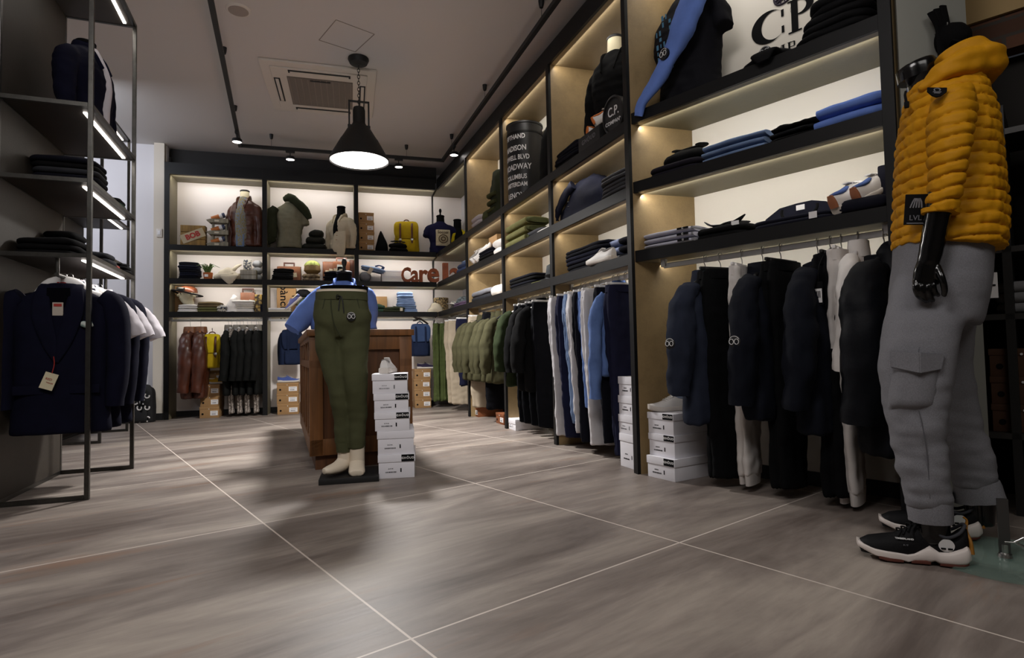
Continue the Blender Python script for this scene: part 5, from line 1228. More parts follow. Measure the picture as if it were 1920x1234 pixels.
# second line COMPANY
zl0 = onpanel(1430, 108)[1]; hL = rz_ * .62
mb = MB(); x = ua_ - rx * .25
for ch in 'COMPANY':
    wl = hL * (1.0 if ch in 'CO' else 1.25 if ch == 'M' else 1.0)
    zm_ = zl0 - hL * .05
    if ch in 'CO': crescent(mb, x + wl * .5, zm_, wl * .46, hL * .52, wl * .26, .55 if ch == 'C' else 0)
    if ch == 'O':
        mb.box((x + wl * .90, -.001, zm_), (wl * .13, .001, hL * .62))
    if ch in 'MN':
        serif_stem(mb, x + wl * .12, zm_ - hL * .48, zm_ + hL * .48, wl * .05); serif_stem(mb, x + wl * .86, zm_ - hL * .48, zm_ + hL * .48, wl * .16)
        mb.box((x + wl * .34, -.001, zm_), (wl * .14, .001, hL * .98), R=Matrix.Rotation(-.28, 3, 'Y'))
        if ch == 'M': mb.box((x + wl * .62, -.001, zm_), (wl * .05, .001, hL * .98), R=Matrix.Rotation(.28, 3, 'Y'))
    if ch == 'P':
        serif_stem(mb, x + wl * .25, zm_ - hL * .48, zm_ + hL * .48, wl * .18); mb.box((x + wl * .55, -.001, zm_ + hL * .44), (wl * .4, .001, hL * .06)); mb.box((x + wl * .55, -.001, zm_ + hL * .0), (wl * .4, .001, hL * .06)); mb.box((x + wl * .74, -.001, zm_ + hL * .22), (wl * .14, .001, hL * .40))
    if ch in 'AY':
        sg_ = 1 if ch == 'A' else -1
        mb.box((x + wl * .34, -.001, zm_), (wl * .06, .001, hL * .98), R=Matrix.Rotation(.32 * sg_, 3, 'Y')); mb.box((x + wl * .64, -.001, zm_), (wl * .17, .001, hL * .98), R=Matrix.Rotation(-.32 * sg_, 3, 'Y'))
        if ch == 'A': mb.box((x + wl * .5, -.001, zm_ - hL * .12), (wl * .4, .001, hL * .05))
    x += wl * 1.12
mb.build('lettering_line', INK, let, 0)
# sketched jacket torso between the letters
jl, jz = onpanel(1452, 20); jr, _ = onpanel(1488, 20); jt = jz + .16
mb = MB(); wj = (jr - jl); rg = random.Random(5)
def stroke(pts, r=.004): mb.tube([(jl + wj * a, -.0012, jz + wj * b) for a, b in pts], r, 5, 3)
stroke([(.05, 1.15), (.0, .7), (.06, .35), (.3, .18), (.7, .22), (1.0, .4)], .005); stroke([(.0, .7), (.15, .62), (.12, .4)]); stroke([(.05, 1.15), (.3, 1.3), (.5, 1.0), (.7, 1.35), (1.0, 1.2)], .005)
stroke([(.1, .28), (.4, .42), (.75, .5), (1.0, .62)], .006); stroke([(.06, .45), (.35, .55), (.9, .75)], .005); stroke([(.5, 1.0), (.48, .6)]); stroke([(1.0, 1.2), (1.08, .8), (1.0, .4)], .007)
for i in range(16):
    a, b = rg.uniform(.08, .9), rg.uniform(.3, 1.1); stroke([(a, b), (a + rg.uniform(-.06, .1), b + rg.uniform(-.2, .2)), (a + rg.uniform(-.05, .12), b + rg.uniform(-.25, .2))], .0035)
for i in range(5): stroke([(.2 + i * .15, 1.22), (.22 + i * .15, .85 - .05 * i)], .003)
mb.build('jacket_sketch', mat('sketch_ink', '#2a1f33', .7), let, 0)
# --- wide bay, top row
BT = mat('black_tee', '#16161b', .9, 'fabric', var=.1)
b, u, h = bustF(RGT, 1290, -38, .20, Z3, 'bust in black tee with blue print, royal blue sweatshirt slung across it', BT, neck=_mats['cream_neck'], sleeve='short', collar=False, necklen=.09, sx=1.12, rot=-.15, wr=(.006, 6))
tp = mat('print_teal', '#4c7f9e', .8); mb = MB(); rg = random.Random(2)
for i in range(5):
    x = -.085 + i * .025
    for j in range(9):
        if rg.random() < .8: mb.box((x, 0, h * .80 - j * .036), (rg.choice([.006, .010, .014]), .003, rg.choice([.020, .028])), bev=.0)
pr = mb.build('chest_print', tp, b, 0); pr.location = (0, -.136, 0); pr.rotation_euler = (.06, 0, 0)
sw = MB().sweep([(.20, -.05, h * 1.02), (.20, -.13, h * .90), (.15, -.18, h * .66), (.06, -.195, h * .42), (-.06, -.215, h * .18), (-.14, -.245, .02), (-.165, -.245, -.04)], [(.09, .06), (.095, .05), (.085, .045), (.068, .04), (.05, .03), (.038, .024), (.03, .012)], 20, 2.4, 6).build('slung_sweatshirt', BLUE, b, 60, wr=(.012, 8))
lens_badge(sw, (.035, -.238, h * .38), 1, rz=-.1, sz=.032)
CAPB = mat('black_cap', '#131315', .8, 'fabric')
u, w, h = S(RGT, 1383, 1478, 92, .02, Z3)
t = thing('goggle_cap', 'black knitted cap with a lens badge at the front edge of the top shelf', 'cap', RGT.pt(u, .10, Z3), RGT.rz)
MB().sweep([(-w * .5, 0, .012), (-w * .25, 0, h * .38), (w * .05, 0, h * .55), (w * .35, 0, h * .42), (w * .5, 0, .02)], [(.04, .012), (.08, h * .34), (.09, h * .45), (.08, h * .36), (.05, .015)], 18, 2.3, 5, ref=(0, 1, 0)).build('cap_crown', CAPB, t, 60, wr=(.012, 12), fn=lambda c, n: V((c.x, c.y, max(c.z, .001))))
MB().sweep([(w * .08, -.07, h * .45), (w * .10, -.125, .02), (w * .11, -.13, -.02)], [(.07, .02), (.06, .012), (.03, .008)], 14, 3, 4).build('cap_flap', CAPB, t, 60)
lens_badge(t, (w * .10, -.105, h * .48), 1, rz=0, sz=.03)
u, w, h = S(RGT, 1476, 1632, -12, .05, Z3)
for i in range(3):
    hh = h / 3
    fold('black bulky garment folded at the right end of the top shelf, ' + rank(i, 3) + ' of its pile', RGT.pt(u + .0 + i * .02, .18, Z3 + i * hh), RGT.rz + .06 * (i - 1), w * (1 - .1 * i), .26, hh * 1.0, CAPB, 2, group='bulky black garments', p=3, wr=(.014, 9), dome=.02 if i == 2 else 0)
# --- wide bay, middle row
u, w, h = S(RGT, 1207, 1310, 274, .02, Z2)
fold('black sweater folded at the left end, lower of two', RGT.pt(u - .01, .17, Z2), RGT.rz, w, .26, h * .45, mat('plum_black', '#1b1820', .9, 'fabric'), 2, 'folded sweater', 'folded_sweater', 'black sweaters in the wide bay', wr=(.006, 12))
fold('black sweater with collar folded at the left end, upper of two', RGT.pt(u + .03, .18, Z2 + h * .45), RGT.rz, w * .8, .24, h * .40, BLK, 1, 'folded sweater', 'folded_sweater', 'black sweaters in the wide bay', collar=BLK, dome=.03, p=3.2, wr=(.010, 10))
def lean_stack(n, xl, xr, yt, v, zb, m, what, cat, name, group, F=RGT, back=.30, k=2, wr=(.004, 10), wd=.98):
    """folded pieces whose far side is the higher fold"""
    u, w, h = S(F, xl, xr, yt, v, zb)
    hh = h / n * .86
    for i in range(n):
        p = F.pt(u + random.uniform(-.006, .006), v + back / 2 + .0, zb + i * hh)
        mb = MB(); wv = w * wd
        # profile: soft roll at the front, thick fold at the back
        mb.sweep([(-wv / 2, 0, hh * .5), (-wv * .3, 0, hh * .5), (0, 0, hh * .5), (wv * .3, 0, hh * .5), (wv / 2, 0, hh * .5)], [(back * .46, hh * .46), (back * .49, hh * .5), (back * .5, hh * .5), (back * .49, hh * .5), (back * .46, hh * .46)], 24, 3.2, 5, ref=(0, 1, 0))
        o = mb.build(name, m[i % len(m)], None, 60, loc=p, rz=F.rz + random.uniform(-.015, .015), wr=wr if i == n - 1 else (wr[0], wr[1], 1, 1))
        tag(o, what + ', ' + rank(i, n) + ' of its pile', cat, group)
lean_stack(3, 1313, 1432, 250, .03, Z2, [MDEN], 'blue jeans folded in the wide bay', 'jeans', 'folded_jeans', 'blue jeans in the wide bay')
lean_stack(3, 1440, 1524, 222, .03, Z2, [BLK, mat('ribbed_black', '#17181a', .9, 'fabric')], 'black ribbed knit folded between the blue piles', 'folded sweater', 'folded_sweater', 'black ribbed knits', wr=(.008, 16))
lean_stack(2, 1524, 1664, 172, .03, Z2, [BLUE], 'royal blue sweatshirt folded at the right end', 'folded sweatshirt', 'folded_sweatshirt', 'royal blue sweatshirts', wr=(.006, 8))
# --- wide bay, lowest row
PALE = mat('pale_grey_knit', '#b9b9c6', .9, 'fabric', var=.05)
u, w, h = S(RGT, 1207, 1300, 428, .02, Z1)
for i in range(3):
    hh = h / 3.05
    r = thing('folded_polo', 'white and grey polo shirt folded at the left end, ' + rank(i, 3) + ' of its pile', 'folded shirt', RGT.pt(u - .01 + random.uniform(-.006, .006), .16, Z1 + i * hh), RGT.rz, 'pale polo shirts')
    MB().sweep([(-w * .5, 0, hh * .5), (-w * .3, 0, hh * .5), (w * .3, 0, hh * .5), (w * .5, 0, hh * .5)], [(.125, hh * .46), (.135, hh * .5), (.135, hh * .5), (.125, hh * .46)], 22, 3, 5, ref=(0, 1, 0)).build('folded_body', PALE, r, 60, wr=(.004, 14, 1, 1))
    mb = MB().box((w * .32, -.137, hh * .62), (.07, .003, hh * .34), bev=.001).build('brand_label', INK, r, 0); MB().text('G', .016, Mx((w * .32, -.1392, hh * .62), PI / 2)).build('label_print', WHITEINK, mb, 0)
    MB().box((w * .48, -.02, hh * .5), (.012, .22, hh * .5), bev=.003).build('grey_hem', GREY, r, 0)
u, w, h = S(RGT, 1290, 1393, 398, .03, Z1)
r = thing('folded_shirt', 'black shirt with open collar folded beside the pale polos', 'folded shirt', RGT.pt(u + .0, .18, Z1), RGT.rz)
MB().slab((0, 0, 0), w, .26, h * .5, p=4, k=2, dome=.01).build('folded_body', BLK, r, 60, wr=(.006, 12))
MB().sweep([(-.075, -.02, h * .52), (-.062, .02, h * .72), (-.0, .05, h * .80), (.062, .02, h * .72), (.075, -.02, h * .52)], [(.005, .03), (.007, .045), (.007, .045), (.007, .045), (.005, .03)], 12, 2.4, 4, ref=(0, 0, 1)).build('collar_band', BLK, r, 60)
for s_ in (-1, 1): MB().sweep([(s_ * .02, -.03, h * .62), (s_ * .07, -.05, h * .66), (s_ * .115, -.045, h * .88)], [(.03, .004), (.03, .005), (.006, .002)], 8, 3, 4, ref=(0, 1, 0)).build('collar_point', CHAR, r, 60)
MB().box((.10, -.125, h * .48), (.04, .003, .02)).build('brand_label', WHITEINK, r, 0)
u, w, h = S(RGT, 1397, 1548, 360, .02, Z1)
TN = mat('ink_navy', '#161722', .9, 'fabric')
fold('ink navy sweatshirt folded flat before the upright tee', RGT.pt(u + .02, .10, Z1), RGT.rz, w * .98, .15, h * .28, TN, 2, 'folded sweatshirt', 'folded_sweatshirt', tagm=PAPER, wr=(.006, 10))
r = thing('folded_tee', 'ink navy tee folded upright with a small white neck label', 'folded tee', RGT.pt(u - .01, .26, Z1), RGT.rz)
MB().prism([(-w * .48, 0), (-w * .49, h * .62), (-w * .30, h * .92), (-w * .08, h * 1.0), (w * .12, h * 1.0), (w * .30, h * .86), (w * .50, h * .45), (w * .49, 0)], .06, Mx((0, -.03, 0), -.22)).build('folded_body', TN, r, 60, sub=0, wr=(.004, 10))
mb = MB(); mb.tube([(w * .02 + .085 * math.cos(a), -.055 + .02 * math.sin(a), h * .68 + .06 * math.sin(a)) for a in np.linspace(PI * .95, PI * 2.05, 15)], .007, 8, 2); mb.build('neck_rib', BLK, r, 60)
MB().box((w * .03, -.05, h * .73), (.04, .002, .025)).build('neck_label', PAPER, r, 0)
BLUEL = mat('blue_lining', '#4a5f94', .9, 'fabric'); GUM = mat('gum_sole', '#9c6242', .7)
for i, (xl, xr, yb, yt, lab) in enumerate(((1552, 1606, 410, 318, 'left white trainer with blue lining leaning heel first on the low shelf'), (1590, 1648, 385, 310, 'right white trainer with blue lining leaning against the dark block'))):
    uu = RGT.pick_u((xl + xr) / 2 - 6, Z1 + .05, .02)
    o = sneaker(lab, RGT.pt(uu, .03, Z1), 0, WSHOE, SOLEW, PAPER, BLUEL, L=.29, group='white trainers with blue lining', heel=GUM)
    o.rotation_euler = (0, -.52, RGT.rz + PI / 2 - .42); o.location = RGT.pt(uu - .01, .03 + i * .02, Z1 + .008 + i * .02)
u, w, h = S(RGT, 1560, 1676, 372, .0, Z1); fold('ink navy knit folded before the white trainers', RGT.pt(u - .01, .05, Z1), RGT.rz, w * .82, .09, .062, TN, 1, wr=(.005, 10))
u, w, h = S(RGT, 1645, 1674, 306, .10, Z1); t = MB().box((0, 0, h / 2), (w, .22, h), bev=.012).build('standing_folder', TN, None, 30, loc=RGT.pt(u, .22, Z1), rz=RGT.rz, ); tag(t, 'dark upright folded garment at the right post', 'folded garment')
# ================================================================ garments on the rails
ZR = 1.176
WOODH = mat('hanger_wood', '#9a5f38', .5, 'wood'); WPL = mat('white_hanger', '#e6e4e2', .4)
def gar(F, px, py, vl, vr, z=ZR):
    """where a garment hangs whose outer edge, vl out from the shelf front, is at pixel px, py"""
    return F.pt(F.pick_u(px, F.pick(px, py, vl)[1], vl), vr, z)
HB = PI / 2       # garments hang across the rail
# --- back wall, left bay
VB = .05
u1 = BK.pick_u(351, 1.0, VB)
j0 = jacket_hang('brown leather jacket hanging at far left of the back wall rail', BK.pt(BK.pick_u(351, 1.0, -.1), VB, ZR), -HB, LEATH, lim=.26, colm=mat('tan_leather', '#80502f', .45, 'leather'), Lb=.80, T=.085, Ls=.72, hm=WOODH, group='brown leather jackets on the rail', slv=(.07, .075), collar='stand', drop=.12)
j1 = dup(j0, BK.pt(BK.pick_u(371, 1.0, -.1), VB, ZR), -HB, 'brown leather jacket hanging beside the yellow backpack', 'brown leather jackets on the rail')
j1.rotation_euler.z = -HB + .10
u, w, h = S(BK, 379, 416, 617, .05, .85)
backpack('bright yellow backpack with brown straps hanging from the rail', BK.pt(u, .06, .72), 0, YEL, YELB, STRAP, w * 1.0, .40, .14, hang=.03).location.z = BK.pick(397, 690, .05)[1]
BJK = mat('black_jacket', '#0f100f', .75, 'fabric', var=.2); GLIN = mat('grey_lining2', '#8a857c', .9, 'fabric')
jb = None
PT = mat('floral_trousers', '#b9aea4', .9, 'pattern', col2='#6d655e', scale=2.4)
for i, px in enumerate((424, 440, 453, 468, 482)):
    loc = BK.pt(BK.pick_u(px, 1.0, -.1), VB, ZR)
    lab = 'black long jacket with grey lining hanging, ' + ORD[i] + ' of five from the left'
    if jb is None:
        jb = jacket_hang(lab, loc, -HB, BJK, lim=.26, Lb=.80, T=.05, Ls=.62, hm=GREY, colm=GLIN, group='black jackets on the back rail', slv=(.055, .05), drop=.10)
    else: dup(jb, loc, -HB + random.uniform(-.05, .05), lab, 'black jackets on the back rail')
tb = None
for i, px in enumerate((429, 445, 459, 476)):
    loc = BK.pt(BK.pick_u(px, .5, -.06) + .015, VB, ZR)
    lab = 'pale floral trousers hanging under the black jackets, ' + ORD[i] + ' of four from the left'
    if tb is None: tb = trousers_hang(lab, loc, HB, PT, Lt=1.02, W=.13, T=.028, taper=.66, clipm=WPL, group='floral trousers under the jackets', drop=.10)
    else: dup(tb, loc, HB + random.uniform(-.06, .06), lab, 'floral trousers under the jackets')
# boxes on the floor below the back rails
def floor_boxes(F, xl, xr, yt, yb, v, n, lab, group, rz=0.0, d=.30, seed=40, m=None):
    p0 = F.pick(( xl + xr) / 2, yb, v)
    ul, ur = F.pick_u(xl, .2, v), F.pick_u(xr, .2, v); zt_ = F.pick((xl + xr) / 2, yt, v)[1]
    for i in range(n):
        brown_box(lab + ', ' + rank(i, n), F.pt((ul + ur) / 2 + random.uniform(-.006, .006), v + d / 2, i * zt_ / n), F.rz + rz, abs(ur - ul), d, zt_ / n - .0005, seed + i, group, m)
    return (ul + ur) / 2, v, zt_
u, v, z = floor_boxes(BK, 374, 411, 721, 786, .0, 3, 'brown shoe box on the floor beside the black jackets', 'brown boxes at left')
sneaker('mustard trainer on the brown boxes beside the black jackets', BK.pt(u - .05, .1, z), .06, mat('mustard', '#b8902a', .8, 'fabric'), SOLEW, CREAM, CREAM, L=.24)
t = MB().box((0, 0, 0), (.06, .003, .09)).build('price_tag', CREAM, None, 0, loc=BK.pt(u - .055, -.004, z - .035)); tag(t, 'cream price tag hanging over the box under the mustard trainer', 'price tag')
brown_box('open brown box standing behind the mustard trainer', BK.pt(u + .03, .24, z), 0, .2, .1, .16, 61, dot=False)
u, v, z = floor_boxes(BK, 519, 560, 718, 780, .0, 3, 'brown shoe box on the floor left of the counter', 'brown boxes at the counter', seed=44)
sneaker('blue trainer on the brown boxes left of the counter', BK.pt(u - .13, .1, z), .05, mat('blue_canvas', '#4a5c9c', .8, 'fabric'), SOLEW, PAPER, INNER, L=.27)
NBP = mat('navy_pack', '#1d2740', .8, 'fabric'); NBT = mat('slate_pack', '#3d5075', .8, 'fabric')
b = backpack('navy backpack hanging from the rail left of the counter', BK.pt(BK.pick_u(543, .9, .05), .07, BK.pick(543, 684, .05)[1]), .5, NBP, NBP, NBP, .27, .43, .14, hang=.10, buckles=False)
# --- back wall, right bay
u, v, z = floor_boxes(BK, 777, 808, 692, 770, .02, 4, 'brown shoe box on the floor right of the counter', 'brown boxes right of the counter', seed=50)
sneaker('dark purple trainer on the brown boxes right of the counter', BK.pt(u - .06, .1, z), .05, mat('plum_shoe', '#2f2a42', .7, 'fabric'), SOLEW, PAPER, INNER, L=.26)
b = backpack('blue and navy backpack hanging from the rail right of the counter', BK.pt(BK.pick_u(788, .9, .02), .04, BK.pick(788, 668, .02)[1]), 0, NBP, NBT, NBP, .26, .42, .14, hang=.07, buckles=False)
t = thing('wooden_hanger', 'dark branch shaped hanger hooked over the rail above the blue backpack', 'hanger', BK.pt(BK.pick_u(788, 1.18, .02), .03, 1.17))
MB().tube([(-.09, -.02, .045), (-.05, -.03, .02), (0, -.02, .012), (.06, -.03, -.03), (.10, -.03, -.06)], .012, 8, 4).build('branch', mat('dark_branch', '#2a1d14', .8, 'wood'), t, 60)
MB().tube([(-.02, -.02, .015), (-.06, -.04, -.01), (-.10, -.045, -.015)], .008, 8, 3).build('twig', _mats['dark_branch'], t, 60)
# corner rail: green, cream and navy trousers
def hang_row(F, items, vr, vl, z=ZR):
    for it in items:
        px, py, kind, lab, m, grp, kw = it
        loc = gar(F, px, py, vl, vr, z)
        key = (kind, m.name, tuple(sorted((k, str(v)) for k, v in kw.items())))
        rz = F.rz + HB + HB + random.uniform(-.06, .06)
        if key in _proto: o = dup(_proto[key], loc, F.rz - HB + random.uniform(-.05, .05), lab, grp)
        else:
            o = (trousers_hang if kind == 't' else jacket_hang)(lab, loc, F.rz - HB, m, group=grp, **kw); _proto[key] = o
_proto = {}
CRT = mat('cream_trousers', '#b3a590', .9, 'fabric', var=.06); GRT = mat('green_trousers', '#515c36', .9, 'fabric'); NVT = mat('navy_trousers', '#1b1d33', .88, 'fabric'); DKT = mat('dark_trousers', '#0b0c11', .9, 'fabric')
WTT = mat('white_trousers', '#c9c7ca', .9, 'fabric', var=.03); BDN = mat('bright_denim', '#41588c', .9, 'denim', col2='#5f7bb4')
Tk = dict(Lt=1.02, W=.15, T=.034, taper=.74, clipm=WPL, drop=.05)
for i, px in enumerate((812, 824, 836)):
    loc = BK.pt(BK.pick_u(px, .7, .1) + .05, .05, ZR)
    lab = 'green cargo trousers hanging in the corner, ' + ORD[i] + ' of three from the left'
    if i == 0: g0 = trousers_hang(lab, loc, HB * .8, GRT, **{**Tk, 'T': .045}, group='green cargo trousers', pocket=True)
    else: dup(g0, loc, HB * .8, lab, 'green cargo trousers')
hang_row(MID, [(834, 700, 't', 'cream trousers hanging right of the green cargo trousers, farther pair', CRT, 'cream trousers at the corner', Tk), (841, 700, 't', 'cream trousers hanging right of the green cargo trousers, nearer pair', CRT, 'cream trousers at the corner', Tk),
               (855, 660, 't', 'navy trousers hanging between cream trousers and olive jackets', NVT, None, {**Tk, 'Lt': .78})], .10, -.05)
# narrow bay: olive jackets
OJ = mat('olive_jacket', '#45432f', .85, 'fabric', bump=.3); Jk = dict(lim=.25, Lb=.66, W=.19, T=.06, Ls=.56, slv=(.06, .058), drop=.09, wr=(.010, 8))
hang_row(MID, [(866, 690, 'j', 'olive field jacket hanging in the narrow bay, first from the left', OJ, 'olive field jackets', Jk), (875, 690, 'j', 'olive field jacket hanging in the narrow bay, second from the left', OJ, 'olive field jackets', Jk),
               (884, 690, 'j', 'olive field jacket hanging in the narrow bay, third from the left', OJ, 'olive field jackets', Jk)], .12, -.07)
hang_row(MID, [(897, 640, 't', 'black trousers hanging between the two groups of olive jackets', DKT, None, {**Tk, 'Lt': .98, 'clipm': BLACKM}),
               (899, 690, 'j', 'olive field jacket hanging near the post, first of three', OJ, 'olive field jackets', Jk), (908, 690, 'j', 'olive field jacket hanging near the post, second of three', OJ, 'olive field jackets', Jk), (920, 690, 'j', 'olive field jacket hanging near the post, third of three', OJ, 'olive field jackets', Jk)], .12, -.07)
u0_ = MID.pick_u(868, .2, .05)
t = trousers_hang('short cream trousers hem showing under the olive jackets', MID.pt(UM[0] + .12, .12, ZR), MID.rz - HB, CRT, **{**Tk, 'Lt': 1.0})
for i, (px0, px1, yt, yb, n, lab, grp) in enumerate(((880, 897, 742, 787, 2, 'rust brown shoe box on the floor under the olive jackets', 'rust brown boxes'), (928, 941, 775, 802, 1, 'small brown box on the floor at the post below olive jackets', None))):
    p = MID.pick(px0, yb - 4, .06); uu = MID.pick_u((px0 + px1) / 2, .15, .06); zt_ = MID.pick((px0 + px1) / 2, yt, .06)[1]
    for k in range(n): brown_box(lab + (', ' + rank(k, n) if n > 1 else ''), MID.pt(uu, .22, k * zt_ / n), MID.rz, .23, .30, zt_ / n - .0005, 70 + 5 * i + k, grp, mat('rust_card', '#7c4624', .8))
# basket bay: dark green and black garments
GJ = mat('dark_green_jacket', '#2a331f', .85, 'fabric')
hang_row(MID, [(953, 680, 'j', 'dark green jacket hanging at the left of the black garments', GJ, None, {**Jk, 'Lb': .70, 'hm': WPL, 'drop': .06}),
               (962, 700, 't', 'black trousers hanging under white hangers, first from the left', DKT, 'black trousers under white hangers', {**Tk, 'Lt': 1.02}), (970, 700, 't', 'black trousers hanging under white hangers, second from the left', DKT, 'black trousers under white hangers', {**Tk, 'Lt': 1.02}),
               (975, 680, 'j', 'black jacket hanging between the black trousers, first from the left', BLK, 'black jackets in the basket bay', {**Jk, 'Lb': .72, 'hm': WPL, 'drop': .06}), (984, 700, 't', 'black trousers hanging under white hangers, third from the left', DKT, 'black trousers under white hangers', {**Tk, 'Lt': 1.02}),
               (988, 680, 'j', 'black jacket hanging between the black trousers, second from the left', BLK, 'black jackets in the basket bay', {**Jk, 'Lb': .72, 'hm': WPL, 'drop': .06}), (996, 700, 't', 'black trousers hanging under white hangers, fourth from the left', DKT, 'black trousers under white hangers', {**Tk, 'Lt': 1.02})], .12, -.04)
white_box('white shoe box on the floor under the black trousers', MID.pt(MID.pick_u(955, .05, .0) , .17, 0), MID.rz, .2, .3, .10, False, 7)
# trousers bay
W2 = dict(Lt=1.04, W=.155, T=.040, taper=.72, clipm=WPL, drop=.05)
hang_row(MID, [(1035, 700, 't', 'white trousers hanging in the trousers bay, farthest pair', WTT, 'white trousers', W2), (1049, 700, 't', 'navy trousers hanging behind the second white pair', NVT, 'navy trousers', W2),
               (1062, 660, 't', 'blue denim trousers hanging behind the second white pair', MDEN, None, {**W2, 'Lt': .92}), (1069, 680, 't', 'white trousers hanging in the trousers bay, middle pair', WTT, 'white trousers', {**W2, 'Lt': .98}), (1080, 700, 't', 'black navy trousers hanging between the white pairs', DNAVY, None, W2),
               (1085, 660, 't', 'bright denim trousers hanging left of the nearest white pair', BDN, None, {**W2, 'Lt': .80, 'W': .14}), (1097, 700, 't', 'white trousers hanging in the trousers bay, nearest pair', WTT, 'white trousers', {**W2, 'T': .05}), (1121, 700, 't', 'dark navy trousers hanging right of the nearest white pair', DNAVY, None, {**W2, 'Lt': 1.0}),
               (1128, 640, 'j', 'blue denim shirt hanging beside the nearest navy trousers', BDN, None, dict(lim=.25, Lb=.56, W=.16, T=.035, Ls=.70, slv=(.048, .036), hm=WPL, drop=.06, splay=.03)), (1143, 720, 't', 'navy trousers hanging nearest the post in the trousers bay', NVT, None, {**W2, 'T': .055, 'Lt': 1.06})], .12, -.02)
for i, (xl, xr, yt) in enumerate(((1176, 1198, 872), (1172, 1198, 792), (1178, 1196, 725))):
    pass
zt_ = 0.0; uu = UM[3] - .12
for i in range(4):
    hh = [.20, .11, .11, .11][i] if i == 0 else .115
    white_box('white shoe box stacked behind the post in the trousers bay, ' + rank(i, 4), MID.pt(uu + [.0, -.02, .0, .005][i], .155, zt_), MID.rz, .215, .30, hh - .0005, False, 90 + i, 'white boxes in the trousers bay'); zt_ += hh
sneaker('white trainer on the boxes behind the post', MID.pt(uu + .02, .05, zt_), MID.rz + HB, WSHOE, SOLEW, WSHOE, INNER, L=.26)

# --- wide bay at right
VR = .07
def RG(px, z=.9, v=-.08): return RGT.pt(RGT.pick_u(px, z, v), VR, ZR)
RZ = RGT.rz - HB
INKJ = mat('ink_jacket', '#11141d', .8, 'fabric', bump=.25); BLKT = mat('black_trousers', '#08090b', .9, 'fabric', var=.2); WJ = mat('white_jogger', '#cfcac6', .9, 'fabric', var=.03)
JR = dict(lim=.27, Lb=.66, W=.21, T=.085, Ls=.60, slv=(.075, .062), drop=.10, wr=(.010, 8), vox=.011)
a = jacket_hang('ink blue jacket with a lens badge on its sleeve, above the white boxes', RGT.pt(RGT.pick_u(1312, .9, .0), VR, ZR), RZ - .02, mat('slate_navy', '#252a38', .85, 'fabric', bump=.25), **{**JR, 'Ls': .58, 'Lb': .74}, badge=1)
t0 = trousers_hang('black trousers hanging before the ink blue badge jacket', RGT.pt(RGT.pick_u(1342, .8, .0), VR, ZR), RZ - .35, BLKT, Lt=1.05, W=.14, T=.055, taper=.74, clipm=BLACKM, drop=.06)
t1 = trousers_hang('white joggers hanging right of the first black trousers', RGT.pt(RGT.pick_u(1383, .8, .0), VR, ZR), RZ + .1, WJ, Lt=1.02, W=.14, T=.035, taper=.66, clipm=WPL, drop=.06, cuff=True)
a = jacket_hang('black jacket with a lens badge, between white joggers and black trousers', RGT.pt(RGT.pick_u(1402, .9, -.1), VR, ZR), RZ + .05, INKJ, **{**JR, 'Lb': .70, 'Ls': .62}, badge=1, hood=False)
t2 = dup(t0, RGT.pt(RGT.pick_u(1457, .8, .0), VR, ZR), RZ - .1, 'black trousers hanging between the badge jacket and the hooded jacket')
a = jacket_hang('dark hooded jacket hanging in the middle of the wide bay', RGT.pt(RGT.pick_u(1508, .9, -.1), VR, ZR), RZ + .02, INKJ, **{**JR, 'Lb': .74, 'Ls': .62}, hood=True)
t3 = dup(t0, RGT.pt(RGT.pick_u(1552, .8, .0), VR, ZR), RZ + .05, 'black trousers with a black swing tag, left of white joggers')
p = RGT.pt(RGT.pick_u(1534, .9, -.10), -.09, .98)
tg = thing('swing_tag', 'black swing tag with white barcode hanging from black trousers', 'tag', p, RGT.rz)
MB().box((0, 0, -.05), (.034, .004, .10)).build('tag_card', INK, tg, 0); MB().box((0, -.003, -.06), (.028, .003, .06)).build('barcode_sticker', PAPER, tg, 0); mb = MB(); barcode(mb, -.008, -.055, .016, .03, -.005, 5); mb.build('barcode', INK, tg, 0); MB().tube([(0, 0, 0), (.006, .0, .07), (.02, .06, .14), (.03, .14, .16)], .002, 6, 3).build('tag_cord', INK, tg, 60)
t4 = trousers_hang('white joggers hanging with ribbed knee seam, right of the tagged trousers', RGT.pt(RGT.pick_u(1573, .8, .0), VR, ZR), RZ + .12, WJ, Lt=1.04, W=.15, T=.042, taper=.66, clipm=WPL, drop=.05, cuff=True)
a = jacket_hang('white shirt hanging behind the second white joggers', RGT.pt(RGT.pick_u(1603, .9, .0), VR, ZR), RZ + .1, WHT, lim=.27, Lb=.55, W=.19, T=.05, Ls=.5, slv=(.055, .05), hm=WPL, drop=.06)
PUF2 = mat('ink_puffer', '#0e1015', .55, 'fabric')
a = jacket_hang('dark padded jacket hanging beside the yellow jacketed mannequin', RGT.pt(RGT.pick_u(1640, .9, -.08), VR, ZR), RZ - .05, PUF2, **{**JR, 'Lb': .80, 'T': .10, 'Ls': .66, 'slv': (.10, .085)}, hood=True)
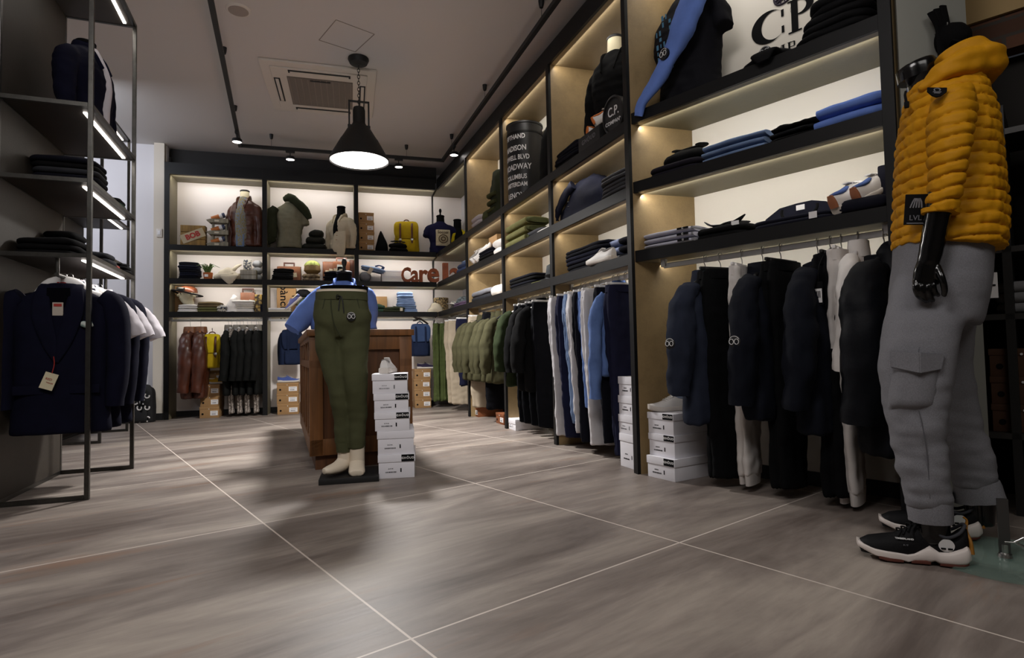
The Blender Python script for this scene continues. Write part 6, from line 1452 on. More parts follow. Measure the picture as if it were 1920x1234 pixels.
# boxes on the floor at the left divider
q0, q1 = at_z(1212, 893), at_z(1263, 905)
bz = math.atan2((q1 - q0).y, (q1 - q0).x); nb = V((-math.sin(bz), math.cos(bz), 0)); tb_ = V((math.cos(bz), math.sin(bz), 0))
wbx = .205; z = 0
for i, (yt, dx) in enumerate(((853, .0), (812, .004), (773, .0))):
    zt_ = at_plane(1212, yt, q0, nb).z
    c_ = q0 + tb_ * (wbx / 2 + dx - (.012 if i else 0)) + nb * (.165 + (.02 if i else 0))
    white_box('white shoe box stacked at the left of the wide bay, ' + rank(i, 3), (c_.x, c_.y, z), bz, wbx - (.0 if i == 0 else .012), .32, zt_ - z - .0005, True, 31 + i, 'white boxes in the wide bay', lid=.042 if i == 0 else .036); z = zt_
c_ = q0 + tb_ * .10 + nb * .25
sneaker('white trainer on the box stack at the left of the wide bay', (c_.x + .03, c_.y + .02, z), bz - HB - .25, WSHOE, SOLEW, WSHOE, mat('pale_blue_lining', '#8e9ab0', .9), L=.28)

# ================================================================ blue jacket bust on the counter
cb = ct.location + Matrix.Rotation(crz, 3, 'Z') @ V((.275, .62, 0))
zc_ = at_post(640, 522, cb.x, cb.y).z
hbst = zc_ - hc - .02 - .06
b = bust('bust on the counter in a royal blue jacket, seen behind the olive joggers', (cb.x, cb.y, hc), crz - .1, BLUE, h=max(.36, hbst), neck=BLK, neckcap=BLACKM, sleeve='long', collar=True, knob=True, necklen=.06, wr=(.010, 7), sx=.88)
hb_ = max(.36, hbst)
MB().sweep([(-.11, .0, hb_ * .84), (-.20, .0, hb_ * .62), (-.31, -.03, hb_ * .25), (-.36, -.06, .03)], [(.06, .06), (.075, .07), (.075, .065), (.06, .04)], 18, 2.2, 5).build('spread_sleeve', BLUE, b, 60, wr=(.012, 9))

zy_ = at_post(645, 546, cb.x, cb.y - .1).z - hc
MB().sweep([(0, -.004, zy_ - .012), (0, -.004, zy_ + .042)], [(.176, .124), (.172, .120)], 28, 2.3, 3).build('black_yoke', BLK, b, 60)
# ================================================================ big mannequin at right
h_, t_ = at_z(1815, 1062), at_z(1608, 1040)
fw = (t_ - h_).normalized(); mrz = math.atan2(fw.y, fw.x); lf = V((-fw.y, fw.x, 0))
org = h_ + fw * .13
org.z = 0
mq = thing('mannequin', 'black mannequin in a mustard puffer jacket and grey cargo joggers on a glass base', 'mannequin', org, mrz)
def MP(px, py, y=0.0):
    p = at_plane(px, py, org + lf * y, lf) - org
    return V((p.dot(fw), y, p.z))
def row(pf, pb, py, y, ry, pyb=None):
    """a cross-section between the front edge pixel and the back edge pixel"""
    a, b = MP(pf, py, y), MP(pb, pyb or py, y)
    return (a + b) / 2, (abs(a.x - b.x) / 2, ry)
def sw(mb, rows, n=24, p=2.2, m=5):
    return mb.sweep([r[0] for r in rows], [r[1] for r in rows], n, p, m, ref=(1, 0, 0))
YC = -.15
GLOSS = mat('gloss_black', '#060607', .16, bump=.0)
MUST = mat('mustard_puffer', '#c58a14', .55, 'fabric', bump=.22, var=.10); MARL = mat('grey_marl', '#77777c', .95, 'melange', bump=.25)
# black body: neck, trunk, near arm with hand, shins
mb = MB()
nk = MP(1722, 138, YC)
sw(mb, [row(1702, 1748, 118, YC, .052, 124), row(1700, 1752, 150, YC, .058), row(1700, 1790, 200, YC, .12), row(1705, 1840, 260, YC, .15), row(1705, 1845, 400, YC, .13), row(1700, 1850, 480, YC, .15)], 22, 2.2, 5)
ya = .058
arm = [row(1775, 1822, 190, ya - .06, .05), row(1752, 1808, 280, ya - .01, .045), row(1738, 1792, 370, ya, .042), row(1730, 1780, 420, ya, .037), row(1722, 1770, 470, ya, .031), row(1718, 1762, 495, ya, .026)]
sw(mb, arm, 16, 2.1, 5)
w0 = MP(1740, 492, ya)
palm = [row(1718, 1760, 495, ya, .022), row(1713, 1763, 512, ya, .021), row(1711, 1763, 530, ya, .018)]
sw(mb, palm, 14, 2.6, 4)
for yy, r0, r1, r2 in ((0.0, (1690, 1790, 560), (1712, 1782, 960), (1722, 1785, 1010)), (-.30, (1735, 1815, 560), (1800, 1862, 900), (1812, 1866, 985))):
    sw(mb, [row(1745, 1800, 470, yy * .5 - .08, .03), row(r0[0] + 25, r0[1] - 25, r0[2], yy * .75 - .04, .035), row(r1[0], r1[1], r1[2], yy, .04), row(r2[0], r2[1], r2[2], yy, .038)], 14, 2, 3)
mb.build('body', GLOSS, mq, 60, vox=.007, it=2)
hb_ = MB()
sw(hb_, [row(1719, 1761, 490, ya, .023), row(1713, 1764, 508, ya, .022), row(1711, 1763, 524, ya, .019), row(1712, 1761, 534, ya, .016)], 16, 2.6, 4)
for fx, L_, rr in ((1718, 34, .0098), (1729, 40, .0102), (1741, 38, .0102), (1751, 28, .0095)):
    hb_.sweep([MP(fx, 522, ya), MP(fx - 1, 526 + L_ * .42, ya + .012), MP(fx + 3, 526 + L_ * .80, ya + .004), MP(fx + 9, 526 + L_, ya - .012)], [rr, rr * .98, rr * .9, rr * .7], 10, 2, 5)
hb_.sweep([MP(1756, 500, ya + .008), MP(1766, 522, ya + .028), MP(1771, 542, ya + .026), MP(1770, 556, ya + .016)], [.013, .0105, .0095, .007], 10, 2, 5)
hb_.build('hand', GLOSS, mq, 60, vox=.0032, it=2)
cap = MB().sweep([MP(1722, 150, YC), MP(1718, 128, YC), MP(1716, 122, YC)], [(.062, .055), (.062, .056), (.056, .05)], 22, 2.1, 3, ref=(1, 0, .3)).build('neck_cap', GLOSS, mq, 40)
# puffer jacket
QP = .038
def quilt(amp):
    def f(c, n):
        z = c.z + .012 * math.sin(c.x * 9 + c.y * 5) + .006 * noise.noise(c * 22)
        q = abs(math.sin(PI * z / QP))
        return c + n * (-amp * (1 - q) ** 2.4 + .0045 * noise.noise(c * 30) + .003 * noise.noise(V((c.x * 60, c.y * 60, c.z * 25))))
    return f
mb = MB()
sw(mb, [row(1674, 1880, 478, YC, .190, 458), row(1673, 1884, 455, YC, .196, 442), row(1675, 1884, 400, YC, .193), row(1677, 1877, 320, YC, .19), row(1683, 1868, 250, YC, .19), row(1690, 1856, 205, YC, .18), row(1697, 1842, 172, YC, .145), row(1706, 1826, 150, YC, .10), row(1712, 1800, 140, YC, .07)], 34, 2.4, 6)
jk = mb.build('jacket_body', MUST, mq, 60, vox=.006, it=3, fn=quilt(.010))
mb = MB()
sw(mb, [row(1748, 1828, 176, -.01, .05), row(1740, 1832, 205, .03, .070), row(1737, 1826, 250, .060, .075), row(1739, 1818, 300, .070, .070), row(1740, 1808, 345, .070, .064), row(1736, 1798, 385, .066, .058), row(1735, 1790, 398, .063, .054)], 40, 2.2, 22)
sl = mb.build('sleeve', MUST, mq, 60, fn=quilt(.010))
MB().sweep([MP(1764, 393, .063), MP(1763, 401, .063)], [(.052, .050), (.050, .048)], 22, 2.2, 3, ref=(1, 0, 0)).build('sleeve_cuff', MUST, sl, 60)
mb = MB()
sw(mb, [row(1742, 1832, 178, -.29, .05), row(1738, 1836, 205, -.32, .07), row(1735, 1830, 250, -.34, .075), row(1738, 1822, 300, -.35, .07), row(1735, 1800, 390, -.345, .058)], 32, 2.2, 18)
mb.build('sleeve', MUST, mq, 60, fn=quilt(.010))
# hood folded down behind the neck, drawn as a soft roll
mb = MB()
hp = [MP(1722, 172, -.03), MP(1752, 148, -.02), MP(1790, 125, -.01), MP(1826, 122, -.06), MP(1838, 128, YC), MP(1826, 122, -.24), MP(1790, 125, -.29), MP(1752, 148, -.28), MP(1722, 172, -.27)]
mb.sweep(hp, [(.016, .018), (.028, .028), (.040, .040), (.052, .050), (.058, .054), (.052, .050), (.040, .040), (.028, .028), (.016, .018)], 18, 2.2, 6, ref=(0, 0, 1))
mb.sweep([MP(1752, 140, YC), MP(1800, 118, YC), MP(1842, 128, YC), MP(1846, 158, YC)], [(.03, .11), (.045, .13), (.05, .13), (.035, .10)], 20, 2.4, 5, ref=(0, 0, 1))
mb.build('hood', MUST, mq, 60, vox=.009, it=5, wr=(.008, 11), fn=lambda c, n: c + n * .003 * math.sin(c.z * 120 + c.x * 30))
# patch on the sleeve: black shield with pale mark
pc = MP(1757, 171, .062)
sh = MB().prism([(-.026, .020), (.026, .020), (.026, .0), (.012, -.022), (0, -.030), (-.012, -.022), (-.026, 0)], .004)
pt_ = sh.build('shield_badge', INK, sl, 0); pt_.location = MP(1757, 171, .100); pt_.rotation_euler = (-.62, .22, PI)
mb = MB(); mb.tube([(.008 * math.cos(a), -.001, .006 + .008 * math.sin(a)) for a in np.linspace(-.9, PI + .9, 14)], .0018, 6); mb.box((0, -.001, -.006), (.022, .002, .003)); mb.box((0, -.001, -.012), (.016, .002, .003))
bm_ = mb.build('badge_mark', GREYINK, pt_, 40)
# zip pull at collar, swing tag by the cuff
zp = MP(1698, 172, -.06); mb = MB(); mb.tube([zp, zp + V((.006, .02, -.02)), zp + V((.004, .024, -.045))], .004, 8, 3); mb.box(zp + V((.004, .026, -.055)), (.014, .01, .022), bev=.003); mb.build('zip_pull', INK, jk, 40)
tg = MB().box((0, 0, 0), (.062, .003, .100), bev=.001).build('swing_tag', INK, mq, 0); tg.location = MP(1717, 393, .03); tg.rotation_euler = (0, .10, PI)
mb = MB(); mb.text('LVL', .024, Mx((0, -.0025, -.028), PI / 2), xs=.9); mb.box((0, -.002, -.045), (.046, .001, .003))
for k in range(5): mb.tube([(-.016 + .008 * k, -.002, .005), (-.010 + .006 * k, -.002, .024), (-.004 + .003 * k, -.002, .036)], .0025, 5, 2)
tm = mb.build('tag_print', GREYINK, tg, 0)
# joggers
mb = MB()
sw(mb, [row(1676, 1858, 455, YC, .165), row(1674, 1856, 500, YC, .175), row(1668, 1848, 560, YC, .175), row(1664, 1836, 600, YC, .165)], 30, 2.4, 4)
sw(mb, [row(1690, 1800, 500, -.12, .05), row(1672, 1818, 545, -.085, .085), row(1652, 1800, 630, -.035, .095), row(1646, 1790, 690, -.02, .095), row(1652, 1782, 745, -.01, .088), row(1663, 1776, 800, 0, .080), row(1677, 1776, 860, 0, .075), row(1690, 1786, 915, 0, .070), row(1698, 1787, 950, 0, .063)], 26, 2.3, 6)
sw(mb, [row(1715, 1835, 500, -.19, .05), row(1708, 1842, 550, -.225, .085), row(1712, 1828, 620, -.26, .09), row(1720, 1822, 680, -.28, .088), row(1738, 1832, 750, -.30, .08), row(1758, 1850, 820, -.30, .075), row(1778, 1868, 875, -.30, .070), row(1786, 1876, 912, -.30, .063)], 24, 2.3, 6)
def folds(c, n):
    low = max(0, 1 - c.z / .75)
    return c + n * (.007 * noise.noise(V((c.x * 7, c.y * 7, c.z * 16))) * (.4 + low * 1.6) + .004 * noise.noise(V((c.x * 14, c.y * 14, c.z * 34))) * (.3 + low * 2))
jg = mb.build('joggers', MARL, mq, 60, vox=.008, it=14, fn=folds)
for pf, pb, y0, y1, pf2, pb2, yy in ((1697, 1788, 936, 976, 1704, 1787, 0.0), (1784, 1876, 902, 940, 1790, 1888, -.30)):
    r0, r1 = row(pf, pb, y0, yy, .064), row(pf2, pb2, y1, yy, .060)
    mbc = MB(); sw(mbc, [(r0[0], (r0[1][0] * .93, .059)), (r0[0].lerp(r1[0], .08), (r0[1][0] * .96, .060)), (r0[0].lerp(r1[0], .92), (r1[1][0] * 1.0, .061)), r1], 24, 2.3, 4); mbc.build('cuff', MARL, jg, 60, wr=(.004, 20))
# cargo pocket with a flap on the near leg
def on_leg(px, py, off): 
    return MP(px, py, off)
yp = .078
outl = [(1672, 668), (1777, 668), (1766, 772), (1667, 766)]
def patch(pts, y, thick, name, parent, m, curve=.03):
    """a cloth panel lying on the outside of the near leg"""
    mbp = MB(); N_ = 10; g0 = []
    A_, B_, C_, D_ = [V(MP(px, py, y)) for px, py in pts]
    for side in (0, 1):
        rows_ = []
        for i in range(N_ + 1):
            r_ = []
            for j in range(N_ + 1):
                s_, t_ = j / N_, i / N_
                q = (A_ * (1 - s_) + B_ * s_) * (1 - t_) + (D_ * (1 - s_) + C_ * s_) * t_
                bul = curve * (1 - (2 * s_ - 1) ** 2) - curve
                q = q + V((0, bul + (thick if side else 0) * min(1, 8 * min(s_, 1 - s_, t_, 1 - t_) + .15), 0)); r_.append(q)
            rows_.append(r_)
        g0.append(rows_)
    for side in (0, 1):
        vs = [[mbp.bm.verts.new(q) for q in r_] for r_ in g0[side]]
        for i in range(N_):
            for j in range(N_): mbp.bm.faces.new((vs[i][j], vs[i][j + 1], vs[i + 1][j + 1], vs[i + 1][j]))
        g0[side] = vs
    per = [(0, j) for j in range(N_)] + [(i, N_) for i in range(N_)] + [(N_, j) for j in range(N_, 0, -1)] + [(i, 0) for i in range(N_, 0, -1)]
    for k in range(len(per)):
        a, b = per[k], per[(k + 1) % len(per)]
        mbp.bm.faces.new((g0[0][a[0]][a[1]], g0[0][b[0]][b[1]], g0[1][b[0]][b[1]], g0[1][a[0]][a[1]]))
    return mbp.build(name, m, parent, 60, wr=(.002, 24))
pk = patch([(1674, 664), (1772, 668), (1762, 770), (1668, 766)], .072, .022, 'cargo_pocket', jg, MARL, .035)
mb = MB()
P_ = [MP(px, py, .100) for px, py in ((1671, 657), (1777, 664), (1770, 694), (1724, 701), (1672, 690))]
for q, b_ in zip(P_, (-.034, -.034, -.030, .002, -.032)): q.y += b_
N_ = V((0, .009, 0))
a = [mb.bm.verts.new(q) for q in P_]; b2 = [mb.bm.verts.new(q + N_) for q in P_]; mid_a = None
mid = mb.bm.verts.new(MP(1723, 661, .100) + V((0, .004, 0))); mid2 = mb.bm.verts.new(MP(1723, 661, .100) + V((0, .013, 0)))
for v_, s_ in ((a, mid), (b2, mid2)):
    mb.bm.faces.new((v_[0], s_, v_[3], v_[4])); mb.bm.faces.new((s_, v_[1], v_[2], v_[3]))
ring_a, ring_b = [a[0], mid, a[1], a[2], a[3], a[4]], [b2[0], mid2, b2[1], b2[2], b2[3], b2[4]]
for k in range(6): mb.bm.faces.new((ring_a[k], ring_a[(k + 1) % 6], ring_b[(k + 1) % 6], ring_b[k]))
bmesh.ops.bevel(mb.bm, geom=list(mb.bm.edges), offset=.003, segments=2, affect='EDGES')
mb.build('pocket_flap', MARL, pk, 40)
MARLD = mat('marl_seam', '#5d5d62', .95)
mb = MB()
def seam(pts, r=.0016): mb.tube([MP(px, py, y) for px, py, y in pts], r, 6, 4)
seam([(1722, 768, .082), (1730, 800, .083), (1739, 860, .077), (1744, 938, .066)]); mb.build('side_seam', MARLD, jg, 60); mb = MB(); seam([(1740, 500, .020), (1736, 560, .022), (1728, 620, .055), (1722, 662, .072)]); 
mb.build('side_seam', MARLD, jg, 60)
# white price tag hanging behind the hip
tq = thing('price_tag', 'white price tag hanging behind the grey joggers', 'tag', org + fw * MP(1861, 535, -.34).x + lf * -.34 + V((0, 0, MP(1861, 535, -.34).z)), mrz)
MB().box((0, 0, 0), (.030, .003, .092)).build('tag_card', PAPER, tq, 0); mb = MB(); mb.box((0, .003, 0), (.016, .002, .006)); mb.build('tag_print', INK, tq, 0); MB().tube([(0, 0, .045), (.02, .0, .10), (.05, .02, .13)], .0015, 6, 3).build('tag_cord', INK, tq, 60)

# sculpted runners
UPB = mat('runner_black', '#121214', .55, 'fabric', scale=2, bump=.3); SOLW2 = mat('runner_white', '#ded5cf', .5); RUST = mat('rust_rubber', '#5d2f24', .7); HEELO = mat('ochre_heel', '#96651c', .6)
def runner(parent, pos, yaw, L=.305, logo=True):
    r = bpy.data.objects.new('running_shoe', None); COL.objects.link(r); r.parent = parent; r.location = pos; r.rotation_euler.z = yaw; r.empty_display_size = .05
    W = ([0, .04, .12, .25, .42, .58, .74, .88, .96, 1], [.020, .034, .040, .039, .038, .045, .050, .045, .034, .020])
    ZT = ([0, .03, .08, .20, .28, .36, .50, .56, .68, .85, .95, 1.0], [.050, .072, .062, .046, .044, .062, .034, .030, .034, .038, .046, .054])
    ZB = ([0, .05, .10, .28, .32, .36, .50, .56, .60, .74, .85, 1.0], [.022, .008, .006, .006, .012, .006, .006, .001, .005, .007, .012, .032])
    def ring(s, z0, z1, w, p=4):
        c, h = (z0 + z1) / 2, (z1 - z0) / 2; out = []
        for k in range(20):
            th = 2 * PI * k / 20; ct, st = math.cos(th), math.sin(th)
            out.append(V((s * L, math.copysign(abs(ct) ** (2 / p), ct) * w, c + math.copysign(abs(st) ** (2 / p), st) * h)))
        return out
    ss = [0, .02, .04, .06, .08, .12, .16, .20, .24, .28, .32, .36, .40, .45, .5, .53, .56, .60, .66, .72, .78, .85, .9, .95, .98, 1.0]
    MB().loft([ring(s, catr(*ZB, s), catr(*ZT, s), catr(*W, s) + .004 + (.004 if s < .4 else 0)) for s in ss]).build('midsole', SOLW2, r, 40)
    mb = MB()
    for a_, b_ in ((.03, .28), (.36, .53), (.60, .82)):
        mb.loft([ring(s, max(.0, catr(*ZB, s) - .006), catr(*ZB, s) + .010, catr(*W, s) + .0055 * (1 if 0 < k < 5 else .6)) for k, s in enumerate(np.linspace(a_, b_, 6))])
    mb.build('outsole', RUST, r, 40)
    H = ([0, .05, .12, .20, .28, .34, .40, .48, .56, .66, .78, .90, .97], [.118, .122, .098, .088, .094, .112, .124, .118, .098, .082, .074, .066, .052])
    def up(s):
        w = catr(*W, s) * (.93 if s > .4 else .88); z1 = catr(*H, s); b = catr(*ZT, s) * .55
        return ring(s, 2 * b - z1, z1, w, 2.4)
    MB().loft([up(s) for s in (.015, .04, .08, .13, .18, .24, .30, .36, .42, .48, .54, .60, .66, .74, .82, .89, .94, .975)]).build('upper', UPB, r, 60, fn=lambda c, n: V((c.x, c.y, max(c.z, .018))))
    MB().tube([(.36 * L, -.024, .118), (.28 * L, -.036, .098), (.2 * L, -.037, .091), (.1 * L, -.03, .105), (.04 * L, -.014, .124), (.03 * L, 0, .126), (.04 * L, .014, .124), (.1 * L, .03, .105), (.2 * L, .037, .091), (.28 * L, .036, .098), (.36 * L, .024, .118)], .005, 8, 4).build('collar_edge', mat('runner_grey', '#33343a', .8), r, 60)
    MB().sweep([(.36 * L, 0, .118), (.30 * L, 0, .142), (.26 * L, 0, .158)], [(.024, .006), (.026, .006), (.022, .004)], 12, 3, 4, ref=(0, 1, 0)).build('tongue', UPB, r, 60)
    mb = MB()
    for i in range(6):
        s = .38 + i * .045; z = catr(*H, s) + .003
        mb.tube([(s * L, -.030, z - .014), (s * L + .006, -.006, z + .003), (s * L - .004, .012, z + .003), (s * L + .008, .030, z - .014)], .0028, 6, 3)
    mb.tube([(.36 * L, .01, .128), (.40 * L, .03, .140), (.46 * L, .034, .126), (.44 * L, .02, .12)], .0026, 6, 4); mb.tube([(.36 * L, .0, .128), (.42 * L, .02, .134), (.50 * L, .036, .108), (.50 * L, .042, .09)], .0026, 6, 4)
    mb.build('laces', INK, r, 60)
    MB().sweep([(-.002, 0, .045), (-.001, 0, .08), (.006, 0, .11), (.002, 0, .140), (.010, 0, .150)], [(.034, .008), (.025, .006), (.010, .005), (.006, .003), (.006, .003)], 14, 2.6, 5, ref=(0, 1, 0)).build('heel_pull', HEELO, r, 60)
    # side emblem: white disc with a tree cut in black, and the maker's lettering
    if logo:
        wl = catr(*W, .22) * .88
        em = MB().lathe([(0, 0), (.021, 0), (.021, .004), (0, .004)], n=30); bmesh.ops.transform(em.bm, matrix=Mx((.215 * L, wl - .0015, .066), -PI / 2 - .18), verts=em.bm.verts)
        eo = em.build('emblem', WHITEINK, r, 40)
        mb = MB()
        for dx in (-.009, .009): mb.box((.215 * L + dx, wl + .0042, .0565), (.013, .001, .0055))
        for k in range(7): mb.box((.215 * L - .015 + .005 * k, wl + .0018, .0765 + .004 * math.sin(k * 2.1)), (.0018, .0015, .0030))
        mb.build('emblem_tree', INK, eo, 0)
        MB().text('TIMBERLAND', .0085, Mx((.58 * L, .0375, .0755), PI / 2 - .95, 0, PI), bold=.0002).build('side_lettering', WHITEINK, r, 0)
        MB().text('A / F', .007, Mx((.575 * L, .0455, .058), PI / 2 - .35, 0, PI)).build('side_marks', GREYINK, r, 0)
    return r
runner(mq, (-.13 - .005, 0, .002), 0)
fh, ft_ = at_z(1873, 1046), at_z(1655, 1000)
d_ = fh - org; runner(mq, (d_.dot(fw) + .0, -.295, .010), -.05)
# glass disc base with a steel stem and a wing screw
gc = at_z(1885, 1050); rb2 = (at_z(1885, 1092) - gc).length
g_ = gc - org; gl = V((g_.dot(fw), g_.dot(lf), 0))
MB().lathe([(0, .0005), (rb2, .0005), (rb2, .0095), (0, .0095)], gl, 64).build('glass_base', mat('green_glass', '#8fb0a4', .03, alpha=.30, spec=.6), mq, 40)
zt_ = MP(1880, 935, gl.y).z
st = MB().box(gl + V((0, 0, zt_ / 2 + .005)), (.030, .006, zt_ - .01)).build('stem', mat('stem_steel', '#5a5a5a', .3, metal=.8), mq, 0)
MB().lathe([(0, .010), (.020, .010), (.018, .020), (.010, .024), (.010, .05), (0, .05)], gl, 20).build('stem_socket', CHROME, st, 40)
mb = MB(); zc_ = MP(1895, 1017, gl.y).z
for s_ in (-1, 1): mb.sweep([gl + V((-.024, 0, zc_)), gl + V((-.040, 0, zc_ + .008 * s_)), gl + V((-.052, 0, zc_ + .016 * s_))], [(.004, .003), (.006, .003), (.006, .003)], 10, 2, 3)
mb.tube([gl + V((0, 0, zc_)), gl + V((-.028, 0, zc_))], .004, 8); mb.build('wing_screw', CHROME, st, 60)

# ================================================================ black caps and belts on the pillar, dark shelves beyond
pn = (P2 - P1).normalized(); pnn = V((pn.y, -pn.x, 0))
if pnn.dot(-P1) < 0: pnn = -pnn
def PP(px, py, off=.03): return at_plane(px, py, P1 + pnn * off, pnn)
prz = math.atan2(pn.y, pn.x)
hk = thing('belt_bundle', 'black belts hanging from a hook on the grey pillar', 'belt', PP(1762, 60, .02), prz)
zl = PP(1760, 150, .02).z - PP(1762, 60, .02).z; zh = PP(1760, 14, .02).z - PP(1762, 60, .02).z
for i, x in enumerate((-.022, -.004, .014)):
    MB().sweep([(x - .03 + i * .012, -.012, zh * (.7 + .15 * i)), (x, -.02, 0), (x + .01, -.022, zl * .6), (x + .02, -.02, zl)], [(.016, .005), (.018, .006), (.024, .007), (.022, .006)], 10, 3, 4).build('belt', BLK, hk, 60)
MB().tube([(0, .02, 0), (0, -.03, 0), (0, -.036, .018)], .004, 8, 2).build('hook', STEEL, hk, 60)
for i, (px, py, rr, lab) in enumerate(((1793, 66, .062, 'black cap hanging on the pillar, upper one'), (1818, 95, .066, 'black cap hanging on the pillar, lower one behind the mustard hood'))):
    c_ = thing('baseball_cap', lab, 'cap', PP(px, py, .06), prz, 'black caps on the pillar')
    mb = MB(); mb.lathe([(rr, 0), (rr * 1.02, .02), (rr * .9, .05), (rr * .55, .078), (0, .085)], n=26); bmesh.ops.transform(mb.bm, matrix=Mx((0, .04, 0), PI / 2 + .25) , verts=mb.bm.verts); mb.build('cap_crown', BLK, c_, 60)
    MB().sweep([(-rr * .8, -.02, -rr * .75), (0, -.05, -rr * 1.2), (rr * .8, -.02, -rr * .75)], [(.006, .032), (.006, .04), (.006, .032)], 10, 2.4, 4, ref=(0, 0, 1)).build('cap_peak', BLK, c_, 60)
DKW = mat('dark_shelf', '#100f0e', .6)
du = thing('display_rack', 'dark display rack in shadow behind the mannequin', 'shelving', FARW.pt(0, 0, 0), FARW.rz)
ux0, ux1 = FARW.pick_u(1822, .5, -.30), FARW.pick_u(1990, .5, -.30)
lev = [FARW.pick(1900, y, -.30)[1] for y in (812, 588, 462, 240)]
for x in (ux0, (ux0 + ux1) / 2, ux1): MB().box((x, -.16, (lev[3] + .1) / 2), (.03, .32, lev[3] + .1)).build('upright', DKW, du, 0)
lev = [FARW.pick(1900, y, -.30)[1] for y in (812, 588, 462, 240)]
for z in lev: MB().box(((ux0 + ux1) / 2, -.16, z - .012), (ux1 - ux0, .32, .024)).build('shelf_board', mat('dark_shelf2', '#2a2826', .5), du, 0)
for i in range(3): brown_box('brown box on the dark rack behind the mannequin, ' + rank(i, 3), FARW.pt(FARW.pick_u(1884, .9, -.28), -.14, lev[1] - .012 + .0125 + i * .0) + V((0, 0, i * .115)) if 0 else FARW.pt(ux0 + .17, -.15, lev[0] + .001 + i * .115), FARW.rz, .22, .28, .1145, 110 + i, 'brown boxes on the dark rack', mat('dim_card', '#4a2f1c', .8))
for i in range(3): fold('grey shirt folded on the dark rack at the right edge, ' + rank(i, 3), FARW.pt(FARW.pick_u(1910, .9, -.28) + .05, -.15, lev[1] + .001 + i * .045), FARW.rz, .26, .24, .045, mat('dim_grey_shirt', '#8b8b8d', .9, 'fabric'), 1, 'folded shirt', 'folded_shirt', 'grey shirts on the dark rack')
# ================================================================ steel rack at left with navy blazers
RA = V((-1.249, 3.469, 0)); rrz = math.radians(4.3); RK = Frame((RA.x, RA.y), (math.cos(rrz), math.sin(rrz)))
rk = thing('steel_rack', 'dark steel clothes rack with light strips, nearest at left', 'rack', RA, rrz)
RD, RL = .39, .875
DWOOD = mat('dark_wood_panel', '#2f2922', .6, 'mottle', scale=1.6, var=.2); RSH = mat('rack_shelf', '#34302b', .55, 'mottle', scale=2, var=.15)
LV = [1.247, 1.640, 2.040, 2.945]
for x in (-RD, 0.0):
    for y in (0.0, RL): MB().box((x, y, 1.478), (.022, .022, 2.956), bev=.002).build('post', STEEL, rk, 0)
mb = MB()
for z in [.012] + LV:
    for x in (-RD, 0.0): 
        if not (z < .1 and x == 0.0): MB().box((x, RL / 2, z), (.020, RL - .023, .022)).build('frame_bar', STEEL, rk, 0)
    for y in (0.0, RL): MB().box((-RD / 2, y, z), (RD - .023, .020, .022)).build('frame_bar', STEEL, rk, 0)
for z in LV:
    MB().box((-RD / 2, RL / 2, z), (RD - .024, RL - .024, .018)).build('shelf', RSH, rk, 0)
    MB().box((-.048, RL * .52, z - .0125), (.018, RL * .86, .007), bev=.002).build('light_strip', LED, rk, 0)
    l = bpy.data.lights.new('rack_light', 'AREA'); l.shape = 'RECTANGLE'; l.size = .02; l.size_y = RL * .84; l.energy = .55 if z > 1.3 else .8; l.color = (1, .95, .9)
    lo = bpy.data.objects.new('rack_light', l); COL.objects.link(lo); lo.matrix_world = Matrix.Translation(RK.pt(-.048, RL * .52, z - .026)) @ Matrix.Rotation(rrz, 4, 'Z')
MB().box((-RD + .002, RL / 2, 1.475), (.014, RL - .03, 2.93)).build('back_panel', DWOOD, rk, 0)
mb = MB(); mb.tube([(-.145, .02, 1.150), (-.145, RL - .02, 1.150)], .011, 12); mb.tube([(-.145, .03, 1.150), (-.145, .03, 1.235)], .009, 10); mb.tube([(-.145, RL - .03, 1.150), (-.145, RL - .03, 1.235)], .009, 10); mb.build('clothes_rail', STEEL, rk, 60)
NVB = mat('navy_blazer', '#0d0e20', .9, 'fabric', bump=.25, var=.15); SHW = mat('white_shirt', '#cbc6cc', .85, 'fabric', var=.03)
def RP(x, y, z): return RK.pt(x, y, z)
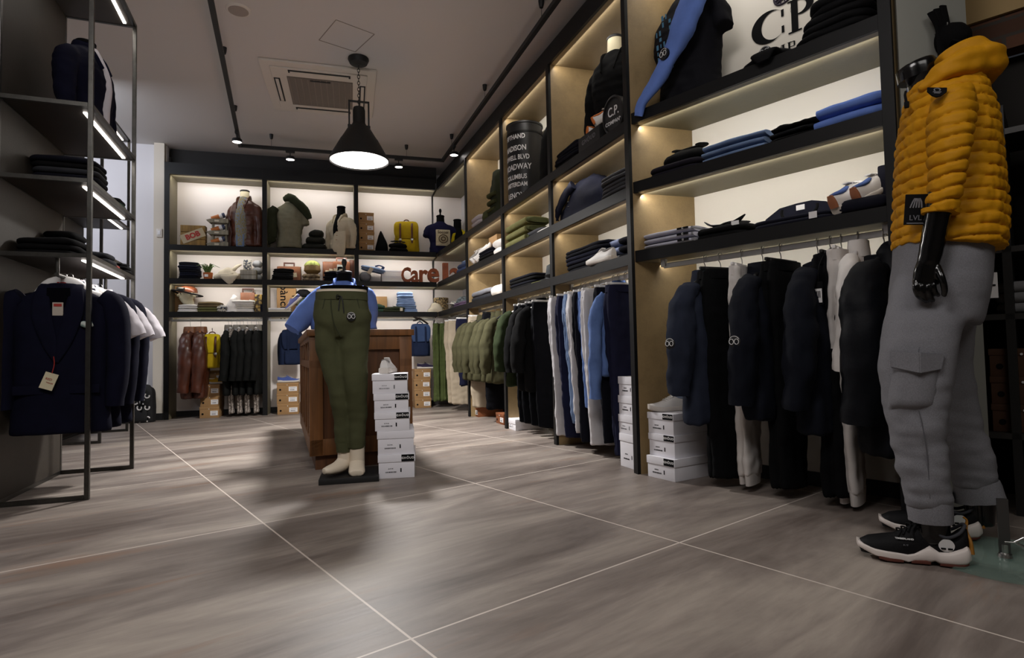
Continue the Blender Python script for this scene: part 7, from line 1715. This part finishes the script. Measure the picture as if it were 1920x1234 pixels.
# nearest blazer, seen from the front
zr = 1.161
def blazer(label, y, first):
    r = thing('hanging_blazer', label, 'blazer', RP(-.150, y, zr), rrz, 'navy blazers on the steel rack')
    MB().tube([(-.015, 0, -.014), (-.015, 0, .0), (-.006, 0, .008), (.008, 0, .007), (.0155, 0, -.006), (.012, 0, -.024), (0, 0, -.032), (0, 0, -.048)], .003, 8, 3).build('hanger_hook', CHROME, r, 60)
    hb = MB().sweep([(-.19, .0, -.175), (-.12, .0, -.122), (-.05, -.004, -.050), (.05, -.004, -.050), (.12, .0, -.122), (.19, .0, -.175)], [(.018, .022), (.022, .018), (.034, .016), (.034, .016), (.022, .018), (.018, .022)], 12, 3, 5, ref=(0, 0, 1)).build('hanger_bar', WPL, r, 60)
    if first: MB().text('RED', .022, Mx((0, -.0225, -.050), PI / 2), bold=.002).build('hanger_logo', REDINK, hb, 0)
    z0 = -.055
    mb = MB()
    mb.sweep([(0, .0, -.83), (0, 0, -.80), (0, 0, -.58), (0, 0, -.40), (0, 0, -.22), (0, 0, -.135), (0, .005, -.085), (0, .01, -.050)], [(.215, .062), (.222, .066), (.205, .07), (.205, .075), (.212, .07), (.19, .058), (.115, .05), (.07, .042)], 28, 2.5, 4)
    mb.build('blazer_body', NVB, r, 60, vox=.011, wr=(.006, 6))
    for s in (-1, 1): MB().sweep([(s * .175, 0, -.115), (s * .228, 0, -.16), (s * .250, .0, -.30), (s * .252, -.012, -.50), (s * .240, -.02, -.70)], [(.045, .05), (.056, .062), (.056, .06), (.052, .056), (.044, .05)], 18, 2.2, 5).build('sleeve', NVB, r, 60, wr=(.006, 8))
    for s in (-1, 1):
        MB().sweep([(s * .068, .02, -.035), (s * .072, -.045, -.085), (s * .070, -.078, -.20), (s * .03, -.084, -.36), (s * .004, -.086, -.46)], [(.020, .008), (.030, .008), (.042, .007), (.032, .006), (.006, .004)], 12, 3, 5, ref=(1, 0, 0)).build('lapel', NVB, r, 60)
    MB().prism([(-.05, -.075), (.05, -.075), (.052, -.16), (.012, -.40), (-.012, -.40), (-.052, -.16)], .004, Mx((0, -.066, 0))).build('lining', mat('blazer_lining', '#07070d', .95, spec=.05), r, 0)
    if first:
        MB().box((.0, -.072, -.185), (.046, .003, .068)).build('neck_label', mat('pale_label', '#b9b0a4', .7), r, 0); MB().box((-.0, -.0745, -.165), (.034, .002, .014)).build('label_print', REDINK, r, 0)
        MB().sweep([(.105, -.082, -.262), (.13, -.088, -.268), (.155, -.084, -.262)], [(.012, .006), (.018, .008), (.012, .006)], 10, 2, 4, ref=(0, 0, 1)).build('pocket_square', mat('mint_silk', '#8fb0a8', .6, 'pattern', col2='#dfe6e0', scale=2), r, 60, wr=(.006, 40))
        t_ = MB().box((-.025, -.100, -.555), (.058, .003, .085), R=Matrix.Rotation(.35, 3, 'Y')).build('price_tag', mat('ivory_tag', '#d8cfb0', .7), r, 0)
        mb = MB(); mb.text('RED', .016, Mx((-.025, -.1025, -.545), PI / 2, .35)); mb.text('TAILOR', .009, Mx((-.022, -.1025, -.565), PI / 2, .35)); mb.build('tag_print', REDINK, t_, 0)
        MB().tube([(-.012, -.101, -.515), (-.004, -.098, -.47), (-.008, -.094, -.43)], .0022, 6, 3).build('tag_string', REDINK, t_, 60)
    for s in (-1, 1): MB().box((s * .12, -.072, -.60), (.13, .008, .045), bev=.003).build('pocket_flap', NVB, r, 40)
    return r
def shirt(label, y, m=None):
    return jacket_hang(label, RP(-.150, y, zr), rrz, m or SHW, Lb=.50, W=.225, T=.05, slv=(.046, .045), hm=WPL, collar='stand', drop=.055, short=True, group='white shirts on the steel rack', name='hanging_shirt', cat='shirt')
blazer('navy blazer with swing tag and pocket square, nearest on the steel rack', .13, True)
s0 = shirt('white short sleeved shirt right behind the nearest navy blazer', .225)
b1 = blazer('navy blazer hanging second in the steel rack', .32, False)
dup(s0, RP(-.150, .44, zr), rrz, 'white short sleeved shirt in the middle of the steel rack')
dup(b1, RP(-.150, .56, zr), rrz, 'navy blazer hanging third in the steel rack')
dup(s0, RP(-.140, .70, zr), rrz, 'white short sleeved shirt farthest in the steel rack')
# goods on the rack's shelves
b = bust('bust in a navy blazer over white shirt on the steel rack', RP(-.175, .52, LV[2] + .010), rrz + HB - .15, NVB, h=.50, neck=NVB, neckcap=BLK, sleeve='long', inner=SHW, innerw=.03, collar=True, necklen=.03, sx=1.1)
RKY = Frame(RP(0, 0, 0).to_2d() if False else (RA.x, RA.y), (-math.sin(rrz), math.cos(rrz)))
def rstack(x, y, z, n, w, d, hh, ms, lab, cat, nm, grp, rot=0.0, **k):
    for i in range(n):
        o = fold(lab + ', ' + rank(i, n) if n > 1 else lab, RP(x + random.uniform(-.008, .008), y + random.uniform(-.008, .008), z + i * hh), rrz + rot + random.uniform(-.05, .05), w, d, hh, ms[i % len(ms)], 1, cat, nm, grp, dome=.012 if i == n - 1 else 0, **k)
rstack(-.21, .42, LV[1] + .010, 6, .32, .28, .033, [CHAR, BLK, DNAVY], 'dark trousers folded on the upper middle rack shelf', 'trousers', 'folded_trousers', 'dark trousers on the rack')
rstack(-.16, .76, LV[1] + .010, 3, .26, .20, .026, [BLK, FOREST], 'dark green and black knit folded at the far end of the rack shelf', 'folded garment', 'folded_garment', 'dark knits on the rack')
rstack(-.23, .26, LV[0] + .010, 3, .28, .30, .034, [BLK], 'black sweater folded at the near end of the lowest rack shelf', 'folded sweater', 'folded_sweater', 'black sweaters on the rack', wr=(.008, 10))
rstack(-.12, .42, LV[0] + .010, 2, .24, .20, .034, [CHAR], 'charcoal trousers folded beside the black sweaters on the rack', 'trousers', 'folded_trousers', 'charcoal trousers on the rack')
rstack(-.29, .60, LV[0] + .010, 5, .17, .22, .042, [BLK, NVB], 'black garment in the tall pile at the back of the rack shelf', 'folded garment', 'folded_garment', 'tall black pile on the rack')
for i, (y, lab) in enumerate(((.56, 'dark glossy cap on the rack shelf beside charcoal trousers'), (.66, 'dark glossy cap on the rack shelf behind the first cap'))):
    c_ = thing('baseball_cap', lab, 'cap', RP(-.10, y, LV[0] + .010), rrz)
    MB().lathe([(.062, 0), (.064, .03), (.055, .06), (.03, .08), (0, .085)], n=22, sy=1.2).build('cap_crown', mat('glossy_black', '#0f0d0d', .35, 'leather'), c_, 60)
    MB().sweep([(-.045, -.06, .01), (0, -.115, .006), (.045, -.06, .01)], [(.004, .03), (.004, .036), (.004, .03)], 10, 2.4, 4, ref=(0, 0, 1)).build('cap_peak', BLK, c_, 60)
t = MB().box((0, 0, .008), (.12, .05, .016), bev=.004).build('red_packet', mat('red_packet', '#b03428', .5), None, 0, loc=RP(-.06, .54, LV[0] + .0105), rz=rrz); tag(t, 'small red packet at the edge of the lowest rack shelf', 'packet')
fold('black jacket folded at the far end of the lowest rack shelf', RP(-.10, .78, LV[0] + .010), rrz, .24, .16, .045, BLK, 2, collar=BLK, p=3, wr=(.012, 13))
# second rack farther back, mostly hidden
rk2 = dup(rk, V((-2.00, 5.80, 0)), rrz, 'dark steel clothes rack farther back, seen between the blazers')
def RP2(x, y, z): return V((-2.00, 5.80, 0)) + (RP(x, y, z) - RA)
j2 = dup(j0, RP2(-.15, .12, 1.161), rrz, 'brown leather jacket hanging on the farther steel rack', None)
for i, y in enumerate((.26, .38, .50, .62)): dup(jb, RP2(-.15, y, 1.161), rrz, 'black jacket with grey lining on the farther steel rack, ' + ORD[i] + ' behind the brown one', 'black jackets on the farther rack')
# black and white patterned rucksack on the floor at the wall
BWP = mat('black_white_pattern', '#0f0f11', .8, 'plain')
u0, u1 = at_plane(262, 760, (0, 7.58, 0), (0, 1, 0)), at_plane(292, 760, (0, 7.58, 0), (0, 1, 0)); zt_ = at_plane(277, 716, (0, 7.58, 0), (0, 1, 0)).z
w_ = .36
bp = backpack('rucksack with black and white loop print on the floor by the post', ((u1.x - w_ / 2), 7.58, 0), -.1, BWP, BWP, BLK, w_, .42, .17, buckles=False)
LOOP = mat('loop_white', '#d5d2d0', .8); mb = MB(); rg = random.Random(8)
for i in range(5):
    for j in range(6):
        x, z = -.15 + i * .072 + (j % 2) * .03, .04 + j * .066; a0 = rg.uniform(0, 6.28)
        if abs(x) > .15: continue
        mb.tube([(x + .024 * math.cos(a0 + a), -.125 + (.0 if z > .17 else .012) + .05 * (x / .18) ** 4, z + .026 * math.sin(a0 + a)) for a in np.linspace(0, 4.4, 10)], .0085, 6)
mb.build('loop_print', LOOP, bp, 60)
# small white switch on the back wall beside the shelving
sp = at_plane(299, 437, (0, 7.72, 0), (0, 1, 0)); sw_ = thing('light_switch', 'small white wall switch beside the left end of the shelving', 'switch', (sp.x, 7.718, sp.z))
MB().box((0, -.006, 0), (.06, .012, .10), bev=.003).build('switch_plate', PLASTW, sw_, 30); MB().box((0, -.014, 0), (.03, .006, .05), bev=.002).build('rocker', PAPER, sw_, 30)
EXPO = 0.0
# ================================================================ camera, light, world
cd = bpy.data.cameras.new('camera'); cam = bpy.data.objects.new('camera', cd); COL.objects.link(cam)
cd.sensor_fit = 'HORIZONTAL'; cd.sensor_width = 36; cd.lens = 36 * F_PX / 1920; cd.clip_start = .05
R3 = Matrix([list(r) for r in RC])           # world -> x right, y down, z forward
cam.matrix_world = Matrix.Translation((0, 0, EYE)) @ (R3.transposed() @ Matrix(((1, 0, 0), (0, -1, 0), (0, 0, -1)))).to_4x4()
sc.camera = cam
w = bpy.data.worlds.new('world'); sc.world = w; w.use_nodes = True
w.node_tree.nodes['Background'].inputs[0].default_value = (.8, .85, 1, 1); w.node_tree.nodes['Background'].inputs[1].default_value = .02
def lamp(kind, name, loc, energy, col=(1, .95, .9), target=None, **k):
    l = bpy.data.lights.new(name, kind); l.energy = energy; l.color = col
    for a, v in k.items(): setattr(l, a, v)
    o = bpy.data.objects.new(name, l); COL.objects.link(o); o.location = loc
    if target is not None: o.rotation_euler = (V(target) - V(loc)).to_track_quat('-Z', 'Y').to_euler()
    return o
sc.view_settings.view_transform = 'Standard'
sc.view_settings.exposure = EXPO
sc.cycles.use_denoising = True
sc.cycles.max_bounces = 7; sc.cycles.diffuse_bounces = 4; sc.cycles.glossy_bounces = 3; sc.cycles.transmission_bounces = 6
sc.cycles.caustics_reflective = False; sc.cycles.caustics_refractive = False
sc.cycles.sample_clamp_indirect = 4.0
# pendant light onto the floor, then unseen lamps added as fill
pz = at_z(672, 110, CZ)
lamp('AREA', 'pendant_light', (pz.x, pz.y, 2.36), 110, (1, .97, .94), (pz.x, pz.y, 0), shape='DISK', size=.30, spread=math.radians(150))
lamp('AREA', 'shop_fill', (-.6, .6, 3.2), 64, (1, .95, .93), (-.2, 2.6, 0), shape='RECTANGLE', size=1.6, size_y=1.2)  # this and the next: unseen overhead fill, added for brightness
lamp('AREA', 'shop_fill', (1.2, -.8, 3.2), 22, (1, .96, .92), (1.6, .6, 0), shape='RECTANGLE', size=1.6, size_y=1.2)
lamp('AREA', 'ceiling_fill', (.0, 4.6, 1.9), 3, (1, .96, .95), (.0, 4.61, 3.3), shape='RECTANGLE', size=2.4, size_y=3.6)  # unseen uplights, added here and below to brighten the ceiling
lamp('AREA', 'ceiling_fill', (-.2, .8, 1.9), 1.5, (1, .96, .95), (-.2, .81, 3.3), shape='RECTANGLE', size=2.4, size_y=2.4)
lamp('SPOT', 'box_fill_spot', (.5, .6, 3.1), 75, (1, .97, .96), (.42, 3.3, .45), spot_size=.62, spot_blend=.8, shadow_soft_size=.06)  # added spot that brightens the white shoe boxes, not one of the track's
lamp('AREA', 'wall_fill', (-3.0, 6.0, 3.1), 34, (.86, .90, 1), (-2.7, 7.8, 1.4), shape='RECTANGLE', size=1.4, size_y=.3)  # unseen cool lamp added to brighten the wall at back left
